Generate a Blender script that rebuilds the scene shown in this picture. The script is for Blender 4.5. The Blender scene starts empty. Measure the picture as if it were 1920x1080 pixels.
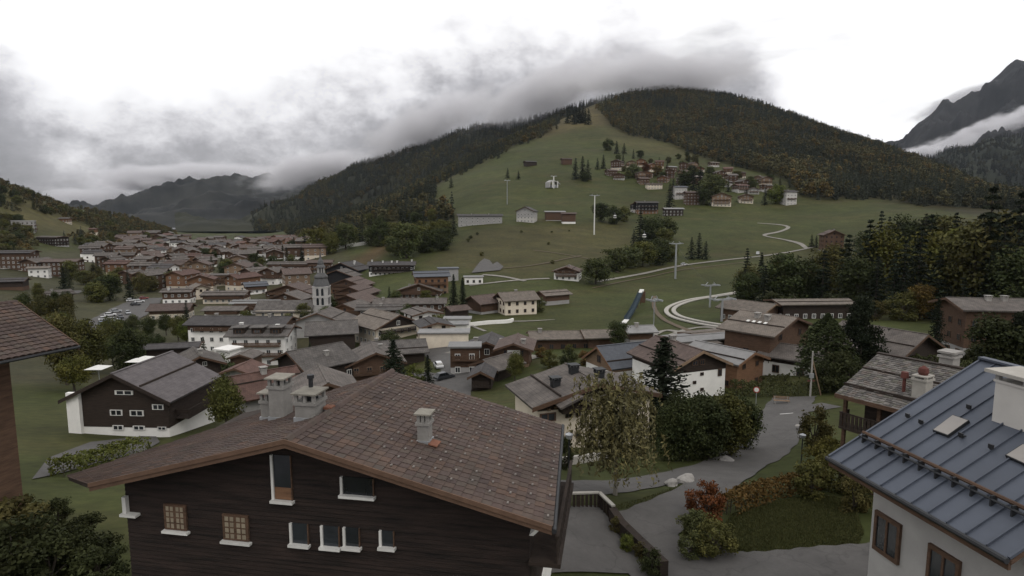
import bpy, bmesh, math, random
import numpy as np
from mathutils import Vector, Matrix

random.seed(7); rng = np.random.default_rng(11)
R = math.radians
scn = bpy.context.scene
COL = scn.collection

# ------------------------------------------------------------------ camera
F, PITCH = 1144.0, R(7.0)                       # focal length in photo pixels (1920 wide), tilt down
cam_d = bpy.data.cameras.new('camera'); cam = bpy.data.objects.new('camera', cam_d); COL.objects.link(cam)
cam_d.sensor_width = 36.0; cam_d.lens = 36.0 * F / 1920.0
cam_d.clip_start = 0.5; cam_d.clip_end = 30000.0
cam.location = (0, 0, 0); cam.rotation_euler = (R(90) - PITCH, 0, 0)
scn.camera = cam

# ------------------------------------------------------------------ world: an overcast sky with a low cloud bank
world = bpy.data.worlds.new('World'); scn.world = world; world.use_nodes = True
SUN_EL, SUN_AZ = R(48), R(150)                  # azimuth clockwise from the view direction
def build_world():
    nt = world.node_tree; N = nt.nodes; L = nt.links; N.clear()
    def m(op, a, b=None, c=None, clamp=False):
        n = N.new('ShaderNodeMath'); n.operation = op; n.use_clamp = clamp
        for i, v in enumerate((a, b, c)):
            if v is None: continue
            if isinstance(v, (int, float)): n.inputs[i].default_value = v
            else: L.new(v, n.inputs[i])
        return n.outputs[0]
    out = N.new('ShaderNodeOutputWorld'); bg = N.new('ShaderNodeBackground')
    tc = N.new('ShaderNodeTexCoord'); sep = N.new('ShaderNodeSeparateXYZ'); L.new(tc.outputs['Generated'], sep.inputs[0])
    x, y, z = sep.outputs
    sky = N.new('ShaderNodeTexSky'); sky.sky_type = 'NISHITA'; sky.sun_disc = False
    sky.sun_elevation = SUN_EL; sky.sun_rotation = SUN_AZ
    az = m('DIVIDE', m('ADD', m('ARCTAN2', x, y), math.pi), 2 * math.pi)          # 0..1, 0.5 = ahead
    el = m('MULTIPLY', m('ARCSINE', z), 180 / math.pi)
    # the top of the low cloud bank by azimuth (degrees)
    cv = N.new('ShaderNodeFloatCurve'); c = cv.mapping.curves[0]
    pts = [(-180, 9), (-120, 12), (-60, 13), (-42, 12), (-38, 8.5), (-34, 6.0), (-27, 6.4), (-22, 7.6), (-13, 10.5), (-3, 13.5),
           (7, 14.8), (16, 14.2), (20.5, 12), (23.5, 7), (27, 3.0), (40, 2.5), (80, 4), (130, 8), (180, 9)]
    while len(c.points) < len(pts): c.points.new(.5, .5)
    for p, (a, t) in zip(c.points, pts): p.location = ((a + 180) / 360, t / 30); p.handle_type = 'AUTO_CLAMPED'
    cv.mapping.update(); L.new(az, cv.inputs['Value'])
    top = m('MULTIPLY', cv.outputs[0], 30)
    def noise(scale, det, rough=.55, sz=(1, 1, 2.2), off=0):
        mp = N.new('ShaderNodeMapping'); mp.inputs['Scale'].default_value = sz; mp.inputs['Location'].default_value = (off, off, off)
        L.new(tc.outputs['Generated'], mp.inputs[0])
        n = N.new('ShaderNodeTexNoise'); n.inputs['Scale'].default_value = scale; n.inputs['Detail'].default_value = det
        n.inputs['Roughness'].default_value = rough; L.new(mp.outputs[0], n.inputs['Vector']); return n.outputs[0]
    n1 = noise(5, 8, .56, (1, 1, 1.7)); n2 = noise(15, 9, .64, (1, 1, 1.4), off=3.1); n3 = noise(2.6, 7, .6, (1, 1, 4), 7.7)
    d = m('ADD', m('ADD', m('SUBTRACT', el, top), m('MULTIPLY', m('SUBTRACT', n1, .5), 13)), m('MULTIPLY', m('SUBTRACT', n2, .5), 8))
    mr = N.new('ShaderNodeMapRange'); mr.interpolation_type = 'SMOOTHSTEP'
    mr.inputs['From Min'].default_value = -3.6; mr.inputs['From Max'].default_value = 3.6; L.new(d, mr.inputs[0])
    bank = m('SUBTRACT', 1.0, mr.outputs[0])
    # grey of the bank: thicker low down
    gr = N.new('ShaderNodeMapRange'); gr.inputs['From Min'].default_value = -8; gr.inputs['From Max'].default_value = 2
    gr.inputs['To Min'].default_value = .31; gr.inputs['To Max'].default_value = .62; L.new(d, gr.inputs[0])
    grey = m('ADD', gr.outputs[0], m('MULTIPLY', m('SUBTRACT', n2, .5), .16))
    # high cover, bright, with thin grey wisps
    wi = N.new('ShaderNodeMapRange'); wi.interpolation_type = 'SMOOTHSTEP'
    wi.inputs['From Min'].default_value = .58; wi.inputs['From Max'].default_value = .78; L.new(n3, wi.inputs[0])
    high = m('SUBTRACT', 1.32, m('MULTIPLY', wi.outputs[0], .42))
    lum = m('ADD', m('MULTIPLY', high, mr.outputs[0]), m('MULTIPLY', grey, bank))
    tint = N.new('ShaderNodeMix'); tint.data_type = 'RGBA'
    tint.inputs['A'].default_value = (1.0, .995, 1.0, 1); tint.inputs['B'].default_value = (1.0, .975, 1.015, 1); L.new(bank, tint.inputs['Factor'])
    cl = N.new('ShaderNodeVectorMath'); cl.operation = 'SCALE'; L.new(tint.outputs['Result'], cl.inputs[0]); L.new(lum, cl.inputs['Scale'])
    ns = N.new('ShaderNodeVectorMath'); ns.operation = 'SCALE'; L.new(sky.outputs[0], ns.inputs[0]); ns.inputs['Scale'].default_value = .1
    mx = N.new('ShaderNodeMix'); mx.data_type = 'RGBA'; mx.inputs['Factor'].default_value = .96
    L.new(ns.outputs[0], mx.inputs['A']); L.new(cl.outputs[0], mx.inputs['B'])
    L.new(mx.outputs['Result'], bg.inputs['Color']); bg.inputs['Strength'].default_value = 1.0
    L.new(bg.outputs[0], out.inputs['Surface'])
build_world()

sun_d = bpy.data.lights.new('sun', 'SUN'); sun_d.energy = 0.7; sun_d.angle = R(18); sun_d.color = (1, .95, .88)
sun = bpy.data.objects.new('sun', sun_d); COL.objects.link(sun)
sdir = Vector((math.sin(SUN_AZ) * math.cos(SUN_EL), math.cos(SUN_AZ) * math.cos(SUN_EL), math.sin(SUN_EL)))
sun.rotation_euler = sdir.to_track_quat('Z', 'Y').to_euler(); sun.location = sdir * 300

scn.view_settings.view_transform = 'Standard'; scn.view_settings.look = 'None'
scn.view_settings.gamma = 1.0; scn.view_settings.use_curve_mapping = False; scn.view_settings.exposure = -0.2
scn.render.engine = 'CYCLES'
cy = scn.cycles; cy.use_denoising = True; cy.max_bounces = 5; cy.diffuse_bounces = 2; cy.glossy_bounces = 2; cy.transparent_max_bounces = 8
cy.volume_bounces = 2; cy.volume_step_rate = 1.0; cy.volume_max_steps = 96; cy.use_adaptive_sampling = True; cy.adaptive_threshold = 0.02
cy.caustics_reflective = False; cy.caustics_refractive = False

# ------------------------------------------------------------------ geometry of the place
def ray(u, v):
    a = (u - 960) / F; b = (540 - v) / F
    return np.array([a, math.cos(PITCH) + b * math.sin(PITCH), -math.sin(PITCH) + b * math.cos(PITCH)])
def at(u, v, Y):
    r = ray(u, v); return r * (Y / r[1])
def proj(X, Y, Z):
    d = Y * math.cos(PITCH) - Z * math.sin(PITCH); up = Y * math.sin(PITCH) + Z * math.cos(PITCH)
    return 960 + F * X / d, 540 - F * up / d

# surveyed ground points: photo position and distance
GP = [  # near
 (1090,960,33),(1230,960,35),(1200,1040,30.5),(1300,900,43),(1160,905,43),(1420,870,51),(1460,800,66),(1470,765,76),(1080,845,56),(1400,1000,32),(1500,1060,28),
 (1700,1000,31),(1860,960,34),(1560,900,42),(1650,800,60),(1800,760,64),(1950,760,62),(700,960,33),(400,930,40),(200,850,56),(100,880,48),(0,900,42),(-200,900,40),
 (300,1000,33),(0,1040,28),(-300,1040,26),(2200,1000,30),(2200,800,56),
 (1300,780,74),(1380,745,88),(1500,700,102),(1440,695,108),(1600,700,96),(1750,690,98),(1900,690,96),(2200,690,90),
 (930,740,100),(850,715,118),(1000,690,118),(1150,720,98),(700,760,92),(560,760,92),(420,780,82),(300,820,68),
 (880,690,132),(1000,650,150),(1100,650,146),(1200,640,152),(1300,640,146),(1400,620,150),(1500,605,165),(1600,600,170),(1750,620,150),(1900,610,150),(2200,620,140),
 (500,700,152),(400,690,160),(620,680,160),(720,690,150),(300,670,172),(200,660,170),(50,650,170),(-200,640,170),
 (780,640,172),(860,610,200),(700,620,200),(607,598,250),(500,600,240),(400,600,240),(300,600,235),(200,615,215),(240,580,270),(80,590,240),(-200,590,230),
 # meadow and village beyond
 (900,600,208),(1000,560,262),(1100,620,186),(1180,580,232),(1300,580,222),(1300,540,292),(1250,520,330),(1400,490,380),(1500,475,400),(1600,470,390),(1750,480,350),(1900,490,320),(2200,490,300),
 (1000,500,340),(880,520,318),(760,520,330),(700,490,390),(640,470,440),(900,470,400),(1100,460,430),(1200,480,395),
 (600,520,360),(500,520,390),(400,520,400),(250,530,390),(100,520,380),(0,520,340),(-250,510,320),
 (250,480,560),(400,475,640),(500,465,700),(580,450,760),(100,475,520),(0,480,450),(330,455,850),(420,452,1000),(500,440,1250),(450,436,1450),(540,428,1600),(480,429,2300),(300,433,1900),
 # left hill
 (0,440,560),(60,440,600),(150,445,680),(250,440,800),(0,400,640),(80,400,720),(160,415,830),(0,345,760),(-120,300,780),(-300,290,700),(60,365,820),(130,392,900),(230,408,1050),(330,437,1250),
 (-100,420,1300),(60,430,1400),(200,436,1600),(-400,420,1300),
 # middle and upper slope
 (880,425,500),(950,415,520),(1050,415,520),(1150,412,540),(1210,398,590),(1300,405,560),(1300,388,610),(1380,388,610),(1480,382,620),(1600,395,560),(1700,405,500),(1800,420,430),(1900,430,390),(2200,430,360),
 (740,440,520),(660,440,600),(600,432,800),(820,400,640),(830,355,820),(900,360,700),(1000,370,650),(1100,360,680),(900,320,900),(1000,310,850),(1080,320,800),(1150,330,770),(1250,335,755),(1350,335,755),(1440,345,720),(1520,355,690),
 (1600,345,760),(1700,345,760),(1800,370,680),(1900,395,560),(2200,400,500),
 (940,285,1060),(1050,265,1080),(1150,270,1050),(1300,290,960),(1400,290,980),(1500,290,1000),(1600,310,950),(1700,325,900),
 (1030,240,1300),(1100,215,1420),(1200,215,1450),(1300,220,1450),(1400,230,1400),(1500,245,1350),(1600,272,1250),(1700,305,1100),(1780,338,950),(1860,366,800),(1920,385,720),(2200,390,700),
 (1180,176,1850),(1250,170,1900),(1340,180,1820),(1440,205,1650),(1540,243,1450),(1640,278,1300),
 (820,345,900),(760,385,880),(700,405,900),(640,420,950),(870,320,1000),
 # behind the crests
 (1000,262,2600),(1250,215,2700),(1400,240,2500),(1600,320,2200),(1800,380,1800),(2000,395,1500),(2300,395,1400),(860,370,2200),(700,400,2200),(620,420,2300),
]
def tps_setup():
    C, V = [], []
    for u, v, Y in GP:
        p = at(u, v, Y); C.append((p[0] / p[1] * 1.9, math.log(Y))); V.append(p[2] / p[1])
    # close under the camera
    for a in (-1.2, -.6, 0, .6, 1.2): C.append((a * 1.9, math.log(9))); V.append(-13.0 / 9)
    for a in (-1.2, -.6, 0, .6, 1.2): C.append((a * 1.9, math.log(16))); V.append(-15.5 / 16)
    for a in (-1.35, 1.35):
        for Y, zz in ((30, -17), (100, -28), (300, -25), (800, 0), (2000, -10)): C.append((a * 1.9, math.log(Y))); V.append(zz / Y)
    C = np.array(C); V = np.array(V); n = len(C)
    d = np.linalg.norm(C[:, None] - C[None], axis=2)
    K = np.where(d > 0, d * d * np.log(d + 1e-12), 0) + np.eye(n) * 0.004
    P = np.c_[np.ones(n), C]; A = np.zeros((n + 3, n + 3)); A[:n, :n] = K; A[:n, n:] = P; A[n:, :n] = P.T
    w = np.linalg.solve(A, np.r_[V, 0, 0, 0]); return C, w
TC, TW = tps_setup()
def hgt_raw(X, Y):
    X = np.atleast_1d(np.asarray(X, float)).ravel(); Y = np.maximum(np.atleast_1d(np.asarray(Y, float)).ravel(), 6)
    a = np.clip(X / Y, -1.45, 1.45) * 1.9; l = np.log(Y); out = np.empty(len(X))
    for i in range(0, len(X), 20000):
        q = np.stack([a[i:i + 20000], l[i:i + 20000]], 1); n = len(TC)
        d2 = ((q[:, None] - TC[None]) ** 2).sum(2); k = .5 * d2 * np.log(d2 + 1e-20)
        out[i:i + 20000] = k @ TW[:n] + TW[n] + q @ TW[n + 1:]
    return out * Y
# the ground sheet is a fan-shaped grid; heights elsewhere are read off that same grid
GA = np.tan(np.linspace(-R(54), R(54), 330)); GL = np.linspace(math.log(7.0), math.log(2650.0), 430)
gx = np.outer(np.exp(GL), GA); gy = np.outer(np.exp(GL), np.ones_like(GA))
GZ = hgt_raw(gx, gy).reshape(gx.shape)
def vnoise(X, Y, s, seed=0):
    X = np.asarray(X) / s + seed * 17.3; Y = np.asarray(Y) / s - seed * 9.1
    return (np.sin(X * 1.3 + 2 * np.sin(Y * .7)) * np.cos(Y * 1.1 + 1.7 * np.sin(X * .9)) + .5 * np.sin(X * 2.9 + Y * 1.7) * np.cos(Y * 3.1 - X * 1.3)) / 1.5
GZ += np.clip((gy - 200) / 500, 0, 1) * (vnoise(gx, gy, 40) * 1.2 + vnoise(gx, gy, 120, 2) * 4 * np.clip((gy - 600) / 700, 0, 1))
def hgt(X, Y):
    X = np.asarray(X, float); Y = np.asarray(Y, float); sh = np.broadcast(X, Y).shape
    X = np.broadcast_to(X, sh).ravel(); Y = np.broadcast_to(Y, sh).ravel()
    ang = np.arctan(X / np.maximum(Y, 1e-6)); fi = np.clip((ang + R(54)) / (2 * R(54)) * (len(GA) - 1), 0, len(GA) - 1.001)
    fj = np.clip((np.log(np.maximum(Y, 1e-6)) - GL[0]) / (GL[-1] - GL[0]) * (len(GL) - 1), 0, len(GL) - 1.001)
    i = fi.astype(int); j = fj.astype(int); a = fi - i; b = fj - j
    z = (GZ[j, i] * (1 - a) + GZ[j, i + 1] * a) * (1 - b) + (GZ[j + 1, i] * (1 - a) + GZ[j + 1, i + 1] * a) * b
    return z.reshape(sh) if sh else float(z[0])
def on_ground(u, v, y0=10, y1=2500):
    """the ground point that shows at a photo position"""
    ys = np.exp(np.linspace(math.log(y0), math.log(y1), 900)); r = ray(u, v); P = r[None] * (ys / r[1])[:, None]
    s = P[:, 2] - hgt(P[:, 0], P[:, 1]); k = np.where((s[:-1] > 0) & (s[1:] <= 0))[0]
    if len(k) == 0: return None
    k = k[0]; t = s[k] / (s[k] - s[k + 1]); Y = ys[k] * (1 - t) + ys[k + 1] * t
    p = r * (Y / r[1]); return Vector((p[0], p[1], hgt(p[0], p[1])))
def inpoly(U, V, poly):
    U = np.asarray(U); V = np.asarray(V); ins = np.zeros(U.shape, bool); n = len(poly)
    for i in range(n):
        x1, y1 = poly[i]; x2, y2 = poly[(i + 1) % n]
        if y1 == y2: continue
        c = ((y1 > V) != (y2 > V)) & (U < (x2 - x1) * (V - y1) / (y2 - y1) + x1); ins ^= c
    return ins

# ------------------------------------------------------------------ materials
MATS = {}
def mat(name, col, var=.25, scale=1.0, rough=.85, bump=0.0, bscale=None, stretch=(1, 1, 1), col2=None, rnd=.12, metal=0.0, attr=None, coord='Object', detail=5, spec=.3):
    if name in MATS: return MATS[name]
    m = bpy.data.materials.new(name); m.use_nodes = True; nt = m.node_tree; N = nt.nodes; L = nt.links
    b = N['Principled BSDF']; b.inputs['Roughness'].default_value = rough; b.inputs['Metallic'].default_value = metal
    b.inputs['Specular IOR Level'].default_value = spec
    tc = N.new('ShaderNodeTexCoord'); mp = N.new('ShaderNodeMapping'); mp.inputs['Scale'].default_value = stretch
    L.new(tc.outputs[coord], mp.inputs[0])
    n = N.new('ShaderNodeTexNoise'); n.inputs['Scale'].default_value = scale; n.inputs['Detail'].default_value = detail; n.inputs['Roughness'].default_value = .65
    L.new(mp.outputs[0], n.inputs['Vector'])
    r = N.new('ShaderNodeValToRGB'); r.color_ramp.elements[0].position = .3; r.color_ramp.elements[1].position = .7
    c2 = col2 or tuple(min(1, c * (1 + var)) for c in col)
    r.color_ramp.elements[0].color = (*[c * (1 - var) for c in col], 1); r.color_ramp.elements[1].color = (*c2, 1)
    L.new(n.outputs[0], r.inputs[0]); last = r.outputs[0]
    if attr:
        at_ = N.new('ShaderNodeAttribute'); at_.attribute_name = attr
        mx = N.new('ShaderNodeMix'); mx.data_type = 'RGBA'; mx.blend_type = 'MULTIPLY'; mx.inputs['Factor'].default_value = 1
        L.new(last, mx.inputs['A']); L.new(at_.outputs['Color'], mx.inputs['B']); last = mx.outputs['Result']
    if rnd:
        oi = N.new('ShaderNodeObjectInfo'); mr = N.new('ShaderNodeMapRange'); mr.inputs['To Min'].default_value = 1 - rnd; mr.inputs['To Max'].default_value = 1 + rnd
        L.new(oi.outputs['Random'], mr.inputs[0])
        s = N.new('ShaderNodeVectorMath'); s.operation = 'SCALE'; L.new(last, s.inputs[0]); L.new(mr.outputs[0], s.inputs['Scale']); last = s.outputs[0]
    L.new(last, b.inputs['Base Color'])
    if bump:
        n2 = N.new('ShaderNodeTexNoise'); n2.inputs['Scale'].default_value = bscale or scale * 4; n2.inputs['Detail'].default_value = 4; L.new(mp.outputs[0], n2.inputs['Vector'])
        bp = N.new('ShaderNodeBump'); bp.inputs['Strength'].default_value = bump; bp.inputs['Distance'].default_value = .05
        L.new(n2.outputs[0], bp.inputs['Height']); L.new(bp.outputs[0], b.inputs['Normal'])
    MATS[name] = m; return m
def roof_mat(name, col, row=.45, depth=.35, **k):
    """roof covering: courses across the slope and uneven single shingles, in the object's own frame"""
    if name in MATS: return MATS[name]
    m = mat(name, col, **k); nt = m.node_tree; N = nt.nodes; L = nt.links; b = N['Principled BSDF']
    tc = [n for n in N if n.type == 'TEX_COORD'][0]
    sep = N.new('ShaderNodeSeparateXYZ'); L.new(tc.outputs['Object'], sep.inputs[0])
    ab = N.new('ShaderNodeMath'); ab.operation = 'ABSOLUTE'; L.new(sep.outputs[0], ab.inputs[0])
    cmb = N.new('ShaderNodeCombineXYZ'); L.new(sep.outputs[1], cmb.inputs[0]); L.new(ab.outputs[0], cmb.inputs[1])
    br = N.new('ShaderNodeTexBrick'); br.inputs['Scale'].default_value = 1; br.inputs['Brick Width'].default_value = row * .8; br.inputs['Row Height'].default_value = row
    br.inputs['Mortar Size'].default_value = row * .06; br.inputs['Bias'].default_value = 0
    br.inputs['Color1'].default_value = (1.12, 1.1, 1.08, 1); br.inputs['Color2'].default_value = (.82, .82, .84, 1); br.inputs['Mortar'].default_value = (.5, .5, .5, 1)
    L.new(cmb.outputs[0], br.inputs['Vector'])
    src = b.inputs['Base Color'].links[0].from_socket
    mx = N.new('ShaderNodeMix'); mx.data_type = 'RGBA'; mx.blend_type = 'MULTIPLY'; mx.inputs['Factor'].default_value = depth * 2
    L.new(src, mx.inputs['A']); L.new(br.outputs['Color'], mx.inputs['B']); L.new(mx.outputs['Result'], b.inputs['Base Color'])
    return m
def glass(name='window_glass', col=(.02, .023, .027)):
    if name in MATS: return MATS[name]
    m = mat(name, col, var=.3, scale=.8, rough=.12, rnd=.4, spec=.5); return m

M = {
 'white': mat('white_render', (.80, .78, .74), .08, .6, bump=.1, bscale=30), 'cream': mat('cream_render', (.62, .545, .44), .1, .6, bump=.1, bscale=30),
 'offwhite': mat('off_white_render', (.46, .44, .41), .1, .6), 'greyr': mat('grey_render', (.32, .31, .30), .12, .7, bump=.15, bscale=25),
 'dark_wood': mat('dark_wood', (.030, .021, .016), .4, 1.2, stretch=(1, 1, 7), bump=.4, bscale=6), 'brown_wood': mat('brown_wood', (.085, .05, .032), .35, 1.2, stretch=(1, 1, 7), bump=.4, bscale=6),
 'orange_wood': mat('orange_wood', (.17, .092, .052), .3, 1.2, stretch=(1, 1, 7), bump=.4, bscale=6), 'tan_wood': mat('tan_wood', (.19, .130, .085), .3, 1.2, stretch=(1, 1, 7), bump=.3),
 'black_wood': mat('black_wood', (.016, .015, .016), .3, 1.2, stretch=(1, 1, 7), bump=.3),
 'shingle': roof_mat('grey_shingle', (.106, .092, .082), var=.42, scale=.55, stretch=(1, 1, 1), rnd=.16, bump=.4, bscale=5, detail=8),
 'lauze': roof_mat('grey_slab_roof', (.093, .084, .077), row=.7, var=.4, scale=.7, rnd=.15, bump=.3, detail=8),
 'slate': roof_mat('blue_grey_slate', (.066, .072, .084), row=.4, depth=.2, var=.2, scale=1.5, rough=.55, rnd=.08),
 'metal_grey': mat('pale_metal_roof', (.19, .185, .18), .18, .8, rough=.5, metal=.2), 'tan_roof': roof_mat('tan_shingle', (.142, .120, .100), var=.3, scale=.8, rnd=.1, bump=.3, detail=8),
 'red_roof': roof_mat('red_tile_roof', (.105, .060, .048), row=.35, var=.3, scale=1, rnd=.12), 'brown_roof': roof_mat('brown_tile_roof', (.096, .070, .060), row=.35, var=.3, scale=1, rnd=.15),
 'dark_roof': roof_mat('dark_shingle', (.062, .057, .056), var=.35, scale=.8, rnd=.12, bump=.3),
 'white_paint': mat('white_paint', (.62, .61, .58), .08, 2), 'glass': glass(), 'concrete': mat('concrete', (.27, .255, .235), .18, 1.3, bump=.2, bscale=12), 'pale_concrete': mat('pale_concrete', (.34, .32, .285), .15, 2, bump=.2, bscale=14),
 'soil': mat('bare_soil', (.095, .07, .045), .25, .8, bump=.3, rnd=0), 'asphalt': mat('asphalt', (.082, .077, .073), .14, .35, bump=.2, bscale=20, detail=9, rnd=0), 'gravel': mat('pale_gravel', (.21, .195, .17), .18, .5, bump=.2, bscale=9, rnd=.05),
 'steel': mat('galvanised_steel', (.36, .37, .38), .1, 2, rough=.45, metal=.5), 'dark_metal': mat('dark_metal', (.03, .031, .033), .2, 3, rough=.5, metal=.3),
 'red_paint': mat('red_paint', (.30, .05, .04), .1, 2), 'blue_fabric': mat('blue_fabric', (.04, .09, .17), .2, 2), 'rubber': mat('black_rubber', (.015, .015, .015), .2, 4), 'car_glass': glass('car_glass', (.012, .014, .016)),
 'bark': mat('bark', (.055, .045, .036), .35, 2, stretch=(3, 3, .6), bump=.5), 'birch_bark': mat('pale_bark', (.24, .22, .19), .5, 3, stretch=(1, 1, 3), bump=.3),
 'stone': mat('stone', (.20, .19, .18), .3, 1.2, bump=.5, bscale=5), 'orange_tile': mat('orange_clay', (.19, .082, .05), .2, 3),
}

# ------------------------------------------------------------------ mesh building
class MB:
    def __init__(s): s.v = []; s.f = []; s.mi = []
    def poly(s, pts, mi=0):
        n = len(s.v); s.v += [tuple(p) for p in pts]; s.f.append(tuple(range(n, n + len(pts)))); s.mi.append(mi); return s
    def box(s, x0, x1, y0, y1, z0, z1, mi=0):
        n = len(s.v); s.v += [(x, y, z) for z in (z0, z1) for x, y in ((x0, y0), (x1, y0), (x1, y1), (x0, y1))]
        for q in ((0, 3, 2, 1), (4, 5, 6, 7), (0, 1, 5, 4), (1, 2, 6, 5), (2, 3, 7, 6), (3, 0, 4, 7)): s.f.append(tuple(n + i for i in q)); s.mi.append(mi)
        return s
    def hexa(s, p, mi=0):
        """8 points: bottom ring of 4, top ring of 4"""
        n = len(s.v); s.v += [tuple(q) for q in p]
        for q in ((0, 3, 2, 1), (4, 5, 6, 7), (0, 1, 5, 4), (1, 2, 6, 5), (2, 3, 7, 6), (3, 0, 4, 7)): s.f.append(tuple(n + i for i in q)); s.mi.append(mi)
        return s
    def extrude(s, prof, y0, y1, mi=0):
        """closed x-z outline pushed along y"""
        n = len(s.v); k = len(prof); s.v += [(x, y0, z) for x, z in prof] + [(x, y1, z) for x, z in prof]
        s.f.append(tuple(n + i for i in range(k))); s.f.append(tuple(n + k + i for i in reversed(range(k)))); s.mi += [mi, mi]
        for i in range(k): s.f.append((n + i, n + k + i, n + k + (i + 1) % k, n + (i + 1) % k)); s.mi.append(mi)
        return s
    def slab(s, a, b, c, d, t, mi=0):
        """four corners of a top face and a thickness along its normal"""
        a, b, c, d = (Vector(q) for q in (a, b, c, d)); nrm = (b - a).cross(d - a).normalized() * t
        return s.hexa([a - nrm, b - nrm, c - nrm, d - nrm, a, b, c, d], mi)
    def tube(s, pts, rad, n=6, mi=0, cap=True):
        pts = [Vector(p) for p in pts]; rad = rad if isinstance(rad, (list, tuple)) else [rad] * len(pts); base = len(s.v)
        for i, p in enumerate(pts):
            d = (pts[min(i + 1, len(pts) - 1)] - pts[max(i - 1, 0)]).normalized(); a = d.orthogonal().normalized()
            if abs(d.z) < .99: a = d.cross(Vector((0, 0, 1))).normalized()
            b = d.cross(a)
            s.v += [tuple(p + (a * math.cos(2 * math.pi * k / n) + b * math.sin(2 * math.pi * k / n)) * rad[i]) for k in range(n)]
        for i in range(len(pts) - 1):
            for k in range(n):
                q = base + i * n; s.f.append((q + k, q + (k + 1) % n, q + n + (k + 1) % n, q + n + k)); s.mi.append(mi)
        if cap:
            s.f.append(tuple(base + k for k in reversed(range(n)))); s.f.append(tuple(base + (len(pts) - 1) * n + k for k in range(n))); s.mi += [mi, mi]
        return s
    def mesh(s, name, mats, smooth=False):
        me = bpy.data.meshes.new(name); me.from_pydata(s.v, [], s.f)
        for m_ in (mats if isinstance(mats, (list, tuple)) else [mats]): me.materials.append(m_)
        me.polygons.foreach_set('material_index', s.mi)
        if smooth: me.polygons.foreach_set('use_smooth', [True] * len(s.f))
        me.update(); return me
    def build(s, name, mats, parent=None, smooth=False, **k): return link(name, s.mesh(name, mats, smooth), parent, **k)
def link(name, me, parent=None, loc=None, rz=0, scale=None):
    o = bpy.data.objects.new(name, me); COL.objects.link(o)
    if parent is not None: o.parent = parent
    if loc is not None: o.location = loc
    if rz: o.rotation_euler = (0, 0, rz)
    if scale is not None: o.scale = scale
    return o
def empty(name, loc=(0, 0, 0), rz=0):
    o = link(name, None, None, loc, rz); o.empty_display_size = .5; return o
def tag(o, label, cat, group=None, kind=None):
    o['label'] = label
    if cat: o['category'] = cat
    if group: o['group'] = group
    if kind: o['kind'] = kind
    return o
def copy_tree(o, parent=None):
    c = o.copy(); COL.objects.link(c)
    if parent is not None: c.parent = parent
    for ch in o.children: copy_tree(ch, c)
    return c

# ------------------------------------------------------------------ the ground
def set_color_attr(me, name, cols):
    a = me.color_attributes.new(name, 'FLOAT_COLOR', 'POINT'); a.data.foreach_set('color', np.c_[cols, np.ones(len(cols))].ravel().astype('f4'))
def grid_mesh(name, V3, nr, nc, m, smooth=True):
    me = bpy.data.meshes.new(name); idx = np.arange(nr * nc).reshape(nr, nc)
    q = np.stack([idx[:-1, :-1], idx[:-1, 1:], idx[1:, 1:], idx[1:, :-1]], -1).reshape(-1, 4)
    me.vertices.add(nr * nc); me.vertices.foreach_set('co', np.ascontiguousarray(V3, 'f4').ravel())
    me.loops.add(q.size); me.loops.foreach_set('vertex_index', q.ravel().astype('i4'))
    me.polygons.add(len(q)); me.polygons.foreach_set('loop_start', np.arange(0, q.size, 4, dtype='i4'))
    me.update(calc_edges=True); me.validate()
    if smooth: me.polygons.foreach_set('use_smooth', [True] * len(q))
    me.materials.append(m); return me
FOREST = [
 [(1125,205),(1180,180),(1250,160),(1340,170),(1500,225),(1640,265),(1740,310),(1850,360),(1990,385),(1990,440),(1800,400),(1640,372),(1560,378),(1495,372),(1470,335),(1400,318),(1330,300),(1290,285),(1235,262),(1180,255),(1140,232)],
 [(1045,222),(1040,240),(1010,258),(960,275),(905,305),(850,330),(815,350),(812,385),(860,402),(850,425),(820,415),(700,420),(620,450),(560,462),(540,440),(640,400),(760,340),(900,270),(1000,225)],
]
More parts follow.
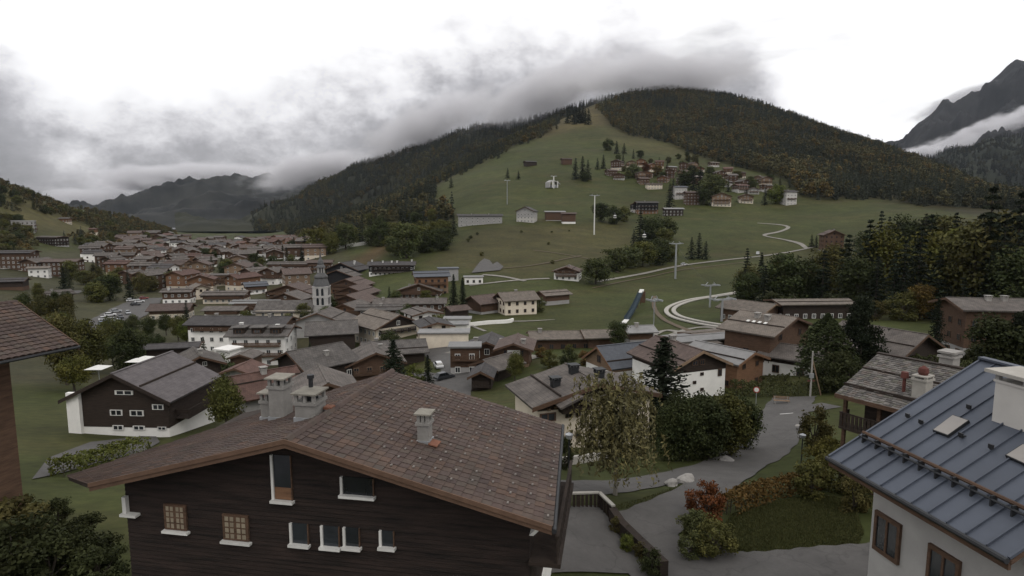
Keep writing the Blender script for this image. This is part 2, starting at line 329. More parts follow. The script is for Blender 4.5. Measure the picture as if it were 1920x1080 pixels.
def ground_colors():
    U, V = proj(gx.ravel(), gy.ravel(), GZ.ravel()); Yv = gy.ravel(); Xv = gx.ravel()
    c = np.tile(np.array([.055, .068, .026]), (len(U), 1))
    def blend(poly_or_mask, col, k=1.0):
        msk = inpoly(U, V, poly_or_mask) if isinstance(poly_or_mask, list) else poly_or_mask
        w = (msk.astype(float) * k)[:, None]; c[:] = c * (1 - w) + np.array(col) * w
    n1 = vnoise(Xv, Yv, 18, 3); n2 = vnoise(Xv, Yv, 60, 5)
    dry = np.clip(n1 * .5 + n2 * .5 + .15, 0, 1)[:, None] * .5
    c[:] = c * (1 - dry) + np.array([.085, .078, .034]) * dry
    blend([(900,430),(1180,415),(1190,470),(1000,520),(860,500),(780,500)], (.082, .070, .036), .55)           # rough pasture
    blend([(640,500),(690,470),(715,455),(740,465),(700,490),(660,505)], (.105, .068, .045), .8)               # bare earth bank
    blend([(1030,205),(1150,190),(1140,235),(1090,240),(1010,262),(990,258)], (.115, .090, .048), .7)           # bare upper run
    blend([(1140,235),(1310,290),(1290,300),(1130,262)], (.10, .088, .045), .5)
    blend((V > 470) & (V < 720) & (U < 660) & (Yv < 1200), (.075, .07, .055), .6)                                # gardens and yards between the houses
    blend([(0,340),(80,375),(200,440),(180,450),(60,430),(0,400)], (.105, .092, .045), .7)
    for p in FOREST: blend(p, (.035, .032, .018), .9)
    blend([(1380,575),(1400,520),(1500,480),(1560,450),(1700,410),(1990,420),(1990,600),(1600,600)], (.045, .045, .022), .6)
    c3 = c.reshape(*gx.shape, 3)
    for _ in range(4):
        for ax in (0, 1): c3 = (np.roll(c3, 1, ax) + c3 * 2 + np.roll(c3, -1, ax)) / 4 if True else c3
    c3[0], c3[-1], c3[:, 0], c3[:, -1] = c3[1], c3[-2], c3[:, 1], c3[:, -2]
    return c3.reshape(-1, 3) * np.array([.80, .76, .62])
def weather(m, amount=.3, scales=((.05, 3), (.4, 4), (2.2, 3)), cracks=0.0, straw=None):
    """uneven growth, wear and damp over a large surface, in world metres"""
    nt = m.node_tree; N = nt.nodes; L = nt.links; b = N['Principled BSDF']; src = b.inputs['Base Color'].links[0].from_socket
    g = N.new('ShaderNodeNewGeometry'); last = src
    if straw:
        mp = N.new('ShaderNodeMapping'); mp.inputs['Scale'].default_value = (.018, .05, .05); mp.inputs['Rotation'].default_value = (0, 0, .5); L.new(g.outputs['Position'], mp.inputs[0])
        n = N.new('ShaderNodeTexNoise'); n.inputs['Scale'].default_value = 1; n.inputs['Detail'].default_value = 8; n.inputs['Roughness'].default_value = .7; L.new(mp.outputs[0], n.inputs['Vector'])
        mr = N.new('ShaderNodeMapRange'); mr.inputs['From Min'].default_value = .5; mr.inputs['From Max'].default_value = .72; mr.inputs['To Max'].default_value = .65; L.new(n.outputs[0], mr.inputs[0])
        mx = N.new('ShaderNodeMix'); mx.data_type = 'RGBA'; L.new(mr.outputs[0], mx.inputs['Factor']); L.new(last, mx.inputs['A']); mx.inputs['B'].default_value = (*straw, 1); last = mx.outputs['Result']
    for sc, det in scales:
        n = N.new('ShaderNodeTexNoise'); n.inputs['Scale'].default_value = sc; n.inputs['Detail'].default_value = det; n.inputs['Roughness'].default_value = .65; L.new(g.outputs['Position'], n.inputs['Vector'])
        mr = N.new('ShaderNodeMapRange'); mr.inputs['From Min'].default_value = .3; mr.inputs['From Max'].default_value = .7; mr.inputs['To Min'].default_value = 1 - amount; mr.inputs['To Max'].default_value = 1 + amount; L.new(n.outputs[0], mr.inputs[0])
        s_ = N.new('ShaderNodeVectorMath'); s_.operation = 'SCALE'; L.new(last, s_.inputs[0]); L.new(mr.outputs[0], s_.inputs['Scale']); last = s_.outputs[0]
    if cracks:
        nz = N.new('ShaderNodeTexNoise'); nz.inputs['Scale'].default_value = .6; L.new(g.outputs['Position'], nz.inputs['Vector']); ad = N.new('ShaderNodeVectorMath'); ad.operation = 'MULTIPLY_ADD'; L.new(nz.outputs['Color'], ad.inputs[0]); ad.inputs[1].default_value = (2.5, 2.5, 2.5); L.new(g.outputs['Position'], ad.inputs[2])
        v = N.new('ShaderNodeTexVoronoi'); v.feature = 'DISTANCE_TO_EDGE'; v.inputs['Scale'].default_value = .28; L.new(ad.outputs[0], v.inputs['Vector'])
        mr = N.new('ShaderNodeMapRange'); mr.inputs['From Max'].default_value = .018; mr.inputs['To Min'].default_value = 1 - cracks; mr.inputs['To Max'].default_value = 1; L.new(v.outputs['Distance'], mr.inputs[0])
        s_ = N.new('ShaderNodeVectorMath'); s_.operation = 'SCALE'; L.new(last, s_.inputs[0]); L.new(mr.outputs[0], s_.inputs['Scale']); last = s_.outputs[0]
    L.new(last, b.inputs['Base Color']); return m
def ground_material():
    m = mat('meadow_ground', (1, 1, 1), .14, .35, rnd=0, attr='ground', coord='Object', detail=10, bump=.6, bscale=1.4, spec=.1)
    return weather(m, .24, ((.012, 5), (.09, 6), (.7, 5)), straw=(.066, .052, .024))
weather(M['asphalt'], .06, ((.08, 5), (.7, 5), (6, 3)), .22); weather(M['gravel'], .18, ((.1, 4), (1.2, 5)))
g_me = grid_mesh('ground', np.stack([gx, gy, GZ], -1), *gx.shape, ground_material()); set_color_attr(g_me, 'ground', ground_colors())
ground = link('ground', g_me); ground['kind'] = 'structure'; ground['label'] = 'meadows and hillside ground of the valley'

# mountains beyond: crest lines by photo position, each a folded slope with its own relief
def fbm(X, Y, s, oct=6, seed=0, ridged=False):
    out = np.zeros_like(X); a = 1.0
    for k in range(oct):
        n = vnoise(X, Y, s, seed + k)
        out += a * ((1 - np.abs(n) * 2) if ridged else n); a *= .5; s *= .47
    return out
def mountain(name, crest, Yc, Yb, zb, label, cols, relief, nc=240, nr=90, seed=1, back=1400):
    us = np.array([c[0] for c in crest]); vs = np.array([c[1] for c in crest]); U = np.linspace(us[0], us[-1], nc); V = np.interp(U, us, vs)
    Yc = np.interp(U, np.linspace(us[0], us[-1], len(Yc)), Yc) if not np.isscalar(Yc) else np.full(nc, Yc)
    P = np.array([at(u, v, y) for u, v, y in zip(U, V, Yc)])
    t = np.linspace(-.6, 1, nr)[:, None]; tt = np.clip(t, 0, 1)
    X = P[None, :, 0] / P[None, :, 1]; Yg = np.where(t >= 0, Yb + (P[None, :, 1] - Yb) * t, 0)
    t2 = np.linspace(0, 1, nr)[:, None]; front = int(nr * .75)
    tf = np.linspace(0, 1, front)[:, None]; tb = np.linspace(0, 1, nr - front + 1)[1:, None]
    Yg = np.vstack([Yb + (P[None, :, 1] - Yb) * tf, P[None, :, 1] + back * tb]); prof = np.vstack([tf ** 1.25, 1 - .8 * tb])
    Xg = X * Yg; rel = fbm(Xg, Yg, relief[1], 7, seed, True) * relief[0]
    w = np.vstack([np.sin(np.clip(tf, 0, 1) * math.pi) ** .7 * .9 + .1 * tf, np.full_like(tb, .5)])
    Z = zb + (P[None, :, 2] - zb) * prof + rel * w
    V3 = np.stack([Xg, Yg, Z], -1)
    m = mat(name + '_cover', cols[0], .5, .004, col2=cols[1], rnd=0, detail=12, spec=.1, bump=1.0, bscale=.03)
    o = link(name, grid_mesh(name, V3, *Xg.shape, m)); o['kind'] = 'structure'; o['label'] = label; return o, V3
left_mountain, LM = mountain('distant_mountain', [(20,436),(120,428),(200,405),(240,388),(290,362),(340,352),(380,338),(430,342),(480,338),(540,344),(590,335),(640,330),(720,330),(800,340)], 4600, 2100, -50,
    'dark blue grey distant mountain closing the valley under the clouds', ((.011, .013, .015), (.038, .038, .034)), (80, 560), seed=4)  # cover colours darkened to include the shade beneath the cloud
mid_ridge, MR = mountain('forested_ridge', [(330,445),(430,434),(520,412),(560,390),(610,352),(660,325),(720,300),(800,272),(860,250),(905,238),(960,232),(1020,222),(1080,205),(1150,186),(1230,190),(1300,210)], [2600, 2500, 2300, 2150, 2050, 2100], 1350, -40,
    'forest covered ridge rising into the cloud behind the ski slope', ((.02, .024, .016), (.035, .035, .02)), (40, 400), seed=9)
rock, RM = mountain('rocky_mountain', [(1640,300),(1690,280),(1705,262),(1722,243),(1750,226),(1762,212),(1790,200),(1805,188),(1838,178),(1850,160),(1872,142),(1888,125),(1905,114),(1925,118),(1980,95),(2060,110),(2200,150),(2400,200)], 4300, 2600, 40,
    'steep rocky mountain with cloud across its face, seen beyond the forest', ((.012, .013, .014), (.042, .041, .042)), (150, 500), seed=21)
rshoulder, RS = mountain('wooded_mountain_shoulder', [(1640,340),(1700,320),(1740,308),(1790,288),(1840,276),(1900,260),(1980,235),(2100,200),(2400,220)], 2900, 1900, -20,
    'dark wooded mountain shoulder below the cloud band', ((.02, .024, .018), (.036, .04, .026)), (60, 350), seed=33)

# ------------------------------------------------------------------ buildings
SH = {}
def window_mesh(kind):
    """a unit window (1 x 1, front at y = -1): frame, mullion and a pane set back"""
    if kind in SH: return SH[kind]
    b = MB(); fr = .1; cols = {'white': M['white_paint'], 'wood': M['brown_wood'], 'tan': M['tan_wood'], 'shut': M['white_paint']}
    b.box(-.5, .5, -1, 0, .5 - fr, .5).box(-.5, .5, -1, 0, -.5, -.5 + fr).box(-.5, -.5 + fr, -.98, 0, -.5 + fr, .5 - fr).box(.5 - fr, .5, -.98, 0, -.5 + fr, .5 - fr).box(-.035, .035, -.96, 0, -.5 + fr, .5 - fr)
    b.box(-.5 + fr, .5 - fr, -.6, 0, -.5 + fr, .5 - fr, 1)
    if kind == 'shut': b.box(-1.0, -.52, -.5, 0, -.5, .5, 2).box(.52, 1.0, -.5, 0, -.5, .5, 2)
    SH[kind] = b.mesh('window', [cols[kind], M['glass'], M['brown_wood']]); return SH[kind]
def chimney_mesh(kind='concrete'):
    k = 'chim' + kind
    if k in SH: return SH[k]
    b = MB(); b.box(-.5, .5, -.5, .5, -1.5, .55).box(-.58, .58, -.58, .58, .55, .66)
    for x, y in ((-.45, -.45), (.45, -.45), (-.45, .45), (.45, .45)): b.box(x - .1, x + .1, y - .1, y + .1, .66, .9)
    b.box(-.68, .68, -.68, .68, .9, 1.0)
    SH[k] = b.mesh('chimney', M[kind]); return SH[k]
BTAG = {}
def balcony(root, x0, x1, y, z, dep=1.2, wood='brown_wood', face=(0, -1), slat=.16):
    """floor slab, posts, rail and upright boards along one face; local frame: face normal"""
    b = MB(); L_ = x1 - x0
    b.box(x0, x1, -dep, 0, -.15, 0); b.box(x0, x1, -dep, -dep + .08, .92, 1.0)
    n = max(3, int(L_ / slat / 1.6)); n = min(n, 40)
    for i in range(n): xx = x0 + (i + .1) * L_ / n; b.box(xx, xx + L_ / n * .72, -dep + .01, -dep + .06, .02, .93)
    for xx in (x0, x1 - .08): b.box(xx, xx + .08, -dep + .1, 0, .5, .98)
    o = b.build('balcony', M[wood], root); fx, fy = face; o.rotation_euler = (0, 0, math.atan2(fx, -fy)); o.location = (0, 0, z)
    if fx == 0: o.location = (0, y, z)
    else: o.location = (y, 0, z)
    return o
ROOTS = []; INFO = {}
def house(label, u, vr, Y, W, L_, yaw, slope=.42, base='white', wall='brown_wood', roof='shingle', hb=None, ox=1.1, oy=1.2, win='white', wsz=(1.15, 1.35), store=2.8, cols=2.7,
          balc=(), chim=((.15, .3),), chimk='concrete', group=None, cat='chalet', name='chalet', guard=True, flat=False, verge='brown_wood', He=None, pos=None, side_wins=True, rt=.28, dormer=0, wskip=(), hrange=(5.5, 14)):
    yw = R(yaw)
    if 55 < yaw < 125 and pos is None: slope *= .72; W *= .86
    if pos is None:                                                       # keep the roof a believable height above the ground it stands on
        for k in range(60):
            q = at(u, vr, Y); h_ = q[2] - hgt(q[0], q[1])
            if h_ < hrange[0]: Y *= .985 if Y > 120 else .99
            elif h_ > hrange[1]: Y *= 1.015
            else: break
        P = Vector(at(u, vr, Y))
    else: P = Vector(pos)
    rd = Vector((math.sin(yw), math.cos(yw), 0)); ed = Vector((math.cos(yw), -math.sin(yw), 0))
    cs = [P + ed * sx * W / 2 + rd * sy * L_ / 2 for sx in (-1, 1) for sy in (-1, 1)]
    gz = hgt([c.x for c in cs], [c.y for c in cs]); g = float(min(gz)) - .3; gm = float(np.mean(gz))
    hr = P.z - g
    if He is None: He = hr - slope * W / 2
    if He < 2.2: He = 2.2; hr = max(hr, He + .8)
    if flat: He = hr; sl = 0
    else: sl = (hr - He) / (W / 2)
    root = empty(name, (P.x, P.y, g), -yw); tag(root, label, cat, group); ROOTS.append((root, W, L_)); INFO[root.name] = (W, L_, He, sl, rt, yw)
    if hb is None: hb = min(He - .3, max(1.2, He * .45))
    hb = min(hb, He)
    w2, l2 = W / 2, L_ / 2
    MB().box(-w2, w2, -l2, l2, -1.5, hb).build('base_wall', M[base], root)
    if flat:
        if hb < He - .05: MB().box(-w2 - .03, w2 + .03, -l2 - .03, l2 + .03, hb, He).build('wall', M[wall], root)
        MB().box(-w2 - ox * .5, w2 + ox * .5, -l2 - ox * .5, l2 + ox * .5, He, He + .35).build('roof', M[roof], root)
    else:
        MB().extrude([(-w2 - .04, hb), (w2 + .04, hb), (w2 + .04, He), (0, He + sl * (w2 + .04)), (-w2 - .04, He)], -l2 - .04, l2 + .04).build('wall', M[wall], root)
        b = MB(); ze = He - sl * ox + rt; zr = He + sl * w2 + rt
        xe = w2 + ox; ye = l2 + oy
        b.slab((0, -ye, zr), (xe, -ye, ze), (xe, ye, ze), (0, ye, zr), rt).slab((-xe, -ye, ze), (0, -ye, zr), (0, ye, zr), (-xe, ye, ze), rt)
        b.box(-.16, .16, -ye - .02, ye + .02, zr - .05, zr + .07)
        rf = b.build('roof', M[roof], root)
    cw = Vector((0, 0, 0)) - P; cx, cyv = cw.dot(ed), cw.dot(rd)          # the viewpoint in the house's own frame
    faces = []
    if cyv < -l2: faces.append(((0, -1), W, -l2 - .04))
    if cyv > l2: faces.append(((0, 1), W, l2 + .04))
    if cx > w2: faces.append(((1, 0), L_, w2 + .04))
    if cx < -w2: faces.append(((-1, 0), L_, -w2 - .04))
    for (fx, fy), wd, off in faces:
        gab = fy != 0; rz = math.atan2(fx, -fy)
        if gab and not flat:
            for sg in (-1, 1):                                               # barge boards on the gable in view
                v = MB(); yb = (l2 + oy + .02) * fy; yb2 = yb + .06 * fy
                z0, z1 = He + sl * w2 + rt - .02, He - sl * ox + rt - .02; X1 = sg * (w2 + ox)
                v.hexa([(0, yb, z0 - .42), (X1, yb, z1 - .42), (X1, yb2, z1 - .42), (0, yb2, z0 - .42), (0, yb, z0), (X1, yb, z1), (X1, yb2, z1), (0, yb2, z0)])
                v.build('verge_board', M[verge], root)
        if win:
            ns = max(1, int((He + (.9 if gab and not flat else 0)) / store)); nc = max(1, int(wd / cols))
            for i in range(ns):
                zc = .6 + (i + .5) * store - .1
                if zc + wsz[1] / 2 > He - .25 and not (gab and not flat): continue
                for j in range(nc):
                    if (i, j) in wskip: continue
                    xx = (j + .5 - nc / 2) * wd / nc
                    if gab and not flat and zc + wsz[1] / 2 > He + sl * (w2 - abs(xx) - wsz[0] / 2) - .3: continue
                    proud = .05 if zc < hb + .7 else .02
                    if gab: loc = (xx * -fy, off - 0 * fy, zc)
                    else: loc = (off, xx * fx, zc)
                    o = link('window', window_mesh(win), root, loc, rz, (wsz[0], .09 + proud, wsz[1]))
            if gab and not flat and hr - He > 2.6:
                link('window', window_mesh(win), root, (0, off, He + (hr - He) * .25), rz, (wsz[0], .09, wsz[1]))
        for k, (which, zf) in enumerate(balc):
            if which == ('g' if gab else 's'):
                bw = 'brown_wood' if wall not in ('black_wood', 'dark_wood') else 'dark_wood'
                balcony(root, -wd / 2 * .86, wd / 2 * .86, off, zf * He + .15, 1.1, bw, (fx, fy))
    if not flat:
        for fx_, fy_ in chim:
            xx = fx_ * w2; zz = hr - abs(xx) * sl + rt
            c = link('chimney', chimney_mesh(chimk), root, (xx, (fy_ * 2 - 1) * l2, zz), 0, (.8, .8, .95))
        if guard and W > 7 and (pos is not None and Y == 0 and u == 0 and P.y < 120 or random.random() < .55):
            gf = random.uniform(.42, .78)
            for sg in (-1, 1):
                if cx * sg > -W:                                             # the long snow bar halfway down the slope
                    xx = sg * w2 * gf; zz = He + sl * (w2 - abs(xx)) + rt + .1
                    MB().box(xx - .07, xx + .07, -l2 - oy * .9, l2 + oy * .9, zz - .16, zz + .1).build('snow_guard', M['dark_wood'], root)
        for k in range(dormer):
            sg = 1 if cx > 0 else -1; yy = (k + .5 - dormer / 2) * L_ / max(dormer, 1); xx = sg * w2 * .5; zz = He + sl * w2 * .5 + rt
            d = MB(); d.box(xx - .2, xx + sg * 2.2, yy - 1.5, yy + 1.5, zz - 1.6, zz + .9, 0) if sg > 0 else d.box(xx - 2.2, xx + .2, yy - 1.5, yy + 1.5, zz - 1.6, zz + .9, 0)
            dd = d.build('dormer', M['dark_wood'], root)
            e0, e1 = (xx - 1.6, xx + 2.8) if sg > 0 else (xx - 2.8, xx + 1.6)
            MB().box(e0, e1, yy - 1.9, yy + 1.9, zz + .92, zz + 1.1).build('dormer_roof', M[roof], root)
            link('window', window_mesh('wood'), root, (xx + sg * 2.2, yy, zz - .1), R(90) * sg, (1.8, .1, 1.0))
    return root

V = house
# --- village centre
V('white hotel with dormers in its grey roof and dark balconies in the village centre', 494, 611, 168, 12, 14.8, 88, .45, 'white', 'white', 'lauze', hb=40, balc=(('s', .38), ('s', .68)), dormer=3, chim=((-.3, .05), (.3, .8)), chimk='white_paint', cat='hotel', name='hotel')
V('long hotel with dark roof and white arcaded ground floor beside the white hotel', 455, 594, 186, 12, 29, 92, .4, 'white', 'brown_wood', 'dark_roof', hb=7.5, balc=(('s', .8),), chim=((.1, .8), (-.2, .2)), cat='hotel', name='hotel')
V('chalet with pale stone gable under the church tower', 608, 582, 208, 16.5, 12, 3, .36, 'greyr', 'greyr', 'shingle', win=None, chim=())
V('hall with one broad slab roof in front of the church', 622, 603, 176, 14, 12.5, 74, .55, 'dark_wood', 'dark_wood', 'lauze', win=None, chim=(), guard=False, cat='hall', name='hall')
V('tan roofed hotel with half timbered gable and cream walls', 722, 585, 186, 15, 15, -42, .42, 'cream', 'dark_wood', 'tan_roof', hb=6.2, cols=2.2, balc=(('g', .72),), chim=(), cat='hotel', name='hotel')
V('plain white blank walled block behind the tan roofed hotel', 791, 580, 205, 9, 9, -30, .2, 'white', 'white', 'shingle', hb=40, win='wood', cols=4, chim=(), cat='building', name='building')
V('cream block with small grey roof beside the white block', 812, 600, 215, 8, 9, -20, .25, 'cream', 'cream', 'dark_roof', hb=40, win='wood', chim=(), cat='building', name='building')
V('low cream shop with flat grey roof beside the square', 833, 622, 188, 6, 13, 88, hrange=(3.4, 4.8), base='cream', wall='cream', roof='metal_grey', hb=40, flat=True, win=None, cat='shop', name='shop')
V('pale flat roofed market hall on the village square', 838, 607, 198, 6, 12, 86, hrange=(3.2, 4.5), base='white', wall='white', roof='metal_grey', hb=40, flat=True, win=None, cat='building', name='building')
V('small white kiosk with pale flat roof at the edge of the meadow', 858, 597, 208, 5, 8, 88, hrange=(3, 4.2), base='white', wall='white', roof='metal_grey', flat=True, hb=40, win=None, cat='kiosk', name='kiosk')
V('white farmhouse with eight windows at the edge of the meadow', 968, 548, 226, 11, 12.5, 68, .62, 'cream', 'dark_wood', 'tan_roof', hb=7, cols=3, win='wood', wsz=(1.0, 1.3), chim=((-.1, .5),), guard=False, cat='farmhouse', name='farmhouse')
V('brown barn with grey roof standing alone on the meadow beside the farmhouse', 1037, 545, 240, 9, 11, 62, .42, 'greyr', 'brown_wood', 'tan_roof', hb=2, win=None, chim=(), cat='barn', name='barn', hrange=(3.6, 5.6))
V('brown shingle barn left of the white farmhouse', 905, 554, 228, 10, 9, 50, .42, 'greyr', 'brown_wood', 'brown_roof', hb=1.5, win=None, chim=(), cat='barn', name='barn')
V('small dark shed under the pair of dark firs', 856, 574, 214, 7, 6, 58, .42, 'dark_wood', 'dark_wood', 'brown_roof', win=None, chim=(), cat='shed', name='shed', hrange=(3.6, 5.6))
V('three storey brown chalet with white base beside a round tree on the meadow', 1065, 499, 312, 12.5, 11, 14, .34, 'white', 'brown_wood', 'brown_roof', hb=4.5, balc=(('g', .5), ('g', .8)))
V('brown gabled chalet with big windows by the square', 917, 633, 152, 8.5, 9, 4, .4, 'brown_wood', 'brown_wood', 'dark_roof', balc=(('g', .55),), chim=((-.7, .5), (.7, .4)))
V('red brown chalet with white banner on its gable', 967, 636, 154, 6, 8, 6, .35, 'tan_wood', 'brown_wood', 'brown_roof', win='wood', chim=((.6, .2),))
V('lean to with pale flat roof beside the brown gabled chalet', 872, 648, 156, 5, 6, 88, base='greyr', wall='brown_wood', roof='metal_grey', flat=True, hb=2.4, balc=(('s', .6),), cat='building', name='building')
V('long low barn with pale roof along the meadow edge', 1062, 622, 156, 8, 16.5, 86, .36, 'brown_wood', 'brown_wood', 'tan_roof', win='wood', chim=((.2, .1),), guard=False, cat='barn', name='barn', hrange=(3.6, 5.6))
V('pale roofed end barn beyond the long low barn', 1128, 620, 158, 8, 8, 84, .36, 'brown_wood', 'brown_wood', 'tan_roof', win=None, chim=(), guard=False, cat='barn', name='barn', hrange=(3.6, 5.6))
V('small grey roofed hut behind the round maple', 1196, 612, 160, 6, 6, 80, .45, 'greyr', 'brown_wood', 'metal_grey', win=None, chim=((.2, .4),), cat='hut', name='hut', hrange=(3.6, 5.6))
V('tiny dark storehouse raised on stones on the small lawn', 905, 690, 120, 3.4, 4.2, 4, .5, 'stone', 'dark_wood', 'dark_roof', hrange=(3.6, 4.8), hb=.6, ox=.7, win=None, balc=(('g', .45),), chim=(), guard=False, cat='storehouse', name='storehouse')
V('grey shingle barn behind the tiny storehouse', 933, 670, 132, 5.5, 6, 40, .4, 'dark_wood', 'dark_wood', 'shingle', hrange=(3.8, 5.2), win=None, chim=(), cat='barn', name='barn')
V('broad low shingle chalet with dark gable below the white hotel', 592, 652, 128, 12, 11, 42, .42, 'cream', 'dark_wood', 'lauze', hb=2.5, balc=(('g', .6),), win='white', chim=((.55, .55),))
V('brown chalet with wooden balcony beside the dark fir', 700, 652, 134, 11, 10, -18, .4, 'brown_wood', 'brown_wood', 'shingle', balc=(('g', .6),), win='tan', chim=((.3, .6),))
V('shingle house with one dark slope behind the brown balcony chalet', 738, 640, 152, 12, 14, 74, .5, 'dark_wood', 'dark_wood', 'lauze', win=None, chim=((-.2, .2),))
V('little chalet with row of attic windows left of the white hotel', 368, 661, 122, 7.5, 8, -34, .42, 'white', 'dark_wood', 'shingle', hb=2.6, cols=1.7, wsz=(.8, .9), balc=(('g', .7),))
V('small brown chalet in front of the white hotel', 461, 661, 136, 4.8, 5, 2, .3, 'white', 'brown_wood', 'shingle', ox=.6, oy=.6, hb=1.5, win='wood', balc=(('g', .6),), chim=())
V('red tiled garage below the small brown chalet', 456, 684, 119, 5, 5, 4, .35, 'greyr', 'greyr', 'red_roof', win=None, chim=(), cat='garage', name='garage', hrange=(3.6, 5.6))
V('grey house with red tiled roof and orange shutter behind the chimneys', 492, 699, 90, 8, 8, 48, .5, 'greyr', 'greyr', 'red_roof', hb=40, win='tan', chim=((.1, .5),), cat='house', name='house')
V('grey gabled roof with skylight behind the twin chimneys', 606, 703, 86, 7, 8, -24, .45, 'greyr', 'brown_wood', 'shingle', win=None, chim=(), cat='house', name='house')
V('low dark roofed white annex left of the arcaded hotel', 324, 645, 152, 5, 11, 74, .3, 'white', 'dark_wood', 'dark_roof', hb=2.4, cols=2, chim=(), cat='annex', name='annex')
V('white corner house below the arcaded hotel', 428, 654, 152, 4, 4, 20, base='white', wall='white', roof='white', flat=True, hb=40, win='wood', cat='house', name='house')
V('house with broad red brown roof by the car park', 322, 570, 246, 11, 13.5, 78, .5, 'cream', 'brown_wood', 'brown_roof', hb=3, chim=(), guard=False, cat='house', name='house')
V('long wooden hotel with pale roof left of the church', 482, 563, 272, 9, 18, 88, .3, 'white', 'orange_wood', 'metal_grey', hb=2.5, win='wood', cols=2, balc=(('s', .55), ('s', .82)), chim=(), cat='hotel', name='hotel')
V('white ground floor building in front of the long wooden hotel', 425, 575, 262, 9, 14, 88, .3, 'white', 'brown_wood', 'shingle', hb=3.5, balc=(('s', .7),), chim=(), cat='building', name='building')
for k, (uu, vv, yy) in enumerate(((660, 566, 282), (664, 550, 300), (668, 535, 318), (660, 521, 338))):
    V(['lowest', 'second lowest', 'second highest', 'topmost'][k] + ' of the stepped wooden chalet roofs right of the church', uu, vv, yy, 17, 13, 12, .36, 'orange_wood', 'orange_wood' if k == 0 else 'brown_wood', 'brown_roof' if k else 'shingle', win='wood', balc=(('g', .5), ('g', .85)), chim=(), group='stepped chalets right of the church')
V('black timber chalet with white chimneys above the stepped chalets', 652, 491, 365, 21, 15, 14, .38, 'black_wood', 'black_wood', 'dark_roof', balc=(('g', .5),), win='white', chim=((-.3, .2), (.4, .5), (.2, .8)), chimk='white_paint')
V('second black timber roof behind the church belfry', 640, 505, 340, 18, 10, 10, .36, 'black_wood', 'black_wood', 'shingle', win=None, chim=())
V('black and white apartment hotel with bright balconies on the hillside', 735, 491, 372, 12, 25, 84, .4, 'white', 'black_wood', 'dark_roof', hb=3, balc=(('s', .35), ('s', .6), ('s', .85)), cols=2.4, chim=((0, .05), (.3, .3), (.3, .5), (.3, .62), (0, .95)), chimk='white_paint', cat='hotel', name='hotel')
V('orange timber chalet with blue grey roof above the village', 808, 509, 334, 12, 14.5, 76, .45, hrange=(10, 14), base='tan_wood', wall='orange_wood', roof='slate', win='wood', balc=(('s', .6),), chim=())
#, 'orange_wood', 'orange_wood', 'slate', win='wood', balc=(('s', .6),), chim=())
V('long grey flat roof behind the orange timber chalet', 840, 503, 360, 8, 10, 80, base='greyr', wall='greyr', roof='slate', flat=True, hb=40, win=None, cat='building', name='building')
V('wide low gabled chalet in front of the orange timber chalet', 790, 530, 302, 19, 11, 4, .32, 'brown_wood', 'brown_wood', 'shingle', win='white', balc=(('g', .6),), chim=((-.5, .2),))
V('long shingle roofed row below the wide low chalet', 770, 560, 258, 10, 26, 87, .4, 'greyr', 'brown_wood', 'shingle', hb=2, chim=((.3, .1), (.3, .9)), cat='house', name='row_house')
V('grey roofed row house right of the stepped chalets', 715, 572, 240, 9, 16, 86, .4, 'cream', 'brown_wood', 'lauze', hb=3, chim=((.3, .5),), cat='house', name='row_house')
V('small pale garage at the track below the gravel patch', 888, 519, 326, 6, 9, 84, hrange=(3, 4.5), base='white', wall='white', roof='metal_grey', flat=True, hb=40, win='wood', cat='garage', name='garage')
V('broad gabled brown chalet behind the church nave', 550, 532, 336, 24, 13, 6, .32, 'brown_wood', 'brown_wood', 'brown_roof', win='white', balc=(('g', .6),), chim=())
V('gabled chalet in front of the broad brown one left of the church', 545, 547, 300, 16, 10, 10, .34, 'brown_wood', 'brown_wood', 'shingle', win='white', chim=())
V('slate roofed white chalet left of the broad brown chalet', 478, 529, 334, 11, 10, 58, .45, 'white', 'brown_wood', 'slate', hb=3, balc=(('s', .6),), chim=())
V('beige flat roofed apartment block with many balconies left of the church', 417, 515, 372, 11, 15, 84, base='cream', wall='tan_wood', roof='shingle', flat=True, hb=2.5, win='white', cols=3, balc=(('s', .3), ('s', .55), ('s', .8)), cat='apartment block', name='apartment_block')
V('brown row house with grey roof below the beige apartment block', 425, 546, 300, 11, 19, 86, .35, 'cream', 'brown_wood', 'shingle', hb=2.5, balc=(('s', .6),), chim=((.2, .3),), cat='house', name='row_house')
V('cream gabled house with tan roof left of the beige apartment block', 372, 533, 312, 9, 9, -40, .42, 'cream', 'cream', 'tan_roof', hb=40, win='wood', chim=(), cat='house', name='house')
V('grey house with white chimney stack by the car park end', 335, 541, 292, 9, 12, 82, .4, 'white', 'brown_wood', 'shingle', hb=3, chim=((.6, .2),), chimk='white_paint', cat='house', name='house')
V('long brown balconied building above the church spire', 545, 491, 432, 11, 26, 86, .3, 'white', 'brown_wood', 'shingle', hb=3, balc=(('s', .5), ('s', .8)), chim=(), cat='building', name='building')
V('brown balconied building right of the church spire', 600, 488, 420, 11, 14, 80, .32, 'brown_wood', 'brown_wood', 'brown_roof', balc=(('s', .4), ('s', .7)), chim=(), cat='building', name='building')
V('small chalet with white base above the long balconied building', 470, 493, 450, 10, 9, 20, .4, 'white', 'brown_wood', 'brown_roof', hb=4)
V('pair of white gables among trees above the beige apartments', 452, 488, 480, 9, 9, 10, .5, 'white', 'white', 'shingle', hb=40, win='wood', cat='house', name='house')
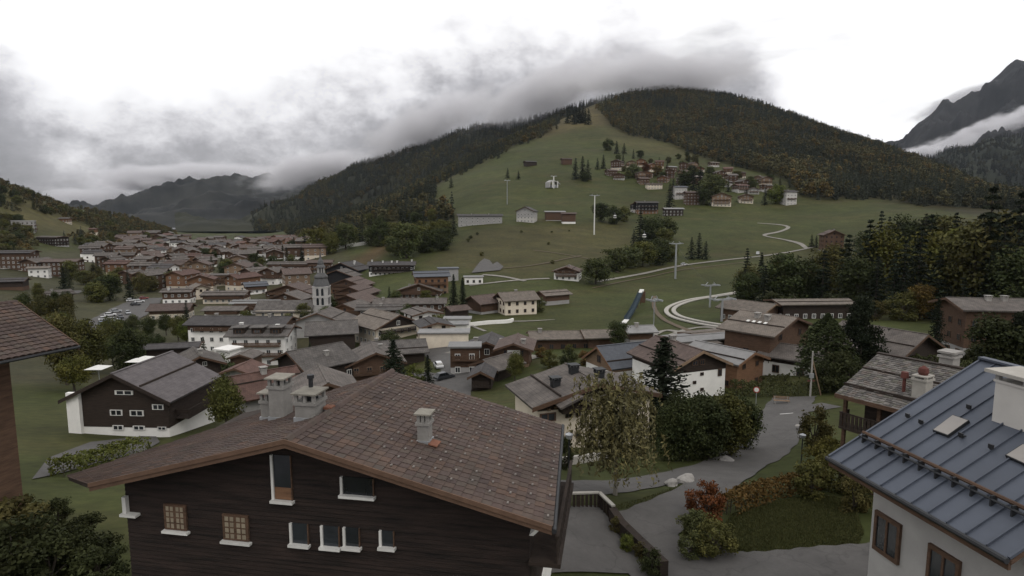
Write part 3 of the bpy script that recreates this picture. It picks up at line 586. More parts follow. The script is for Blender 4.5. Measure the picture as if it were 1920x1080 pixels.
# --- left side of the valley
V('long dark chalet with pale awning on the left slope', 28, 470, 392, 12, 22, 80, .3, 'cream', 'brown_wood', 'dark_roof', hb=2.5, chim=())
V('brown gabled chalet on the left slope above a meadow', 70, 484, 392, 15, 12, 16, .3, 'brown_wood', 'brown_wood', 'shingle', hb=1.5, chim=())
V('long brown roof beside the brown gabled chalet on the left slope', 118, 486, 390, 11, 20, 84, .35, 'brown_wood', 'brown_wood', 'brown_roof', chim=())
V('white roofed villa above the left meadow', 74, 500, 370, 7, 10, 70, .3, 'white', 'white', 'tan_roof', hb=40, chim=(), cat='house', name='house')
V('grey stepped apartment block high on the left slope', 44, 414, 610, 14, 18, 60, base='greyr', wall='greyr', roof='greyr', flat=True, hb=40, win='wood', cols=3.4, balc=(('s', .3), ('s', .6), ('g', .3), ('g', .6)), cat='apartment block', name='apartment_block')
V('dark apartment block with pale balcony bands on the left slope', 98, 443, 575, 14, 24, 104, .15, 'greyr', 'dark_wood', 'shingle', hb=2, win='white', cols=3, balc=(('s', .2), ('s', .5), ('s', .8), ('g', .5)), chim=(), cat='apartment block', name='apartment_block')
V('tan chalet high on the left meadow', 122, 408, 740, 10, 10, 80, .35, 'cream', 'orange_wood', 'shingle', chim=())
V('orange roofed hut on the left meadow edge', 175, 428, 760, 7, 7, 80, .4, 'cream', 'orange_wood', 'red_roof', chim=(), win=None, cat='hut', name='hut')
V('dark roofed barn on the meadow below the left villa', 18, 522, 320, 9, 13, 70, .4, 'brown_wood', 'dark_wood', 'dark_roof', win=None, chim=(), cat='barn', name='barn', hrange=(5, 8))
V('low brown chalet beside the left lane', 105, 545, 285, 8, 10, 30, .36, 'offwhite', 'brown_wood', 'shingle', hrange=(5, 8))
# --- middle slope
V('long low row of houses with dark roofs below the ski slope', 900, 402, 512, 10, 36, 82, .35, 'greyr', 'greyr', 'dark_roof', hb=3, cols=4.5, chim=((.3, .3), (.3, .7)), cat='row of houses', name='row_house')
V('white gabled chalet with dark roof at the end of the long row', 988, 388, 520, 15, 11, 18, .45, 'offwhite', 'greyr', 'dark_roof', hb=5, chim=())
V('pale roofed low building right of the white gabled chalet', 1040, 396, 528, 7, 16, 84, .3, 'greyr', 'brown_wood', 'metal_grey', hb=1, win=None, chim=(), cat='building', name='building')
V('brown shed with white end wall beside the tall lift pylon', 1066, 399, 515, 6, 11, 84, .35, 'white', 'brown_wood', 'brown_roof', hb=2, win=None, chim=(), cat='shed', name='shed')
V('dark barn high on the ski slope', 994, 302, 880, 13, 15, 70, .35, 'dark_wood', 'dark_wood', 'dark_roof', win=None, chim=(), cat='barn', name='barn')
V('small brown barn beside firs high on the ski slope', 1062, 297, 865, 10, 13, 74, .4, 'brown_wood', 'brown_wood', 'brown_roof', win=None, chim=(), cat='barn', name='barn')
# --- hamlet below the forest
HAM = [('white and orange hotel with black roof below the hamlet', 1212, 378, 585, 11, 20, 84, 'orange_wood', 'white', 'black_wood', 'dark_roof', 2),
 ('white gabled annex with black roof beside the orange hotel', 1193, 380, 590, 11, 9, 10, 'white', 'white', 'black_wood', 'dark_roof', 0),
 ('low dark barn with pale roof on the meadow below the hamlet', 1262, 390, 575, 8, 17, 84, 'dark_wood', 'dark_wood', 'dark_wood', 'metal_grey', 0),
 ('white block with blue grey roof among dark firs', 1274, 349, 640, 11, 13, 80, 'white', 'white', 'white', 'slate', 1),
 ('brown chalet with three rows of bright balconies on the hamlet edge', 1297, 359, 622, 11, 13, 86, 'brown_wood', 'brown_wood', 'brown_wood', 'brown_roof', 3),
 ('large tan gabled chalet on the upper meadow edge', 1352, 362, 615, 18, 14, 12, 'cream', 'tan_wood', 'tan_wood', 'brown_roof', 2),
 ('pinkish chalet right of the large tan one', 1398, 364, 628, 13, 11, 10, 'cream', 'tan_wood', 'tan_wood', 'brown_roof', 1),
 ('white house with dark hipped roof at the right end of the hamlet', 1478, 357, 618, 13, 12, 76, 'white', 'white', 'white', 'dark_roof', 1),
 ('pale roofed chalet high in the right of the hamlet', 1424, 330, 735, 11, 12, 40, 'tan_wood', 'tan_wood', 'brown_wood', 'tan_roof', 1),
 ('brown chalet below the pale roofed one', 1388, 346, 690, 12, 14, 70, 'white', 'brown_wood', 'brown_wood', 'red_roof', 1),
 ('grey gabled chalet beside the brown one in the hamlet', 1412, 352, 672, 11, 10, 10, 'white', 'greyr', 'brown_wood', 'shingle', 1),
 ('white chalet with pale roof at the right of the hamlet', 1438, 346, 690, 11, 12, 60, 'white', 'white', 'brown_wood', 'shingle', 0),
 ('dark roofed chalet at the top of the hamlet beside a fir', 1158, 300, 800, 14, 12, 30, 'cream', 'brown_wood', 'brown_wood', 'brown_roof', 1),
 ('red brown chalet at the left edge of the hamlet', 1146, 318, 770, 14, 11, 70, 'brown_wood', 'brown_wood', 'brown_wood', 'brown_roof', 1),
 ('white gabled chalet in the left half of the hamlet', 1161, 325, 750, 13, 11, 14, 'white', 'white', 'brown_wood', 'brown_roof', 1),
 ('orange brown chalet in the middle of the hamlet', 1213, 321, 765, 14, 11, 20, 'tan_wood', 'orange_wood', 'orange_wood', 'brown_roof', 2),
 ('brown chalet below the orange brown one', 1206, 333, 742, 14, 11, 80, 'tan_wood', 'brown_wood', 'brown_wood', 'brown_roof', 1),
 ('long pale walled chalet at the hamlet foot', 1226, 344, 705, 10, 17, 84, 'cream', 'cream', 'tan_wood', 'brown_roof', 0),
 ('reddish chalet right of the hamlet middle', 1244, 330, 748, 12, 11, 30, 'tan_wood', 'orange_wood', 'orange_wood', 'red_roof', 1),
 ('pale roofed chalet beside the red tree', 1259, 312, 800, 10, 11, 70, 'brown_wood', 'brown_wood', 'brown_wood', 'metal_grey', 0),
 ('small white chalet among trees above the hamlet', 1338, 304, 860, 10, 12, 76, 'white', 'white', 'brown_wood', 'tan_roof', 0),
 ('orange chalet half hidden by trees in the hamlet', 1312, 313, 810, 11, 11, 20, 'cream', 'orange_wood', 'orange_wood', 'brown_roof', 1),
 ('brown chalet with pale front below the forest edge', 1386, 322, 780, 11, 12, 70, 'cream', 'brown_wood', 'brown_wood', 'brown_roof', 1),
 ('grey chalet between trees right of the orange chalet', 1362, 338, 730, 11, 12, 40, 'white', 'brown_wood', 'brown_wood', 'shingle', 1)]
for lb, u_, v_, Y_, W_, L__, yw, b_, w_, w2_, rf_, nb in HAM:
    b_, w_, w2_ = ('offwhite' if q == 'white' else q for q in (b_, w_, w2_))
    V(lb, u_, v_, Y_, W_, L__, yw, .36, b_, w_ if w_ != 'offwhite' else w2_, rf_, hb=4.5 if b_ != w_ else None, balc=tuple((('g' if yw < 45 else 's'), (i + 1) / (nb + 1.2)) for i in range(nb)), chim=((.2, .4),), group='hamlet below the forest', cols=3.2)
V('dark gabled chalet among autumn trees at the meadow edge', 1560, 432, 335, 12, 10, 10, .45, 'greyr', 'brown_wood', 'brown_roof', hb=2, win='wood', chim=((.1, .3),))

# --- the crowded far village: houses too small to tell one from the next
far_poly = [(150,478),(215,455),(280,440),(360,452),(440,456),(545,452),(585,470),(600,482),(500,492),(440,500),(350,505),(420,512),(600,500),(560,540),(470,548),(400,560),(330,545),(280,548),(170,500)]
placed = []
far_specs = [('brown_wood', 'shingle', 'brown_wood', 'grey roofed brown chalet in the far village'), ('white', 'shingle', 'brown_wood', 'grey roofed chalet with white base in the far village'),
             ('cream', 'brown_roof', 'tan_wood', 'brown roofed pale chalet in the far village'), ('cream', 'red_roof', 'orange_wood', 'red roofed chalet in the far village'),
             ('white', 'dark_roof', 'white', 'dark roofed white house in the far village')]
tries = 0
while len(placed) < 165 and tries < 9000:
    tries += 1
    uu = random.uniform(140, 610); vv = random.uniform(438, 562)
    if not inpoly(np.array([uu]), np.array([vv]), far_poly)[0]: continue
    p = on_ground(uu, vv)
    if p is None or p.y > 1500 or p.y < 255: continue
    if any((p.x - q[0]) ** 2 + (p.y - q[1]) ** 2 < (17 + p.y * .006) ** 2 for q in placed): continue
    if any((p.x - r.location.x) ** 2 + (p.y - r.location.y) ** 2 < 19 ** 2 for r, _, _ in ROOTS[:75]): continue
    placed.append((p.x, p.y))
    k = random.choices(range(5), (4, 3, 3, 1.2, 2))[0] if uu < 460 or vv > 470 else random.choices(range(5), (1, 1, 2, 5, 1))[0]
    bs, rf_, wl, lb = far_specs[k]
    Hh = random.uniform(7.5, 11)
    V(lb, 0, 0, 0, random.uniform(9, 14), random.uniform(9, 16), random.choice((random.uniform(-25, 35), random.uniform(60, 105))), .36, bs, wl, rf_, hb=random.uniform(2.5, 4.5), pos=(p.x, p.y, p.z + Hh),
      cols=4.2 if p.y < 700 else 6, win='white' if k != 4 else 'wood', balc=(('g', .55), ('s', .55)) if random.random() < .5 else (), chim=((.2, .3),) if p.y < 700 else (), guard=p.y < 600, group='far village, ' + rf_.replace('_', ' ') + ' houses')

# --- church
def church():
    u, Y = 605, 254; base = at(u, 600, Y); g = hgt(base[0], base[1]); root = empty('church', (base[0], base[1], g), R(4)); tag(root, 'church with pale stone belfry and tall grey onion spire in the village centre', 'church')
    zt = lambda v: at(u, v, Y)[2] - g
    s = 3.0; z1 = zt(536)
    MB().box(-s, s, -s, s, -2, z1).build('tower', M['pale_stone'], root)
    for v in (537, 556, 571): MB().box(-s - .22, s + .22, -s - .22, s + .22, zt(v) - .15, zt(v) + .2).build('string_course', M['pale_stone'], root)
    for v in (546, 563.5):
        for xx in (-1.0, 1.0):
            for rz in (0, R(90), R(-90)):
                b = MB(); h = 1.55; b.extrude([(-.5, -h), (.5, -h), (.5, h * .6), (.3, h * .9), (0, h), (-.3, h * .9), (-.5, h * .6)], -.06, .3)
                o = b.build('belfry_opening', M['glass'], root); o.rotation_euler = (0, 0, rz)
                o.location = Matrix.Rotation(rz, 3, 'Z') @ Vector((xx, -s - .0, zt(v)))
    prof = [(3.5, zt(536)), (3.35, zt(533)), (2.9, zt(527)), (2.55, zt(522)), (2.9, zt(519.5)), (2.7, zt(517)), (1.9, zt(513.5)), (1.55, zt(511))]
    def lathe(prof, n=8):
        b = MB()
        for (r0, z0), (r1, z1_) in zip(prof, prof[1:]):
            for k in range(n):
                a0, a1 = (2 * math.pi * (k + .5) / n), (2 * math.pi * (k + 1.5) / n)
                b.poly([(r0 * math.cos(a0), r0 * math.sin(a0), z0), (r0 * math.cos(a1), r0 * math.sin(a1), z0), (r1 * math.cos(a1), r1 * math.sin(a1), z1_), (r1 * math.cos(a0), r1 * math.sin(a0), z1_)])
        return b
    lathe(prof).build('spire', M['lead'], root)
    for k in range(8):
        a = 2 * math.pi * (k + .5) / 8; MB().tube([(1.35 * math.cos(a), 1.35 * math.sin(a), zt(511) - .3), (1.35 * math.cos(a), 1.35 * math.sin(a), zt(501))], .2, 5).build('lantern_column', M['pale_stone'], root)
    lathe([(.9, zt(512)), (.9, zt(500))]).build('lantern_core', M['lead'], root)
    lathe([(2.0, zt(501.5)), (1.8, zt(499)), (1.2, zt(496)), (1.3, zt(493)), (1.05, zt(489)), (.55, zt(485)), (.3, zt(478)), (.08, zt(470))]).build('lantern_spire', M['lead'], root)
    MB().box(-.09, .09, -.09, .09, zt(470.5), zt(463)).box(-.6, .6, -.08, .08, zt(466.5), zt(466.5) + .2).build('cross', M['dark_metal'], root)
    w, l, he, hr = 6.5, 22, zt(577), zt(562)
    dx = -4.2
    nv = MB(); nv.box(-l + dx + 1, dx + 1, -w, w, -2, he); nv.build('nave_wall', M['cream'], root)
    b = MB(); b.slab((-l + dx, -w - .8, he - .6), (dx + 1.6, -w - .8, he - .6), (dx + 1.6, 0, hr), (-l + dx, 0, hr), .35).slab((-l + dx, 0, hr), (dx + 1.6, 0, hr), (dx + 1.6, w + .8, he - .6), (-l + dx, w + .8, he - .6), .35); b.build('nave_roof', M['lauze'], root)
    for i in range(5): link('nave_window', window_mesh('white'), root, (-l + dx + 4 + i * 3.8, -w - .02, he * .5), 0, (1.1, .12, 2.4))
M['pale_stone'] = mat('pale_stone', (.38, .365, .35), .15, .8, bump=.2); M['lead'] = mat('lead_grey', (.085, .084, .084), .2, 1, rough=.6)
church()
# lower storey banner on the red brown chalet
for r, W_, L__ in ROOTS:
    if 'white banner' in r['label']:
        MB().box(-1.3, 1.3, -L__ / 2 - .2, -L__ / 2 - .12, 4.0, 5.3).build('banner', M['white_paint'], r)

hp = [(1135,312),(1240,312),(1330,318),(1430,332),(1450,352),(1400,362),(1330,352),(1240,345),(1150,335)]; n_ = 0
for _ in range(800):
    if n_ >= 16: break
    uu, vv = random.uniform(1135, 1450), random.uniform(310, 362)
    if not inpoly(np.array([uu]), np.array([vv]), hp)[0]: continue
    p = on_ground(uu, vv)
    if p is None or any((p.x - r.location.x) ** 2 + (p.y - r.location.y) ** 2 < 17 ** 2 for r, _, _ in ROOTS): continue
    n_ += 1; bs, rf_, wl, lb = far_specs[random.choice((0, 2, 3, 2))]
    V('small chalet half hidden between the hamlet houses', 0, 0, 0, random.uniform(9, 12), random.uniform(9, 12), random.choice((random.uniform(-25, 35), random.uniform(60, 105))), .38, bs, wl, rf_, hb=3, pos=(p.x, p.y, p.z + random.uniform(7.5, 10)), cols=4, balc=(('g', .55), ('s', .55)), chim=(), group='hamlet below the forest')

# ------------------------------------------------------------------ houses close by
def hit_plane(u, v, P0, n):
    r = Vector(ray(u, v)); P0 = Vector(P0); n = Vector(n); return r * (P0.dot(n) / r.dot(n))
def pix_window(root, W, L_, u0, v0, u1, v1, kind='wood', proud=.1, label=None):
    """a window seen between two photo corners, set into whichever wall of the house faces us there"""
    mw = Matrix.Translation(root.location) @ Matrix.Rotation(root.rotation_euler.z, 4, 'Z'); inv = mw.inverted(); o = inv @ Vector((0, 0, 0)); best = None
    d = inv.to_3x3() @ Vector(ray((u0 + u1) / 2, (v0 + v1) / 2))
    for ax, val, rz in ((1, -L_ / 2 - .04, 0), (0, W / 2 + .04, R(90)), (0, -W / 2 - .04, R(-90)), (1, L_ / 2 + .04, R(180))):
        if abs(d[ax]) < 1e-6: continue
        t = (val - o[ax]) / d[ax]; q = o + d * t
        lim = W / 2 if ax == 1 else L_ / 2
        if t > 0 and abs(q[1 - ax]) < lim + .1 and (best is None or t < best[0]): best = (t, q, rz, ax)
    if best is None: return None
    t, q, rz, ax = best; sc = t / F
    d2 = inv.to_3x3() @ Vector(ray(u1, (v0 + v1) / 2)); d1 = inv.to_3x3() @ Vector(ray(u0, (v0 + v1) / 2))
    val = q[ax]; a = o + d1 * ((val - o[ax]) / d1[ax]); b = o + d2 * ((val - o[ax]) / d2[ax])
    w = min((a - b).length, (u1 - u0) * sc * 2.2); h = (v1 - v0) * sc
    return link('window', window_mesh(kind), root, q, rz, (w, proud, h))

Wc, Lc = 11.4, 7.2
M['purple_slate'] = roof_mat('purple_grey_slate', (.108, .096, .097), row=.35, depth=.22, var=.22, scale=1.2, rnd=0)
rt = V('dark timber building with white base and mauve grey roof beside the parking area', 0, 0, 0, Wc, Lc + 2.4, 3, .49, 'white', 'dark_wood', 'purple_slate', hb=3.4, pos=(-45.0, 73.0, -18.3), win=None, ox=.9, oy=.9, chim=(), verge='dark_wood', cat='building', name='building')
for a in ((216, 732, 250, 740), (207, 768, 230, 779), (244, 769, 270, 780), (286, 758, 307, 768), (212, 797, 232, 806), (250, 798, 272, 806), (296, 800, 312, 806)): pix_window(rt, Wc, Lc + 2.4, *a, 'white')
MB().box(-Wc / 2 - .3, -Wc / 2 + 1.2, -(Lc + 2.4) / 2 - .5, -(Lc + 2.4) / 2, -1, 7.5).build('corner_pier', M['white'], rt)
balcony(rt, -3.5, 3.5, Wc / 2 + .04, 4.2, 1.6, 'dark_wood', (1, 0))

Wd, Ld = 12.2, 6.6
rt = V('white chalet with worn shingle roof behind the weeping birch', 0, 0, 0, Wd, Ld, -18.9, .25, 'cream', 'dark_wood', 'shingle', hb=6.0, pos=(7.18, 61.4, -16.6), win=None, ox=.9, oy=.8, chim=((-.55, .35), (-.1, .6), (.25, .35)), chimk='dark_metal', verge='brown_wood')
for a in ((1012, 774, 1042, 790), (1060, 770, 1072, 783), (1080, 768, 1088, 781), (1062, 810, 1073, 820), (1079, 808, 1088, 819), (1052, 740, 1068, 749)): pix_window(rt, Wd, Ld, *a, 'wood')
b = MB(); b.slab((-4.6, -5.2, 6.75), (-2.4, -5.2, 7.6), (-2.4, -1, 7.6), (-4.6, -1, 6.75), .2).slab((-2.4, -5.2, 7.6), (-.2, -5.2, 6.75), (-.2, -1, 6.75), (-2.4, -1, 7.6), .2)
b.build('dormer_roof', M['shingle'], rt)
MB().extrude([(-4.0, 5.8), (-.8, 5.8), (-.8, 6.75), (-2.4, 7.35), (-4.0, 6.75)], -4.3, -1).build('dormer', M['dark_wood'], rt)
for k in range(3): MB().box(-5.2 + k * .7, -4.9 + k * .7, -3.6, 2.4, 6.02 + k * .16, 6.2 + k * .16).build('roof_lath', M['tan_wood'], rt)

We, Le = 9.6, 7.5
rt = V('white chalet with dark timber gable behind the tall clipped trees', 0, 0, 0, We, Le + 3, -21.6, .44, 'white', 'dark_wood', 'brown_roof', hb=5.3, pos=(25.8, 93.0, -20.2), win=None, ox=.7, oy=.8, chim=((.1, .7),), verge='tan_wood')
for a in ((1298, 676, 1308, 685), (1312, 674, 1321, 684), (1313, 698, 1319, 704), (1299, 714, 1305, 720), (1313, 727, 1319, 733), (1346, 691, 1353, 705)): pix_window(rt, We, Le + 3, *a, 'wood')
rt = V('chalet with blue grey slate roof and skylight beside the tall dark pine', 0, 0, 0, 8.4, 14, 65.6, .62, 'white', 'tan_wood', 'slate', hb=3.4, pos=(21.2, 104.2, -22.6), win='wood', ox=.5, oy=.6, chim=(), verge='orange_wood', cols=2.4)
def roof_light(root, px, side=1):
    """a skylight lying in the roof slope between four photo corners"""
    W_, L__, He_, sl_, rt_, yw_ = INFO[root.name]; o = root.location; mw = Matrix.Translation(o) @ Matrix.Rotation(-yw_, 4, 'Z'); n = (mw.to_3x3() @ Vector((sl_ * side, 0, 1))).normalized(); P0 = mw @ Vector((W_ / 2 * side, 0, He_ + rt_)); qs = [mw.inverted() @ (hit_plane(*c, P0, n) + n * .12) for c in px]
    f_ = MB(); up = Vector((sl_ * side, 0, 1)).normalized(); f_.hexa([*[q - up * .3 for q in qs], *qs]); f_.build('skylight', M['sky_pane'], root)
M['sky_pane'] = mat('pale_skylight', (.36, .39, .43), .15, 1, rough=.3)
roof_light(rt, ((1192, 679), (1206, 681), (1216, 667), (1200, 663)))
Wg, Lg = 7.2, 10
rt = V('new orange timber chalet with pale roof behind the dark gabled one', 0, 0, 0, Wg, Lg, -36, .34, 'orange_wood', 'orange_wood', 'metal_grey', hb=.4, pos=(35.6, 100.5, -22.4), win='wood', wsz=(.8, .9), ox=.8, oy=.8, chim=(), verge='orange_wood', guard=True)
rt = V('big brown timber chalet with pale stepped roof beside the ski station', 0, 0, 0, 14.5, 8.5, -40, .3, 'white', 'brown_wood', 'tan_roof', hb=3.3, pos=(47.4, 111.5, -18.7), win='wood', wsz=(1.2, 1.4), cols=5, ox=1, oy=1.3, chim=((-.35, .35), (-.3, .6)), chimk='concrete', verge='brown_wood')
for k in range(4): MB().slab((-4.6, -2 + k * 1.1, 9.6), (-3.9, -2 + k * 1.1, 9.81), (-3.9, -1.5 + k * 1.1, 9.81), (-4.6, -1.5 + k * 1.1, 9.6), .1).build('skylight', M['white_paint'], rt)
# ski station and right side
V('small lift station building with stepped roof by the pylons', 1408, 566, 178, 11, 13, -40, .32, 'tan_wood', 'brown_wood', 'tan_roof', win='white', cols=2, chim=(), verge='tan_wood', cat='station', name='lift_station', hrange=(5, 9))
V('long low ski station hall with stepped grey roof below the forest', 1520, 562, 186, 10, 21, 86, .22, 'dark_wood', 'dark_wood', 'tan_roof', win='white', cols=2.4, chim=(), cat='station', name='lift_station', hrange=(5, 8))
V('low grey roofed store left of the big brown chalet', 1345, 622, 128, 7, 12, 66, .16, 'dark_wood', 'dark_wood', 'tan_roof', win=None, chim=(), cat='store', name='store', hrange=(3.2, 5))
V('long flat grey shed beside the coaster track', 1312, 630, 120, 6, 12, 70, .12, 'dark_wood', 'dark_wood', 'metal_grey', win=None, chim=(), guard=False, cat='shed', name='shed', hrange=(3.2, 4.6))
V('low pale roofed garage in front of the long flat shed', 1290, 640, 112, 5.5, 9, 72, .12, 'dark_wood', 'dark_wood', 'tan_roof', win=None, chim=(), guard=False, cat='garage', name='garage', hrange=(3.0, 4.2))
V('white and shingle wing beside the columnar tree', 1492, 650, 104, 7, 8, -48, .38, 'white', 'dark_wood', 'shingle', hb=3, win='wood', chim=(), cat='house', name='house', hrange=(4, 8))
V('dark gabled chalet with pale roof behind the spreading pine', 1655, 616, 108, 11.5, 13, -28, .48, 'dark_wood', 'dark_wood', 'shingle', hb=1.5, win=None, chim=(), verge='red_trim' if 'red_trim' in M else 'brown_wood', hrange=(5, 9))
V('tall shingle roofed chalet with white base at the right edge', 1885, 562, 112, 11, 18, 98, .36, 'greyr', 'brown_wood', 'shingle', hb=3.0, win='wood', chim=((.25, .3), (.25, .45)), hrange=(7, 14))

# --- shingle roofed house below the blue roof, every shingle laid as a piece
def shingle_house():
    W, L_, yaw, s = 10.2, 9.5, R(148), .38
    r = Vector((math.sin(yaw), math.cos(yaw), 0)); A = Vector((26.98, 39.87, -9.97)) - Vector((math.sin(R(153.5)), math.cos(R(153.5)), 0)) * 2.55
    C = A + r * (L_ / 2)
    g = min(hgt(C.x - 4, C.y), hgt(C.x, C.y)) - .3
    root = empty('chalet', (C.x, C.y, g), -yaw); tag(root, 'weathered shingle roofed chalet with round chimney below the blue metal roof', 'chalet')
    hr = C.z - g; w2 = W / 2; l2 = L_ / 2; he = hr - s * w2
    MB().box(-w2 + 1.3, w2 - 1.3, -l2 + 1.3, l2 - 1.3, -1.5, he + .2).build('wall', M['dark_wood'], root)
    MB().extrude([(-w2 + 1.3, he), (w2 - 1.3, he), (w2 - 1.3, he + .3), (0, hr - .35), (-w2 + 1.3, he + .3)], -l2 + 1.3, l2 - 1.3).build('gable', M['dark_wood'], root)
    b = MB(); b.slab((0, -l2, hr - .05), (w2, -l2, he - .05), (w2, l2, he - .05), (0, l2, hr - .05), .14).slab((-w2, -l2, he - .05), (0, -l2, hr - .05), (0, l2, hr - .05), (-w2, l2, he - .05), .14)
    b.build('roof_deck', M['dark_wood'], root)
    n = 0; rows = 24; sl = math.hypot(w2, hr - he); MS = [mat('weathered_shingle_' + k, c, .3, 3, rnd=0, bump=.3) for k, c in (('grey', (.140, .128, .117)), ('dark', (.082, .075, .070)), ('mossy', (.108, .102, .084)), ('brown', (.118, .098, .086)))]
    bb = MB()
    for side in (1, -1):
        for i in range(rows):
            t0, t1 = i / rows, (i + 1.25) / rows
            y = -l2
            step = (.12 if i >= 17 else 0)                                     # the broad steps across the slope
            up = (.16 if i < 9 else .08 if i < 19 else 0)
            while y < l2 - .05:
                wd = min(random.uniform(.16, .42), l2 - y); jit = random.uniform(-.05, .05); mi = random.choices(range(4), (5, 3, 2, 1.5))[0]
                x0, x1 = side * w2 * t0, side * (w2 * t1 + jit); z0, z1 = hr - (hr - he) * t0 + .0 + up, hr - (hr - he) * abs(x1) / w2 + .045 + up
                th = .03; pp = [(x0, y + .01, z0 - th), (x1, y + .01, z1 - th), (x1, y + wd - .01, z1 - th), (x0, y + wd - .01, z0 - th), (x0, y + .01, z0), (x1, y + .01, z1), (x1, y + wd - .01, z1), (x0, y + wd - .01, z0)]
                if side < 0: pp = [pp[3], pp[2], pp[1], pp[0], pp[7], pp[6], pp[5], pp[4]]
                bb.hexa(pp, mi); y += wd
    o = bb.build('shingles', MS, root); o['kind'] = 'stuff'
    MB().box(-.2, .2, -l2 - .05, l2 + .05, hr + .16, hr + .24).build('ridge_board', M['dark_wood'], root)
    for i in (9, 19):
        x = w2 * (i / rows); MB().box(x - .05, x + .06, -l2, l2, hr - (hr - he) * i / rows + .02, hr - (hr - he) * i / rows + .2).build('step_board', M['dark_wood'], root)
    MB().box(w2 + .02, w2 + .1, -l2, l2, he - .25, he + .02).build('eave_board', M['brown_wood'], root)
    for k in range(5): yy = -l2 + .4 + k * (L_ - .8) / 4; MB().box(w2 - .7, w2 - .5, yy - .1, yy + .1, -1, he).build('post', M['brown_wood'], root)
    balcony(root, -l2 * .95, l2 * .95, w2 - 1.3, he - 2.2, 1.1, 'dark_wood', (1, 0))
    # the chimney stack that shows in front of the ridge
    cp = hit_plane(1728, 742, A, (r.cross(Vector((math.cos(yaw), -math.sin(yaw), -s)))).normalized()); q = Matrix.Rotation(yaw, 3, 'Z') @ (cp - Vector((C.x, C.y, g)))
    c = MB(); c.box(-.45, .45, -.38, .38, -1, 1.0).box(-.53, .53, -.46, .46, 1.0, 1.12).box(-.5, .5, -.42, .42, 1.25, 1.33)
    for x in (-.4, .4):
        for y in (-.34, .34): c.box(x - .07, x + .07, y - .07, y + .07, 1.12, 1.25)
    c.build('chimney', M['pale_concrete'], root, loc=q)
    d = MB(); d.tube([(0, 0, 1.3), (0, 0, 1.5), (0, 0, 1.75), (0, 0, 1.9)], [.22, .3, .26, .05], 10); d.build('chimney_cowl', M['red_cowl'], root, loc=q)
    d = MB(); d.tube([(0, 0, -.5), (0, 0, .6), (0, 0, .62), (0, 0, 1.0)], [.1, .1, .24, .2], 10); d.build('flue_pipe', M['red_cowl'], root, loc=q + Vector((.1, -1.0, .3)))
    c = MB(); c.box(-.5, .5, -.4, .4, -1, .55).box(-.6, .6, -.5, .5, .55, .68).box(-.6, .6, -.5, .5, .85, .98).box(-.4, .4, -.3, .3, .68, .85)
    c.build('chimney', M['concrete'], root, loc=(-.6, -.6, hr + .1))
M['red_cowl'] = mat('red_clay_cowl', (.10, .035, .028), .3, 3, rnd=.1)
shingle_house()

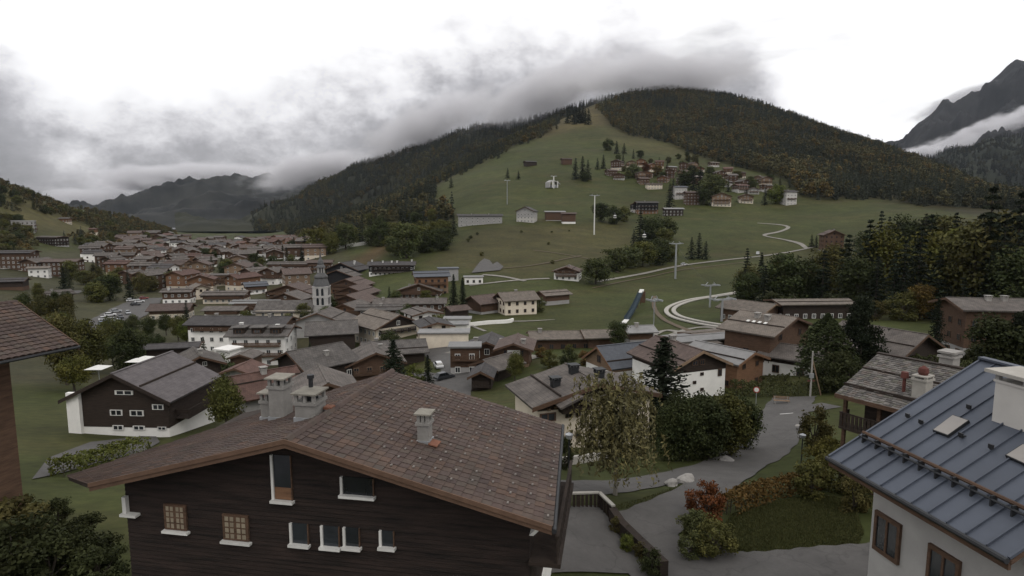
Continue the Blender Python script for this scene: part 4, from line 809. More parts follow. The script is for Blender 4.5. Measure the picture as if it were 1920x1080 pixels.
# --- blue metal roof at the right: standing seam panels
def blue_house():
    yaw, s, half = R(169.6), .54, 5.5
    r = Vector((math.sin(yaw), math.cos(yaw), 0)); e = Vector((math.cos(yaw), -math.sin(yaw), 0)); A = Vector(ray(1841, 674)) * 20.3
    L_ = 5.95; hr_, he_ = A.z, A.z - s * half; g = -18.2
    root = empty('house', (A.x, A.y, g), -yaw); tag(root, 'house with blue grey standing seam metal roof filling the lower right corner', 'house')
    zr, ze = hr_ - g, he_ - g; n = 11; pw = L_ / n; mt = M['blue_metal']
    for i in range(n):                                                          # local: x = toward the eave, y = along the ridge towards us
        y0, y1 = i * pw, (i + 1) * pw
        MB().slab((0, y0 + .006, zr), (half, y0 + .006, ze), (half, y1 - .006, ze), (0, y1 - .006, zr), .03).build('roof_panel', mt, root)
    for i in range(n + 1):
        y0 = i * pw; w_ = .016 if 0 < i < n else .03
        MB().slab((0, y0 - w_, zr + .055), (half + .02, y0 - w_, ze + .055), (half + .02, y0 + w_, ze + .055), (0, y0 + w_, zr + .055), .07).build('standing_seam', mt, root)
    MB().slab((-5.5, 0, ze), (0, 0, zr), (0, L_, zr), (-5.5, L_, ze), .03).build('far_slope', mt, root)
    MB().box(-.12, .12, -.04, L_, zr + .02, zr + .09).build('ridge_cap', mt, root)
    MB().slab((0, -.02, zr - .07), (half, -.02, ze - .07), (half, L_, ze - .07), (0, L_, zr - .07), .12).build('roof_deck', M['brown_wood'], root)
    MB().slab((-5.5, -.02, ze - .07), (0, -.02, zr - .07), (0, L_, zr - .07), (-5.5, L_, ze - .07), .12).build('roof_deck', M['brown_wood'], root)
    zs = lambda x: zr - s * x
    # snow bar on brackets, a little above the eave
    xb = half * .8
    MB().tube([(xb, .1, zs(xb) + .2), (xb, L_ - .1, zs(xb) + .2)], .055, 6).build('snow_bar', M['brown_wood'], root)
    MB().tube([(xb + .14, .1, zs(xb) + .1), (xb + .14, L_ - .1, zs(xb) + .1)], .03, 6).build('snow_bar', M['dark_metal'], root)
    for i in range(n):
        y0 = i * pw + pw * .5; MB().box(xb - .02, xb + .16, y0 - .025, y0 + .025, zs(xb + .16), zs(xb) + .2).build('bracket', M['dark_metal'], root)
    for k, (uu, vv) in enumerate(((1706, 783), (1731, 795), (1806, 820), (1821, 767), (1863, 842))):      # roof hooks
        q = hit_plane(uu, vv, A, r.cross(e - Vector((0, 0, s)))); q = Matrix.Rotation(yaw, 3, 'Z') @ (q - Vector((A.x, A.y, g)))
        MB().box(-.1, .12, -.025, .025, 0, .05).box(.07, .12, -.07, .07, .02, .14).build('roof_hook', M['dark_metal'], root, loc=q)
    for corners in (((1752, 810), (1788, 783), (1817, 793), (1779, 820)), ((1889, 858), (1920, 838), (1990, 852), (1945, 884))):
        qs = [Matrix.Rotation(yaw, 3, 'Z') @ (hit_plane(*c, A, r.cross(e - Vector((0, 0, s)))) - Vector((A.x, A.y, g))) for c in corners]
        up = Vector((s, 0, 1)).normalized(); fr = MB(); cen = sum(qs, Vector()) / 4
        big = [cen + (q - cen) * 1.06 for q in qs]
        fr.hexa([*[q - up * .02 for q in big[::-1]], *[q + up * .09 for q in big[::-1]]]); f_ = fr.build('skylight', M['dark_metal'], root)
        gl = MB(); gl.poly([q + up * .096 for q in qs[::-1]]); gl.build('pane', M['pale_blind'], f_)
    # white chimney with slab roof
    q = hit_plane(1890, 775, A, r.cross(e - Vector((0, 0, s)))); q = Matrix.Rotation(yaw, 3, 'Z') @ (q - Vector((A.x, A.y, g)))
    c = MB(); c.box(-.42, .42, -.1, 1.6, -.8, .95).box(-.46, .46, -.14, 1.64, .95, 1.02); c.build('chimney', M['offwhite'], root, loc=q)
    c = MB()
    for x in (-.38, .38):
        for y in (-.05, .75, 1.55): c.box(x - .06, x + .06, y - .06, y + .06, 1.02, 1.2)
    c.build('chimney_post', M['greyr'], root, loc=q)
    MB().box(-.62, .62, -.3, 1.8, 1.2, 1.3).build('chimney_slab', M['pale_concrete'], root, loc=q)
    # eave gutter, wall, fascia
    g_ = MB(); g_.tube([(half + .07, -.02, ze - .04), (half + .07, L_ + .02, ze - .04)], .075, 8); g_.build('gutter', M['dark_metal'], root)
    MB().box(half - .08, half + .0, 0, L_, ze - .28, ze - .05).build('fascia_board', M['brown_wood'], root)
    MB().box(-5.0, half - 1.3, .5, L_ - .3, -2, ze - .1).build('wall', M['greyr'], root)  # wall colour greyed to hold the shade under the eave
    MB().extrude([(-5.0, ze - .1), (half - 1.3, ze - .1), (half - 1.3, ze + .4), (0, zr - .25), (-5.0, ze)], .5, L_ - .3).build('gable_wall', M['brown_wood'], root)
    for y in (1.2, 3.2, 5.0): link('window', window_mesh('wood'), root, (half - 1.3, y, ze - 2.2), R(90), (1.0, .1, 1.3))
    link('door', window_mesh('tan'), root, (half - 1.3, 4.1, 1.1), R(90), (1.1, .1, 2.2))
M['blue_metal'] = mat('blue_grey_metal', (.068, .078, .100), .12, .7, rough=.55, metal=.2, rnd=.06, spec=.4, bump=.05, bscale=2)
M['pale_blind'] = mat('pale_blind', (.27, .25, .23), .06, 2, rough=.4)
blue_house()

# --- the big timber chalet in front: roof corners read from the photograph
def tile_material(name, from_attr):
    m = bpy.data.materials.new(name); m.use_nodes = True; N = m.node_tree.nodes; L = m.node_tree.links; b = N['Principled BSDF']; b.inputs['Roughness'].default_value = .85; b.inputs['Specular IOR Level'].default_value = .25
    rp = N.new('ShaderNodeValToRGB'); cr = rp.color_ramp; cr.interpolation = 'LINEAR'
    stops = [(0, (.080, .058, .052)), (.2, (.098, .068, .058)), (.42, (.100, .074, .064)), (.58, (.112, .076, .060)), (.72, (.095, .076, .064)), (.9, (.112, .077, .060)), (1, (.128, .080, .060))]
    while len(cr.elements) < len(stops): cr.elements.new(.5)
    for e_, (p, c) in zip(cr.elements, stops): e_.position = p; e_.color = (*c, 1)
    if from_attr: a = N.new('ShaderNodeAttribute'); a.attribute_name = 'tone'; L.new(a.outputs['Fac'], rp.inputs[0])
    else: a = N.new('ShaderNodeObjectInfo'); L.new(a.outputs['Random'], rp.inputs[0])
    g = N.new('ShaderNodeNewGeometry'); n = N.new('ShaderNodeTexNoise'); n.inputs['Scale'].default_value = 5; n.inputs['Detail'].default_value = 8; n.inputs['Roughness'].default_value = .7; L.new(g.outputs['Position'], n.inputs['Vector'])
    n3 = N.new('ShaderNodeTexNoise'); n3.inputs['Scale'].default_value = .6; n3.inputs['Detail'].default_value = 3; L.new(g.outputs['Position'], n3.inputs['Vector'])
    ad = N.new('ShaderNodeMath'); ad.operation = 'ADD'; L.new(n.outputs[0], ad.inputs[0]); L.new(n3.outputs[0], ad.inputs[1])
    mr = N.new('ShaderNodeMapRange'); mr.inputs['From Min'].default_value = .6; mr.inputs['From Max'].default_value = 1.4; mr.inputs['To Min'].default_value = .46; mr.inputs['To Max'].default_value = 1.02; L.new(ad.outputs[0], mr.inputs[0])
    s = N.new('ShaderNodeVectorMath'); s.operation = 'SCALE'; L.new(rp.outputs[0], s.inputs[0]); L.new(mr.outputs[0], s.inputs['Scale']); L.new(s.outputs[0], b.inputs['Base Color'])
    return m
TILE_OBJ, TILE_ATTR = tile_material('clay_tile', False), tile_material('clay_tile_field', True)
def tile_shape(w, h, th=.035, pan=False):
    b = MB(); lift = .045 if pan else .024
    if pan:                                                                     # rounded pantile: x across, y down the slope
        n = 5; xs = [w * (k / n - .5) for k in range(n + 1)]; zs = [.05 * math.sin(math.pi * k / n) ** 1 for k in range(n + 1)]
        for k in range(n):
            b.hexa([(xs[k], 0, zs[k] - th), (xs[k], h, zs[k] - th + lift), (xs[k + 1], h, zs[k + 1] - th + lift), (xs[k + 1], 0, zs[k + 1] - th), (xs[k], 0, zs[k]), (xs[k], h, zs[k] + lift), (xs[k + 1], h, zs[k + 1] + lift), (xs[k + 1], 0, zs[k + 1])][::1])
        return b
    g = .02; x0, x1 = -w / 2 + g, w / 2 - g
    b.hexa([(x0, 0, -th), (x1, 0, -th), (x1, h, lift - th), (x0, h, lift - th), (x0, 0, 0), (x1, 0, 0), (x1, h, lift), (x0, h, lift)])
    b.hexa([(x1 - .05, 0, 0), (x1 + .02, 0, 0), (x1 + .02, h, lift), (x1 - .05, h, lift), (x1 - .045, 0, .018), (x1 + .015, 0, .018), (x1 + .015, h, lift + .018), (x1 - .045, h, lift + .018)])
    return b
def lay_tiles(root, quads, base, maxobj=300, pan=False, size=(.36, .345)):
    """quads: (ridge start, ridge end, eave end, eave start); tiles nearest the view are pieces, the rest one field"""
    cells = []
    for A, B, D, C in quads:
        A, B, C, D = map(Vector, (A, B, C, D)); nx = max(2, round((B - A).length / size[0])); ny = max(2, round((C - A).length / size[1]))
        for j in range(ny):
            for i in range(nx):
                f = lambda s, t: (A * (1 - s) + B * s) * (1 - t) + (C * (1 - s) + D * s) * t
                p = f((i + .5) / nx, j / ny); dn = (f((i + .5) / nx, min(1, (j + 1) / ny)) - p); ac = f((i + 1) / nx, j / ny) - f(i / nx, j / ny)
                up = ac.cross(dn); up = up if up.z > 0 else -up; up.normalize()
                cells.append((p, ac, dn, up, i, j))
    cells.sort(key=lambda c: c[0].length if inframe(c[0]) else c[0].length + 1000)
    me = tile_shape(1, 1, pan=pan).mesh('tile', TILE_OBJ); tv = np.array([v.co[:] for v in me.vertices]); tf = [tuple(p.vertices) for p in me.polygons]
    rest = MB(); tones = []
    for k, (p, ac, dn, up, i, j) in enumerate(cells):
        w, h = ac.length, dn.length * 1.06; ax = ac.normalized(); dx = dn.normalized()
        flip = ax.cross(dx).dot(up) < 0
        if flip: ax = -ax
        jit = random.uniform(-.006, .006); base_p = p + up * (.035 + jit)
        mtx = Matrix(((ax.x * w, dx.x * h, up.x, base_p.x), (ax.y * w, dx.y * h, up.y, base_p.y), (ax.z * w, dx.z * h, up.z, base_p.z), (0, 0, 0, 1)))
        if k < maxobj:
            o = bpy.data.objects.new('tile', me); COL.objects.link(o); o.parent = root; o.matrix_parent_inverse = Matrix.Identity(4); o.matrix_basis = ROOTM[root.name].inverted() @ mtx
        else:
            n = len(rest.v); rest.v += [tuple(mtx @ Vector(q)) for q in tv]; rest.f += [tuple(n + a for a in f_) for f_ in tf]; rest.mi += [0] * len(tf)
            tones += [min(1, max(0, random.gauss(.45, .26)))] * len(tv)
    if rest.v:
        inv = ROOTM[root.name].inverted(); rest.v = [tuple(inv @ Vector(q)) for q in rest.v]
        o = rest.build('roof_tiles', TILE_ATTR, root); o['kind'] = 'stuff'
        a = o.data.attributes.new('tone', 'FLOAT', 'POINT'); a.data.foreach_set('value', np.array(tones, 'f4'))
    return cells
def inframe(p):
    u, v = proj(p.x, p.y, p.z); return -20 < u < 1940 and v < 1100
ROOTM = {}
def big_chalet():
    yaw = R(9.74); r = Vector((math.sin(yaw), math.cos(yaw), 0)); e = Vector((math.cos(yaw), -math.sin(yaw), 0))
    A = Vector(ray(535, 828)) * 20.92
    B = hit_plane(735, 697, A, e); C = hit_plane(1035, 990, A, r)
    nr = (B - A).cross(C - A); D = hit_plane(1052, 797, A, nr)
    E1 = hit_plane(172, 909, A, r); E = A + (E1 - A) * 1.01
    nl = (B - A).cross(E - A); G = hit_plane(300, 838, A, nl); F_ = B + (G - B) * 1.33
    g = -18.0; root = empty('big_chalet', (A.x, A.y, g), -yaw); tag(root, 'big dark timber chalet with brown tiled roof and three chimneys in front', 'chalet')
    mw = Matrix.Translation((A.x, A.y, g)) @ Matrix.Rotation(-yaw, 4, 'Z'); ROOTM[root.name] = mw; inv = mw.inverted(); Lc = lambda p: inv @ Vector(p)
    a, b, c, d, e_, f_ = map(Lc, (A, B, C, D, E, F_))
    deck = MB(); deck.slab(a, c, d, b, .16) if True else 0
    deck.build('roof_deck', M['dark_wood'], root)
    dk = MB(); dk.slab(e_, a, b, f_, .16); dk.build('roof_deck', M['dark_wood'], root)
    lay_tiles(root, [(A, B, D, C), (A, B, F_, E)], None)
    rid = MB(); n = 26
    for k in range(n):
        p, q = a.lerp(b, k / n), a.lerp(b, (k + 1.08) / n); p.z += .05; q.z += .09
        MB().hexa([p + Vector((-.17, 0, -.05)), p + Vector((.17, 0, -.05)), q + Vector((.17, 0, -.05)), q + Vector((-.17, 0, -.05)), p + Vector((-.06, 0, .07)), p + Vector((.06, 0, .07)), q + Vector((.06, 0, .07)), q + Vector((-.06, 0, .07))]).build('ridge_tile', TILE_OBJ, root)
    # barge boards: a broad board with a narrower one proud of it, on both slopes
    for p, q in ((a, c), (a, e_)):
        for dz0, dz1, y0, y1 in ((.02, -.22, -.05, .0), (.11, -.05, -.1, -.055)):
            v = MB(); v.hexa([(p.x, y0, p.z + dz1), (q.x, y0, q.z + dz1), (q.x, y1, q.z + dz1), (p.x, y1, p.z + dz1), (p.x, y0, p.z + dz0), (q.x, y0, q.z + dz0), (q.x, y1, q.z + dz0), (p.x, y1, p.z + dz0)]); v.build('barge_board', M['barge'], root)
    # snow hooks on every other tile in the lower right of the roof
    hk = MB()
    for j in range(2, 27):
        for i in range(1, 26):
            if (i * 2 + j) % 4 or (i + j * 1.1) < 12: continue
            s, t = (i + .5) / 26, (j + .5) / 27; p = (a * (1 - s) + b * s) * (1 - t) + (c * (1 - s) + d * s) * t
            if random.random() < .12: continue
            hk.box(p.x - .02, p.x + .045, p.y - .06, p.y + .06, p.z + .06, p.z + .1)
    o = hk.build('snow_hooks', M['hook'], root); o['kind'] = 'stuff'
    # timber gable of lapped boards, set back under the overhang
    yw = 1.25; xl, xr = e_.x + .3, c.x - .9
    zl = lambda x: a.z + (c.z - a.z) * x / c.x - .12 if x >= 0 else a.z + (e_.z - a.z) * x / e_.x - .12
    wb = MB(); z = 3.2; hbd = .17
    while z < a.z - .2:
        z1 = z + hbd
        lo = xl; hi = xr
        if z1 > zl(xl): lo = e_.x * (a.z - .12 - z1) / (a.z - e_.z) if a.z != e_.z else xl
        if z1 > zl(xr): hi = c.x * (a.z - .12 - z1) / (a.z - c.z)
        if hi > lo: wb.hexa([(lo, yw - .035, z), (hi, yw - .035, z), (hi, yw + .1, z), (lo, yw + .1, z), (lo, yw, z1 - .004), (hi, yw, z1 - .004), (hi, yw + .1, z1 - .004), (lo, yw + .1, z1 - .004)])
        z = z1
    wo = wb.build('lapped_boards', M['plank'], root); wo['kind'] = 'stuff'
    ly = (b.y + d.y) / 2 - 1.0
    MB().box(xl, xr, yw + .1, ly, -1, 7.2).build('wall', M['dark_wood'], root)
    MB().extrude([(xl, 7.2), (xr, 7.2), (xr, zl(xr) - .15), (0, a.z - .4), (xl, zl(xl) - .15)], yw + .1, ly).build('attic_wall', M['dark_wood'], root)
    MB().box(xl - .08, xr + .08, yw - .12, ly + .1, -1.5, 3.2).build('base_wall', M['white'], root)
    def wp(u, v, off=0): return Lc(hit_plane(u, v, mw @ Vector((0, yw - .04 - off, 0)), r))
    def rect(u0, v0, u1, v1): p, q = wp(u0, v0), wp(u1, v1); return min(p.x, q.x), max(p.x, q.x), min(p.z, q.z), max(p.z, q.z)
    for u0, v0, u1, v1, rows in ((310, 946, 350, 992, 4), (420, 965, 466, 1012, 4)):          # small paned windows with drawn curtains
        x0, x1, z0, z1 = rect(u0, v0, u1, v1); fr = MB(); fr.box(x0 - .05, x1 + .05, yw - .1, yw, z0 - .05, z1 + .05); w = fr.build('window', M['brown_wood'], root)
        for cs in range(2):
            for i in range(2):
                for j in range(rows):
                    cw = (x1 - x0) / 2; px = x0 + cs * cw + .03 + i * (cw - .06) / 2; pz = z0 + j * (z1 - z0) / rows
                    MB().box(px + .03, px + (cw - .06) / 2 - .03, yw - .112, yw - .098, pz + .03, pz + (z1 - z0) / rows - .03).build('pane', M['curtain'], w)
        MB().box(x0 - .12, x1 + .14, yw - .22, yw - .03, z0 - .17, z0 - .08).build('sill', M['white_paint'], w)
    for u0, v0, u1, v1, jamb in ((512, 852, 548, 938, True), (643, 893, 700, 930, True), (548, 980, 578, 1020, True), (606, 985, 636, 1025, True), (648, 988, 674, 1025, True), (716, 994, 738, 1025, True)):
        x0, x1, z0, z1 = rect(u0, v0, u1, v1)
        w = MB().box(x0, x1, yw - .06, yw, z0, z1).build('window', M['glass'], root)
        MB().box(x0 - .09, x0, yw - .13, yw, z0, z1).build('frame', M['white_paint'], w); MB().box(x1, x1 + .04, yw - .09, yw, z0, z1).build('frame', M['brown_wood'], w)
        MB().box(x0 - .12, x1 + .1, yw - .24, yw - .03, z0 - .1, z0).build('sill', M['white_paint'], w)
        if v0 == 852: MB().box(x0 + .02, x1 - .02, yw - .075, yw - .06, z0 + .02, z0 + (z1 - z0) * .28).build('shutter', M['orange_wood'], w)
    p = wp(248, 962); MB().box(p.x - .35, p.x + .35, yw - .3, yw - .03, p.z - .06, p.z + .04).box(p.x - .28, p.x - .12, yw - .2, yw - .03, p.z + .04, p.z + .7).build('wall_bracket', M['white_paint'], root)
    # chimneys
    def chim(uv, n_, wx, wy, ztop, cap, label=None, base=None):
        q = Lc(hit_plane(*uv, A, n_)); wx *= .74; wy *= .74; ztop *= .86; c_ = MB(); c_.box(-wx, wx, -wy, wy, -.8, ztop).box(-wx - .06, wx + .06, -wy - .06, wy + .06, ztop, ztop + .12)
        o_ = c_.build('chimney', M['chim_render'], root, loc=q)
        ps = MB()
        for x in (-wx + .05, 0, wx - .05):
            for y in (-wy + .05, wy - .05): ps.box(x - .06, x + .06, y - .06, y + .06, ztop + .12, ztop + .42)
        ps.box(-wx + .2, wx - .2, -wy + .2, wy - .2, ztop + .12, ztop + .3, 1)
        ps.build('chimney_posts', [M['chim_render'], M['dark_metal']], o_)
        MB().box(-wx - .11, wx + .11, -wy - .11, wy + .11, ztop + .42, ztop + .48).build('chimney_slab', M['chim_slab'], o_)
        MB().box(-wx - .05, wx + .05, -wy - .05, wy + .05, -.85, .12 if wx < .45 else .2).build('flashing', M['steel'], o_)
        return o_, q
    chim((528, 782), nl, .45, .5, 1.55, True); 
    o_, q = chim((508, 783), nl, .38, .4, .85, True)
    o_, q = chim((583, 782), nl, .56, .62, .72, True)
    MB().tube([(0, .1, 1.2), (0, .1, 1.55)], .09, 8).tube([(0, .1, 1.56), (0, .1, 1.7)], .14, 8).build('flue_pipe', M['dark_metal'], o_)
    o_, q = chim((797, 828), nr, .3, .34, .85, True)
    q2 = q + Vector((.55, -.1, -.05)); MB().slab((q2.x - .3, q2.y - .3, q2.z + .14), (q2.x + .05, q2.y - .3, q2.z + .05), (q2.x + .05, q2.y + .25, q2.z + .05), (q2.x - .3, q2.y + .25, q2.z + .14), .05).build('flashing_tile', M['orange_tile'], root)
    q3 = Lc(hit_plane(617, 768, A, nr)); MB().box(q3.x - .15, q3.x + .2, q3.y - .2, q3.y + .15, q3.z + .06, q3.z + .16).build('ridge_vent', M['orange_tile'], root)
    # gutter and balcony at the right eave
    MB().tube([c + Vector((.08, -.1, -.06)), d + Vector((.08, .1, -.06))], .085, 8).build('gutter', M['dark_metal'], root)
    MB().box(xr, c.x + .2, 1.0, 7.5, c.z - 2.0, c.z - 1.85).build('balcony_floor', M['dark_wood'], root)
    for k in range(16): yy = 1.0 + k * .42; MB().box(c.x + .05, c.x + .1, yy, yy + .2, c.z - 1.85, c.z - .9).build('baluster', M['dark_wood'], root)
    MB().box(c.x + .02, c.x + .14, 1.0, 7.5, c.z - .9, c.z - .82).build('balcony_rail', M['dark_wood'], root)
    MB().hexa([(xr + .05, yw - .5, c.z - .75), (xr + .2, yw - .5, c.z - .75), (xr + .2, yw, c.z - .75), (xr + .05, yw, c.z - .75), (xr + .5, yw - .5, c.z - .25), (xr + .65, yw - .5, c.z - .25), (xr + .65, yw, c.z - .25), (xr + .5, yw, c.z - .25)]).build('roof_bracket', M['white_paint'], root)
M['hook'] = mat('weathered_hook', (.17, .15, .135), .3, 3)
M['barge'] = mat('barge_board_brown', (.108, .064, .042), .22, 1.5, stretch=(1, 1, 1), bump=.2, bscale=9, rnd=.1)
M['plank'] = mat('dark_plank', (.013, .010, .0085), .5, 1.0, stretch=(.5, 1, 6), bump=.4, bscale=9, rnd=0, col2=(.034, .022, .018), detail=8)
M['curtain'] = mat('cream_curtain', (.24, .20, .145), .12, 3, rnd=.12)
M['chim_slab'] = mat('chimney_slab_stone', (.20, .185, .155), .25, 3, bump=.3)
M['chim_render'] = mat('chimney_render', (.215, .205, .19), .16, 2.5, bump=.25, bscale=18, rnd=.08)
big_chalet()
def left_tiled_house():
    K, Rg = Vector((-21.8, 30, -6.6)), Vector((-26.4, 32.2, -4.75)); dv = Vector((-4.2, -11.5, 0))
    g = -17.5; root = empty('house', (K.x, K.y, g), 0); tag(root, 'house corner with red brown pantile roof at the left edge', 'house')
    ROOTM[root.name] = Matrix.Translation(root.location); inv = ROOTM[root.name].inverted()
    lay_tiles(root, [(Rg, Rg + dv, K + dv, K)], None, 300, True, (.3, .36))
    a, b, c, d = (inv @ q for q in (Rg, Rg + dv, K + dv, K)); far = a + (a - d) * Vector((1, 1, -1)) if False else inv @ (Rg + Vector((-4.6, 2.2, -1.85)))
    dk = MB(); dk.slab(a, d, c, b, .14) if (d - a).cross(b - a).z > 0 else dk.slab(a, b, c, d, .14); dk.build('roof_deck', M['brown_wood'], root)
    fb = inv @ (Rg + Vector((-4.6, 2.2, -1.85)) + dv); d2 = MB(); d2.slab(far, a, b, fb, .14) if (a - far).cross(fb - far).z > 0 else d2.slab(far, fb, b, a, .14); d2.build('roof_deck', M['brown_wood'], root)
    MB().tube([d + Vector((.08, .05, -.06)), c + Vector((.08, 0, -.06))], .08, 8).build('gutter', M['dark_metal'], root)
    up = (a - d); v = MB(); o_ = Vector((.12, .28, 0)).normalized() * .05
    v.hexa([d + o_ - Vector((0, 0, .25)), a + o_ - Vector((0, 0, .25)), a + o_ * 2 - Vector((0, 0, .25)), d + o_ * 2 - Vector((0, 0, .25)), d + o_ + Vector((0, 0, .06)), a + o_ + Vector((0, 0, .06)), a + o_ * 2 + Vector((0, 0, .06)), d + o_ * 2 + Vector((0, 0, .06))]); v.build('verge_board', M['brown_wood'], root)
    n = 20; rd = (b - a).normalized()
    for k in range(26):
        p, q = a + (b - a) * (k / 26), a + (b - a) * ((k + 1.06) / 26); MB().tube([p + Vector((0, 0, .05)), q + Vector((0, 0, .08))], .12, 6).build('ridge_tile', TILE_OBJ, root)
    inx = (a - d).normalized(); inx.z = 0; w0 = d + inx * 2.4 + dv.normalized() * 2.0
    pts = [w0, w0 + dv * .85, w0 + dv * .85 + inx * 7, w0 + inx * 7]; bm_ = MB(); bm_.hexa([(p.x, p.y, -1) for p in pts[::-1]] + [(p.x, p.y, d.z - .1) for p in pts[::-1]]); bm_.build('wall', M['brown_wood'], root)
left_tiled_house()

# ------------------------------------------------------------------ roads, paths, paved places
def smooth_line(pts, n=8):
    P = [Vector(p) for p in pts]; out = []
    for i in range(len(P) - 1):
        p0, p1, p2, p3 = P[max(i - 1, 0)], P[i], P[i + 1], P[min(i + 2, len(P) - 1)]
        for k in range(n):
            t = k / n; out.append(.5 * ((2 * p1) + (p2 - p0) * t + (2 * p0 - 5 * p1 + 4 * p2 - p3) * t * t + (3 * p1 - p0 - 3 * p2 + p3) * t ** 3))
    out.append(P[-1]); return out
def ribbon(name, px, width, m, lift=.06, kind='structure', label=None, world=None, nseg=8, wseg=4, thick=0.0):
    """a strip laid on the ground along photo positions"""
    pts = world or [on_ground(*p) for p in px]; pts = [p for p in pts if p is not None]
    ln = smooth_line([(p[0], p[1], 0) for p in pts], nseg); ws = width if isinstance(width, (list, tuple)) else [width, width]; rows = []
    for i, p in enumerate(ln):
        d = (ln[min(i + 1, len(ln) - 1)] - ln[max(i - 1, 0)]).normalized(); nrm = Vector((d.y, -d.x, 0)); w = np.interp(i / (len(ln) - 1), np.linspace(0, 1, len(ws)), ws)
        jl, jr = (.022 * w * (math.sin(i * 1.7 + w) + .6 * math.sin(i * .61)), .022 * w * (math.sin(i * 1.3 + 2) + .6 * math.sin(i * .47 + 1))); rows.append([p + nrm * (w * (k / wseg - .5) + (jl if k == 0 else jr if k == wseg else 0)) for k in range(wseg + 1)])
    X = np.array([[q.x for q in r_] for r_ in rows]); Yv = np.array([[q.y for q in r_] for r_ in rows]); Z = hgt(X, Yv) + lift + Yv * .0007 + np.where((np.arange(wseg + 1) == 0) | (np.arange(wseg + 1) == wseg), -.02, 0)[None]
    o = link(name, grid_mesh(name, np.stack([X, Yv, Z], -1), *X.shape, m)); o['kind'] = kind
    if label: o['label'] = label
    return o
def patch(name, poly, m, lift=.05, label=None, step=None):
    """a paved area: a photo outline carried to the ground and filled"""
    pts = [on_ground(*p) for p in poly]; pts = [p for p in pts if p is not None]; bm = bmesh.new()
    vs = [bm.verts.new((p.x, p.y, 0)) for p in pts]; f = bm.faces.new(vs); bmesh.ops.triangulate(bm, faces=[f])
    ln = sum((Vector(pts[i]) - Vector(pts[i - 1])).length for i in range(len(pts))) / len(pts)
    for k in range(4):
        es = [e for e in bm.edges if e.calc_length() > (step or ln * .25)]
        if not es: break
        bmesh.ops.subdivide_edges(bm, edges=es, cuts=1); bmesh.ops.triangulate(bm, faces=bm.faces[:])
    for v in bm.verts: v.co.z = hgt(v.co.x, v.co.y) + lift + v.co.y * .0007
    bmesh.ops.recalc_face_normals(bm, faces=bm.faces[:])
    if sum(f.normal.z for f in bm.faces) < 0: bmesh.ops.reverse_faces(bm, faces=bm.faces[:])
    me = bpy.data.meshes.new(name); bm.to_mesh(me); bm.free(); me.materials.append(m); o = link(name, me); o['kind'] = 'structure'
    if label: o['label'] = label
    return o
AS = M['asphalt']
ribbon('road', [(1490,745),(1472,770),(1458,805),(1430,842),(1385,868),(1300,890),(1200,906),(1100,914),(1020,916)], [5.5, 5.6, 5.2, 4.4, 3.6, 3.4], AS, .05, label='asphalt lane curving down past the clipped trees')
ribbon('driveway', [(1425,850),(1375,888),(1310,925),(1240,965),(1205,1000),(1215,1040),(1260,1072),(1330,1085)], [3.0, 3.0, 3.4, 3.8, 4.6, 6], AS, .075, label='driveway dropping from the lane towards the big chalet')
ribbon('driveway', [(1215,1025),(1300,1056),(1400,1068),(1500,1062),(1600,1056),(1720,1060),(1880,1075)], [4.4, 3.6, 3.4, 3.6, 4.5, 6], AS, .1, label='driveway running round the lawn to the blue roofed house')
patch('terrace', [(1042,956),(1122,950),(1150,985),(1215,1075),(1010,1079),(1020,1000)], M['asphalt'], .06, 'paved terrace beside the big chalet')
ribbon('side_road', [(1472,772),(1560,760)], 4, AS, .04)
patch('parking_area', [(90,860),(170,830),(290,815),(300,830),(265,850),(180,870),(60,900)], AS, .05, 'parking area in front of the dark timber building')
ribbon('car_park', [(190,620),(225,596),(252,578),(282,560)], [14, 17, 17, 12], AS, .1, label='car park at the left edge of the village')
ribbon('street', [(842,745),(850,712),(866,690),(846,664),(815,650),(780,646)], [7, 9, 9, 12, 10, 8], AS, .06, label='village street running to the square')
ribbon('street', [(700,708),(760,704),(840,712)], 6, AS, .08); ribbon('street', [(846,664),(900,650),(960,668),(1010,672)], 5, M['gravel'], .1)
ribbon('street', [(540,760),(620,735),(700,712)], 6, AS, .07)
ribbon('hill_road', [(1120,529),(1200,515),(1290,497),(1400,484),(1470,475),(1530,463)], 2.6, M['gravel'], .12, label='pale track across the meadow')
ribbon('drain_path', [(1110,541),(1200,523),(1290,505),(1400,492)], 1.0, M['soil'], .1)
ribbon('zigzag_path', [(1420,419),(1460,422),(1478,427),(1462,435),(1433,442),(1470,450),(1498,457),(1513,467)], [2.0, 3.2, 3.0, 3.6, 2.0, 4, 2.5], M['gravel'], .12, label='pale zigzag path on the upper meadow')
ribbon('dirt_track', [(880,536),(960,527),(1030,523)], 2.2, M['gravel'], .12); ribbon('dirt_track', [(905,516),(940,519),(985,528)], 2.4, M['gravel'], .14)
ribbon('dirt_track', [(860,612),(920,604),(985,603),(1040,600)], [2.4, 2.0, 1.6, .8], M['gravel'], .1); ribbon('dirt_track', [(880,610),(910,622)], 1.2, M['gravel'], .1)
ribbon('service_path', [(1256,630),(1290,618),(1330,614),(1390,622)], 2.5, M['gravel'], .08); ribbon('service_path', [(1212,640),(1228,628),(1250,620),(1280,625)], 2.0, M['gravel'], .1)
ribbon('dirt_track', [(1228,556),(1226,575),(1240,596),(1270,612),(1320,632)], 1.6, M['soil'], .1); ribbon('dirt_track', [(1000,470),(1060,478),(1120,490),(1160,512)], 1.4, M['soil'], .1); ribbon('dirt_track', [(930,505),(1000,498),(1090,480)], 1.2, M['soil'], .12)
patch('gravel_patch', [(884,513),(900,492),(908,486),(918,489),(924,497),(932,492),(944,501),(938,508),(905,511)], M['asphalt'], .25, 'bare grey rubble patch on the slope above the village')
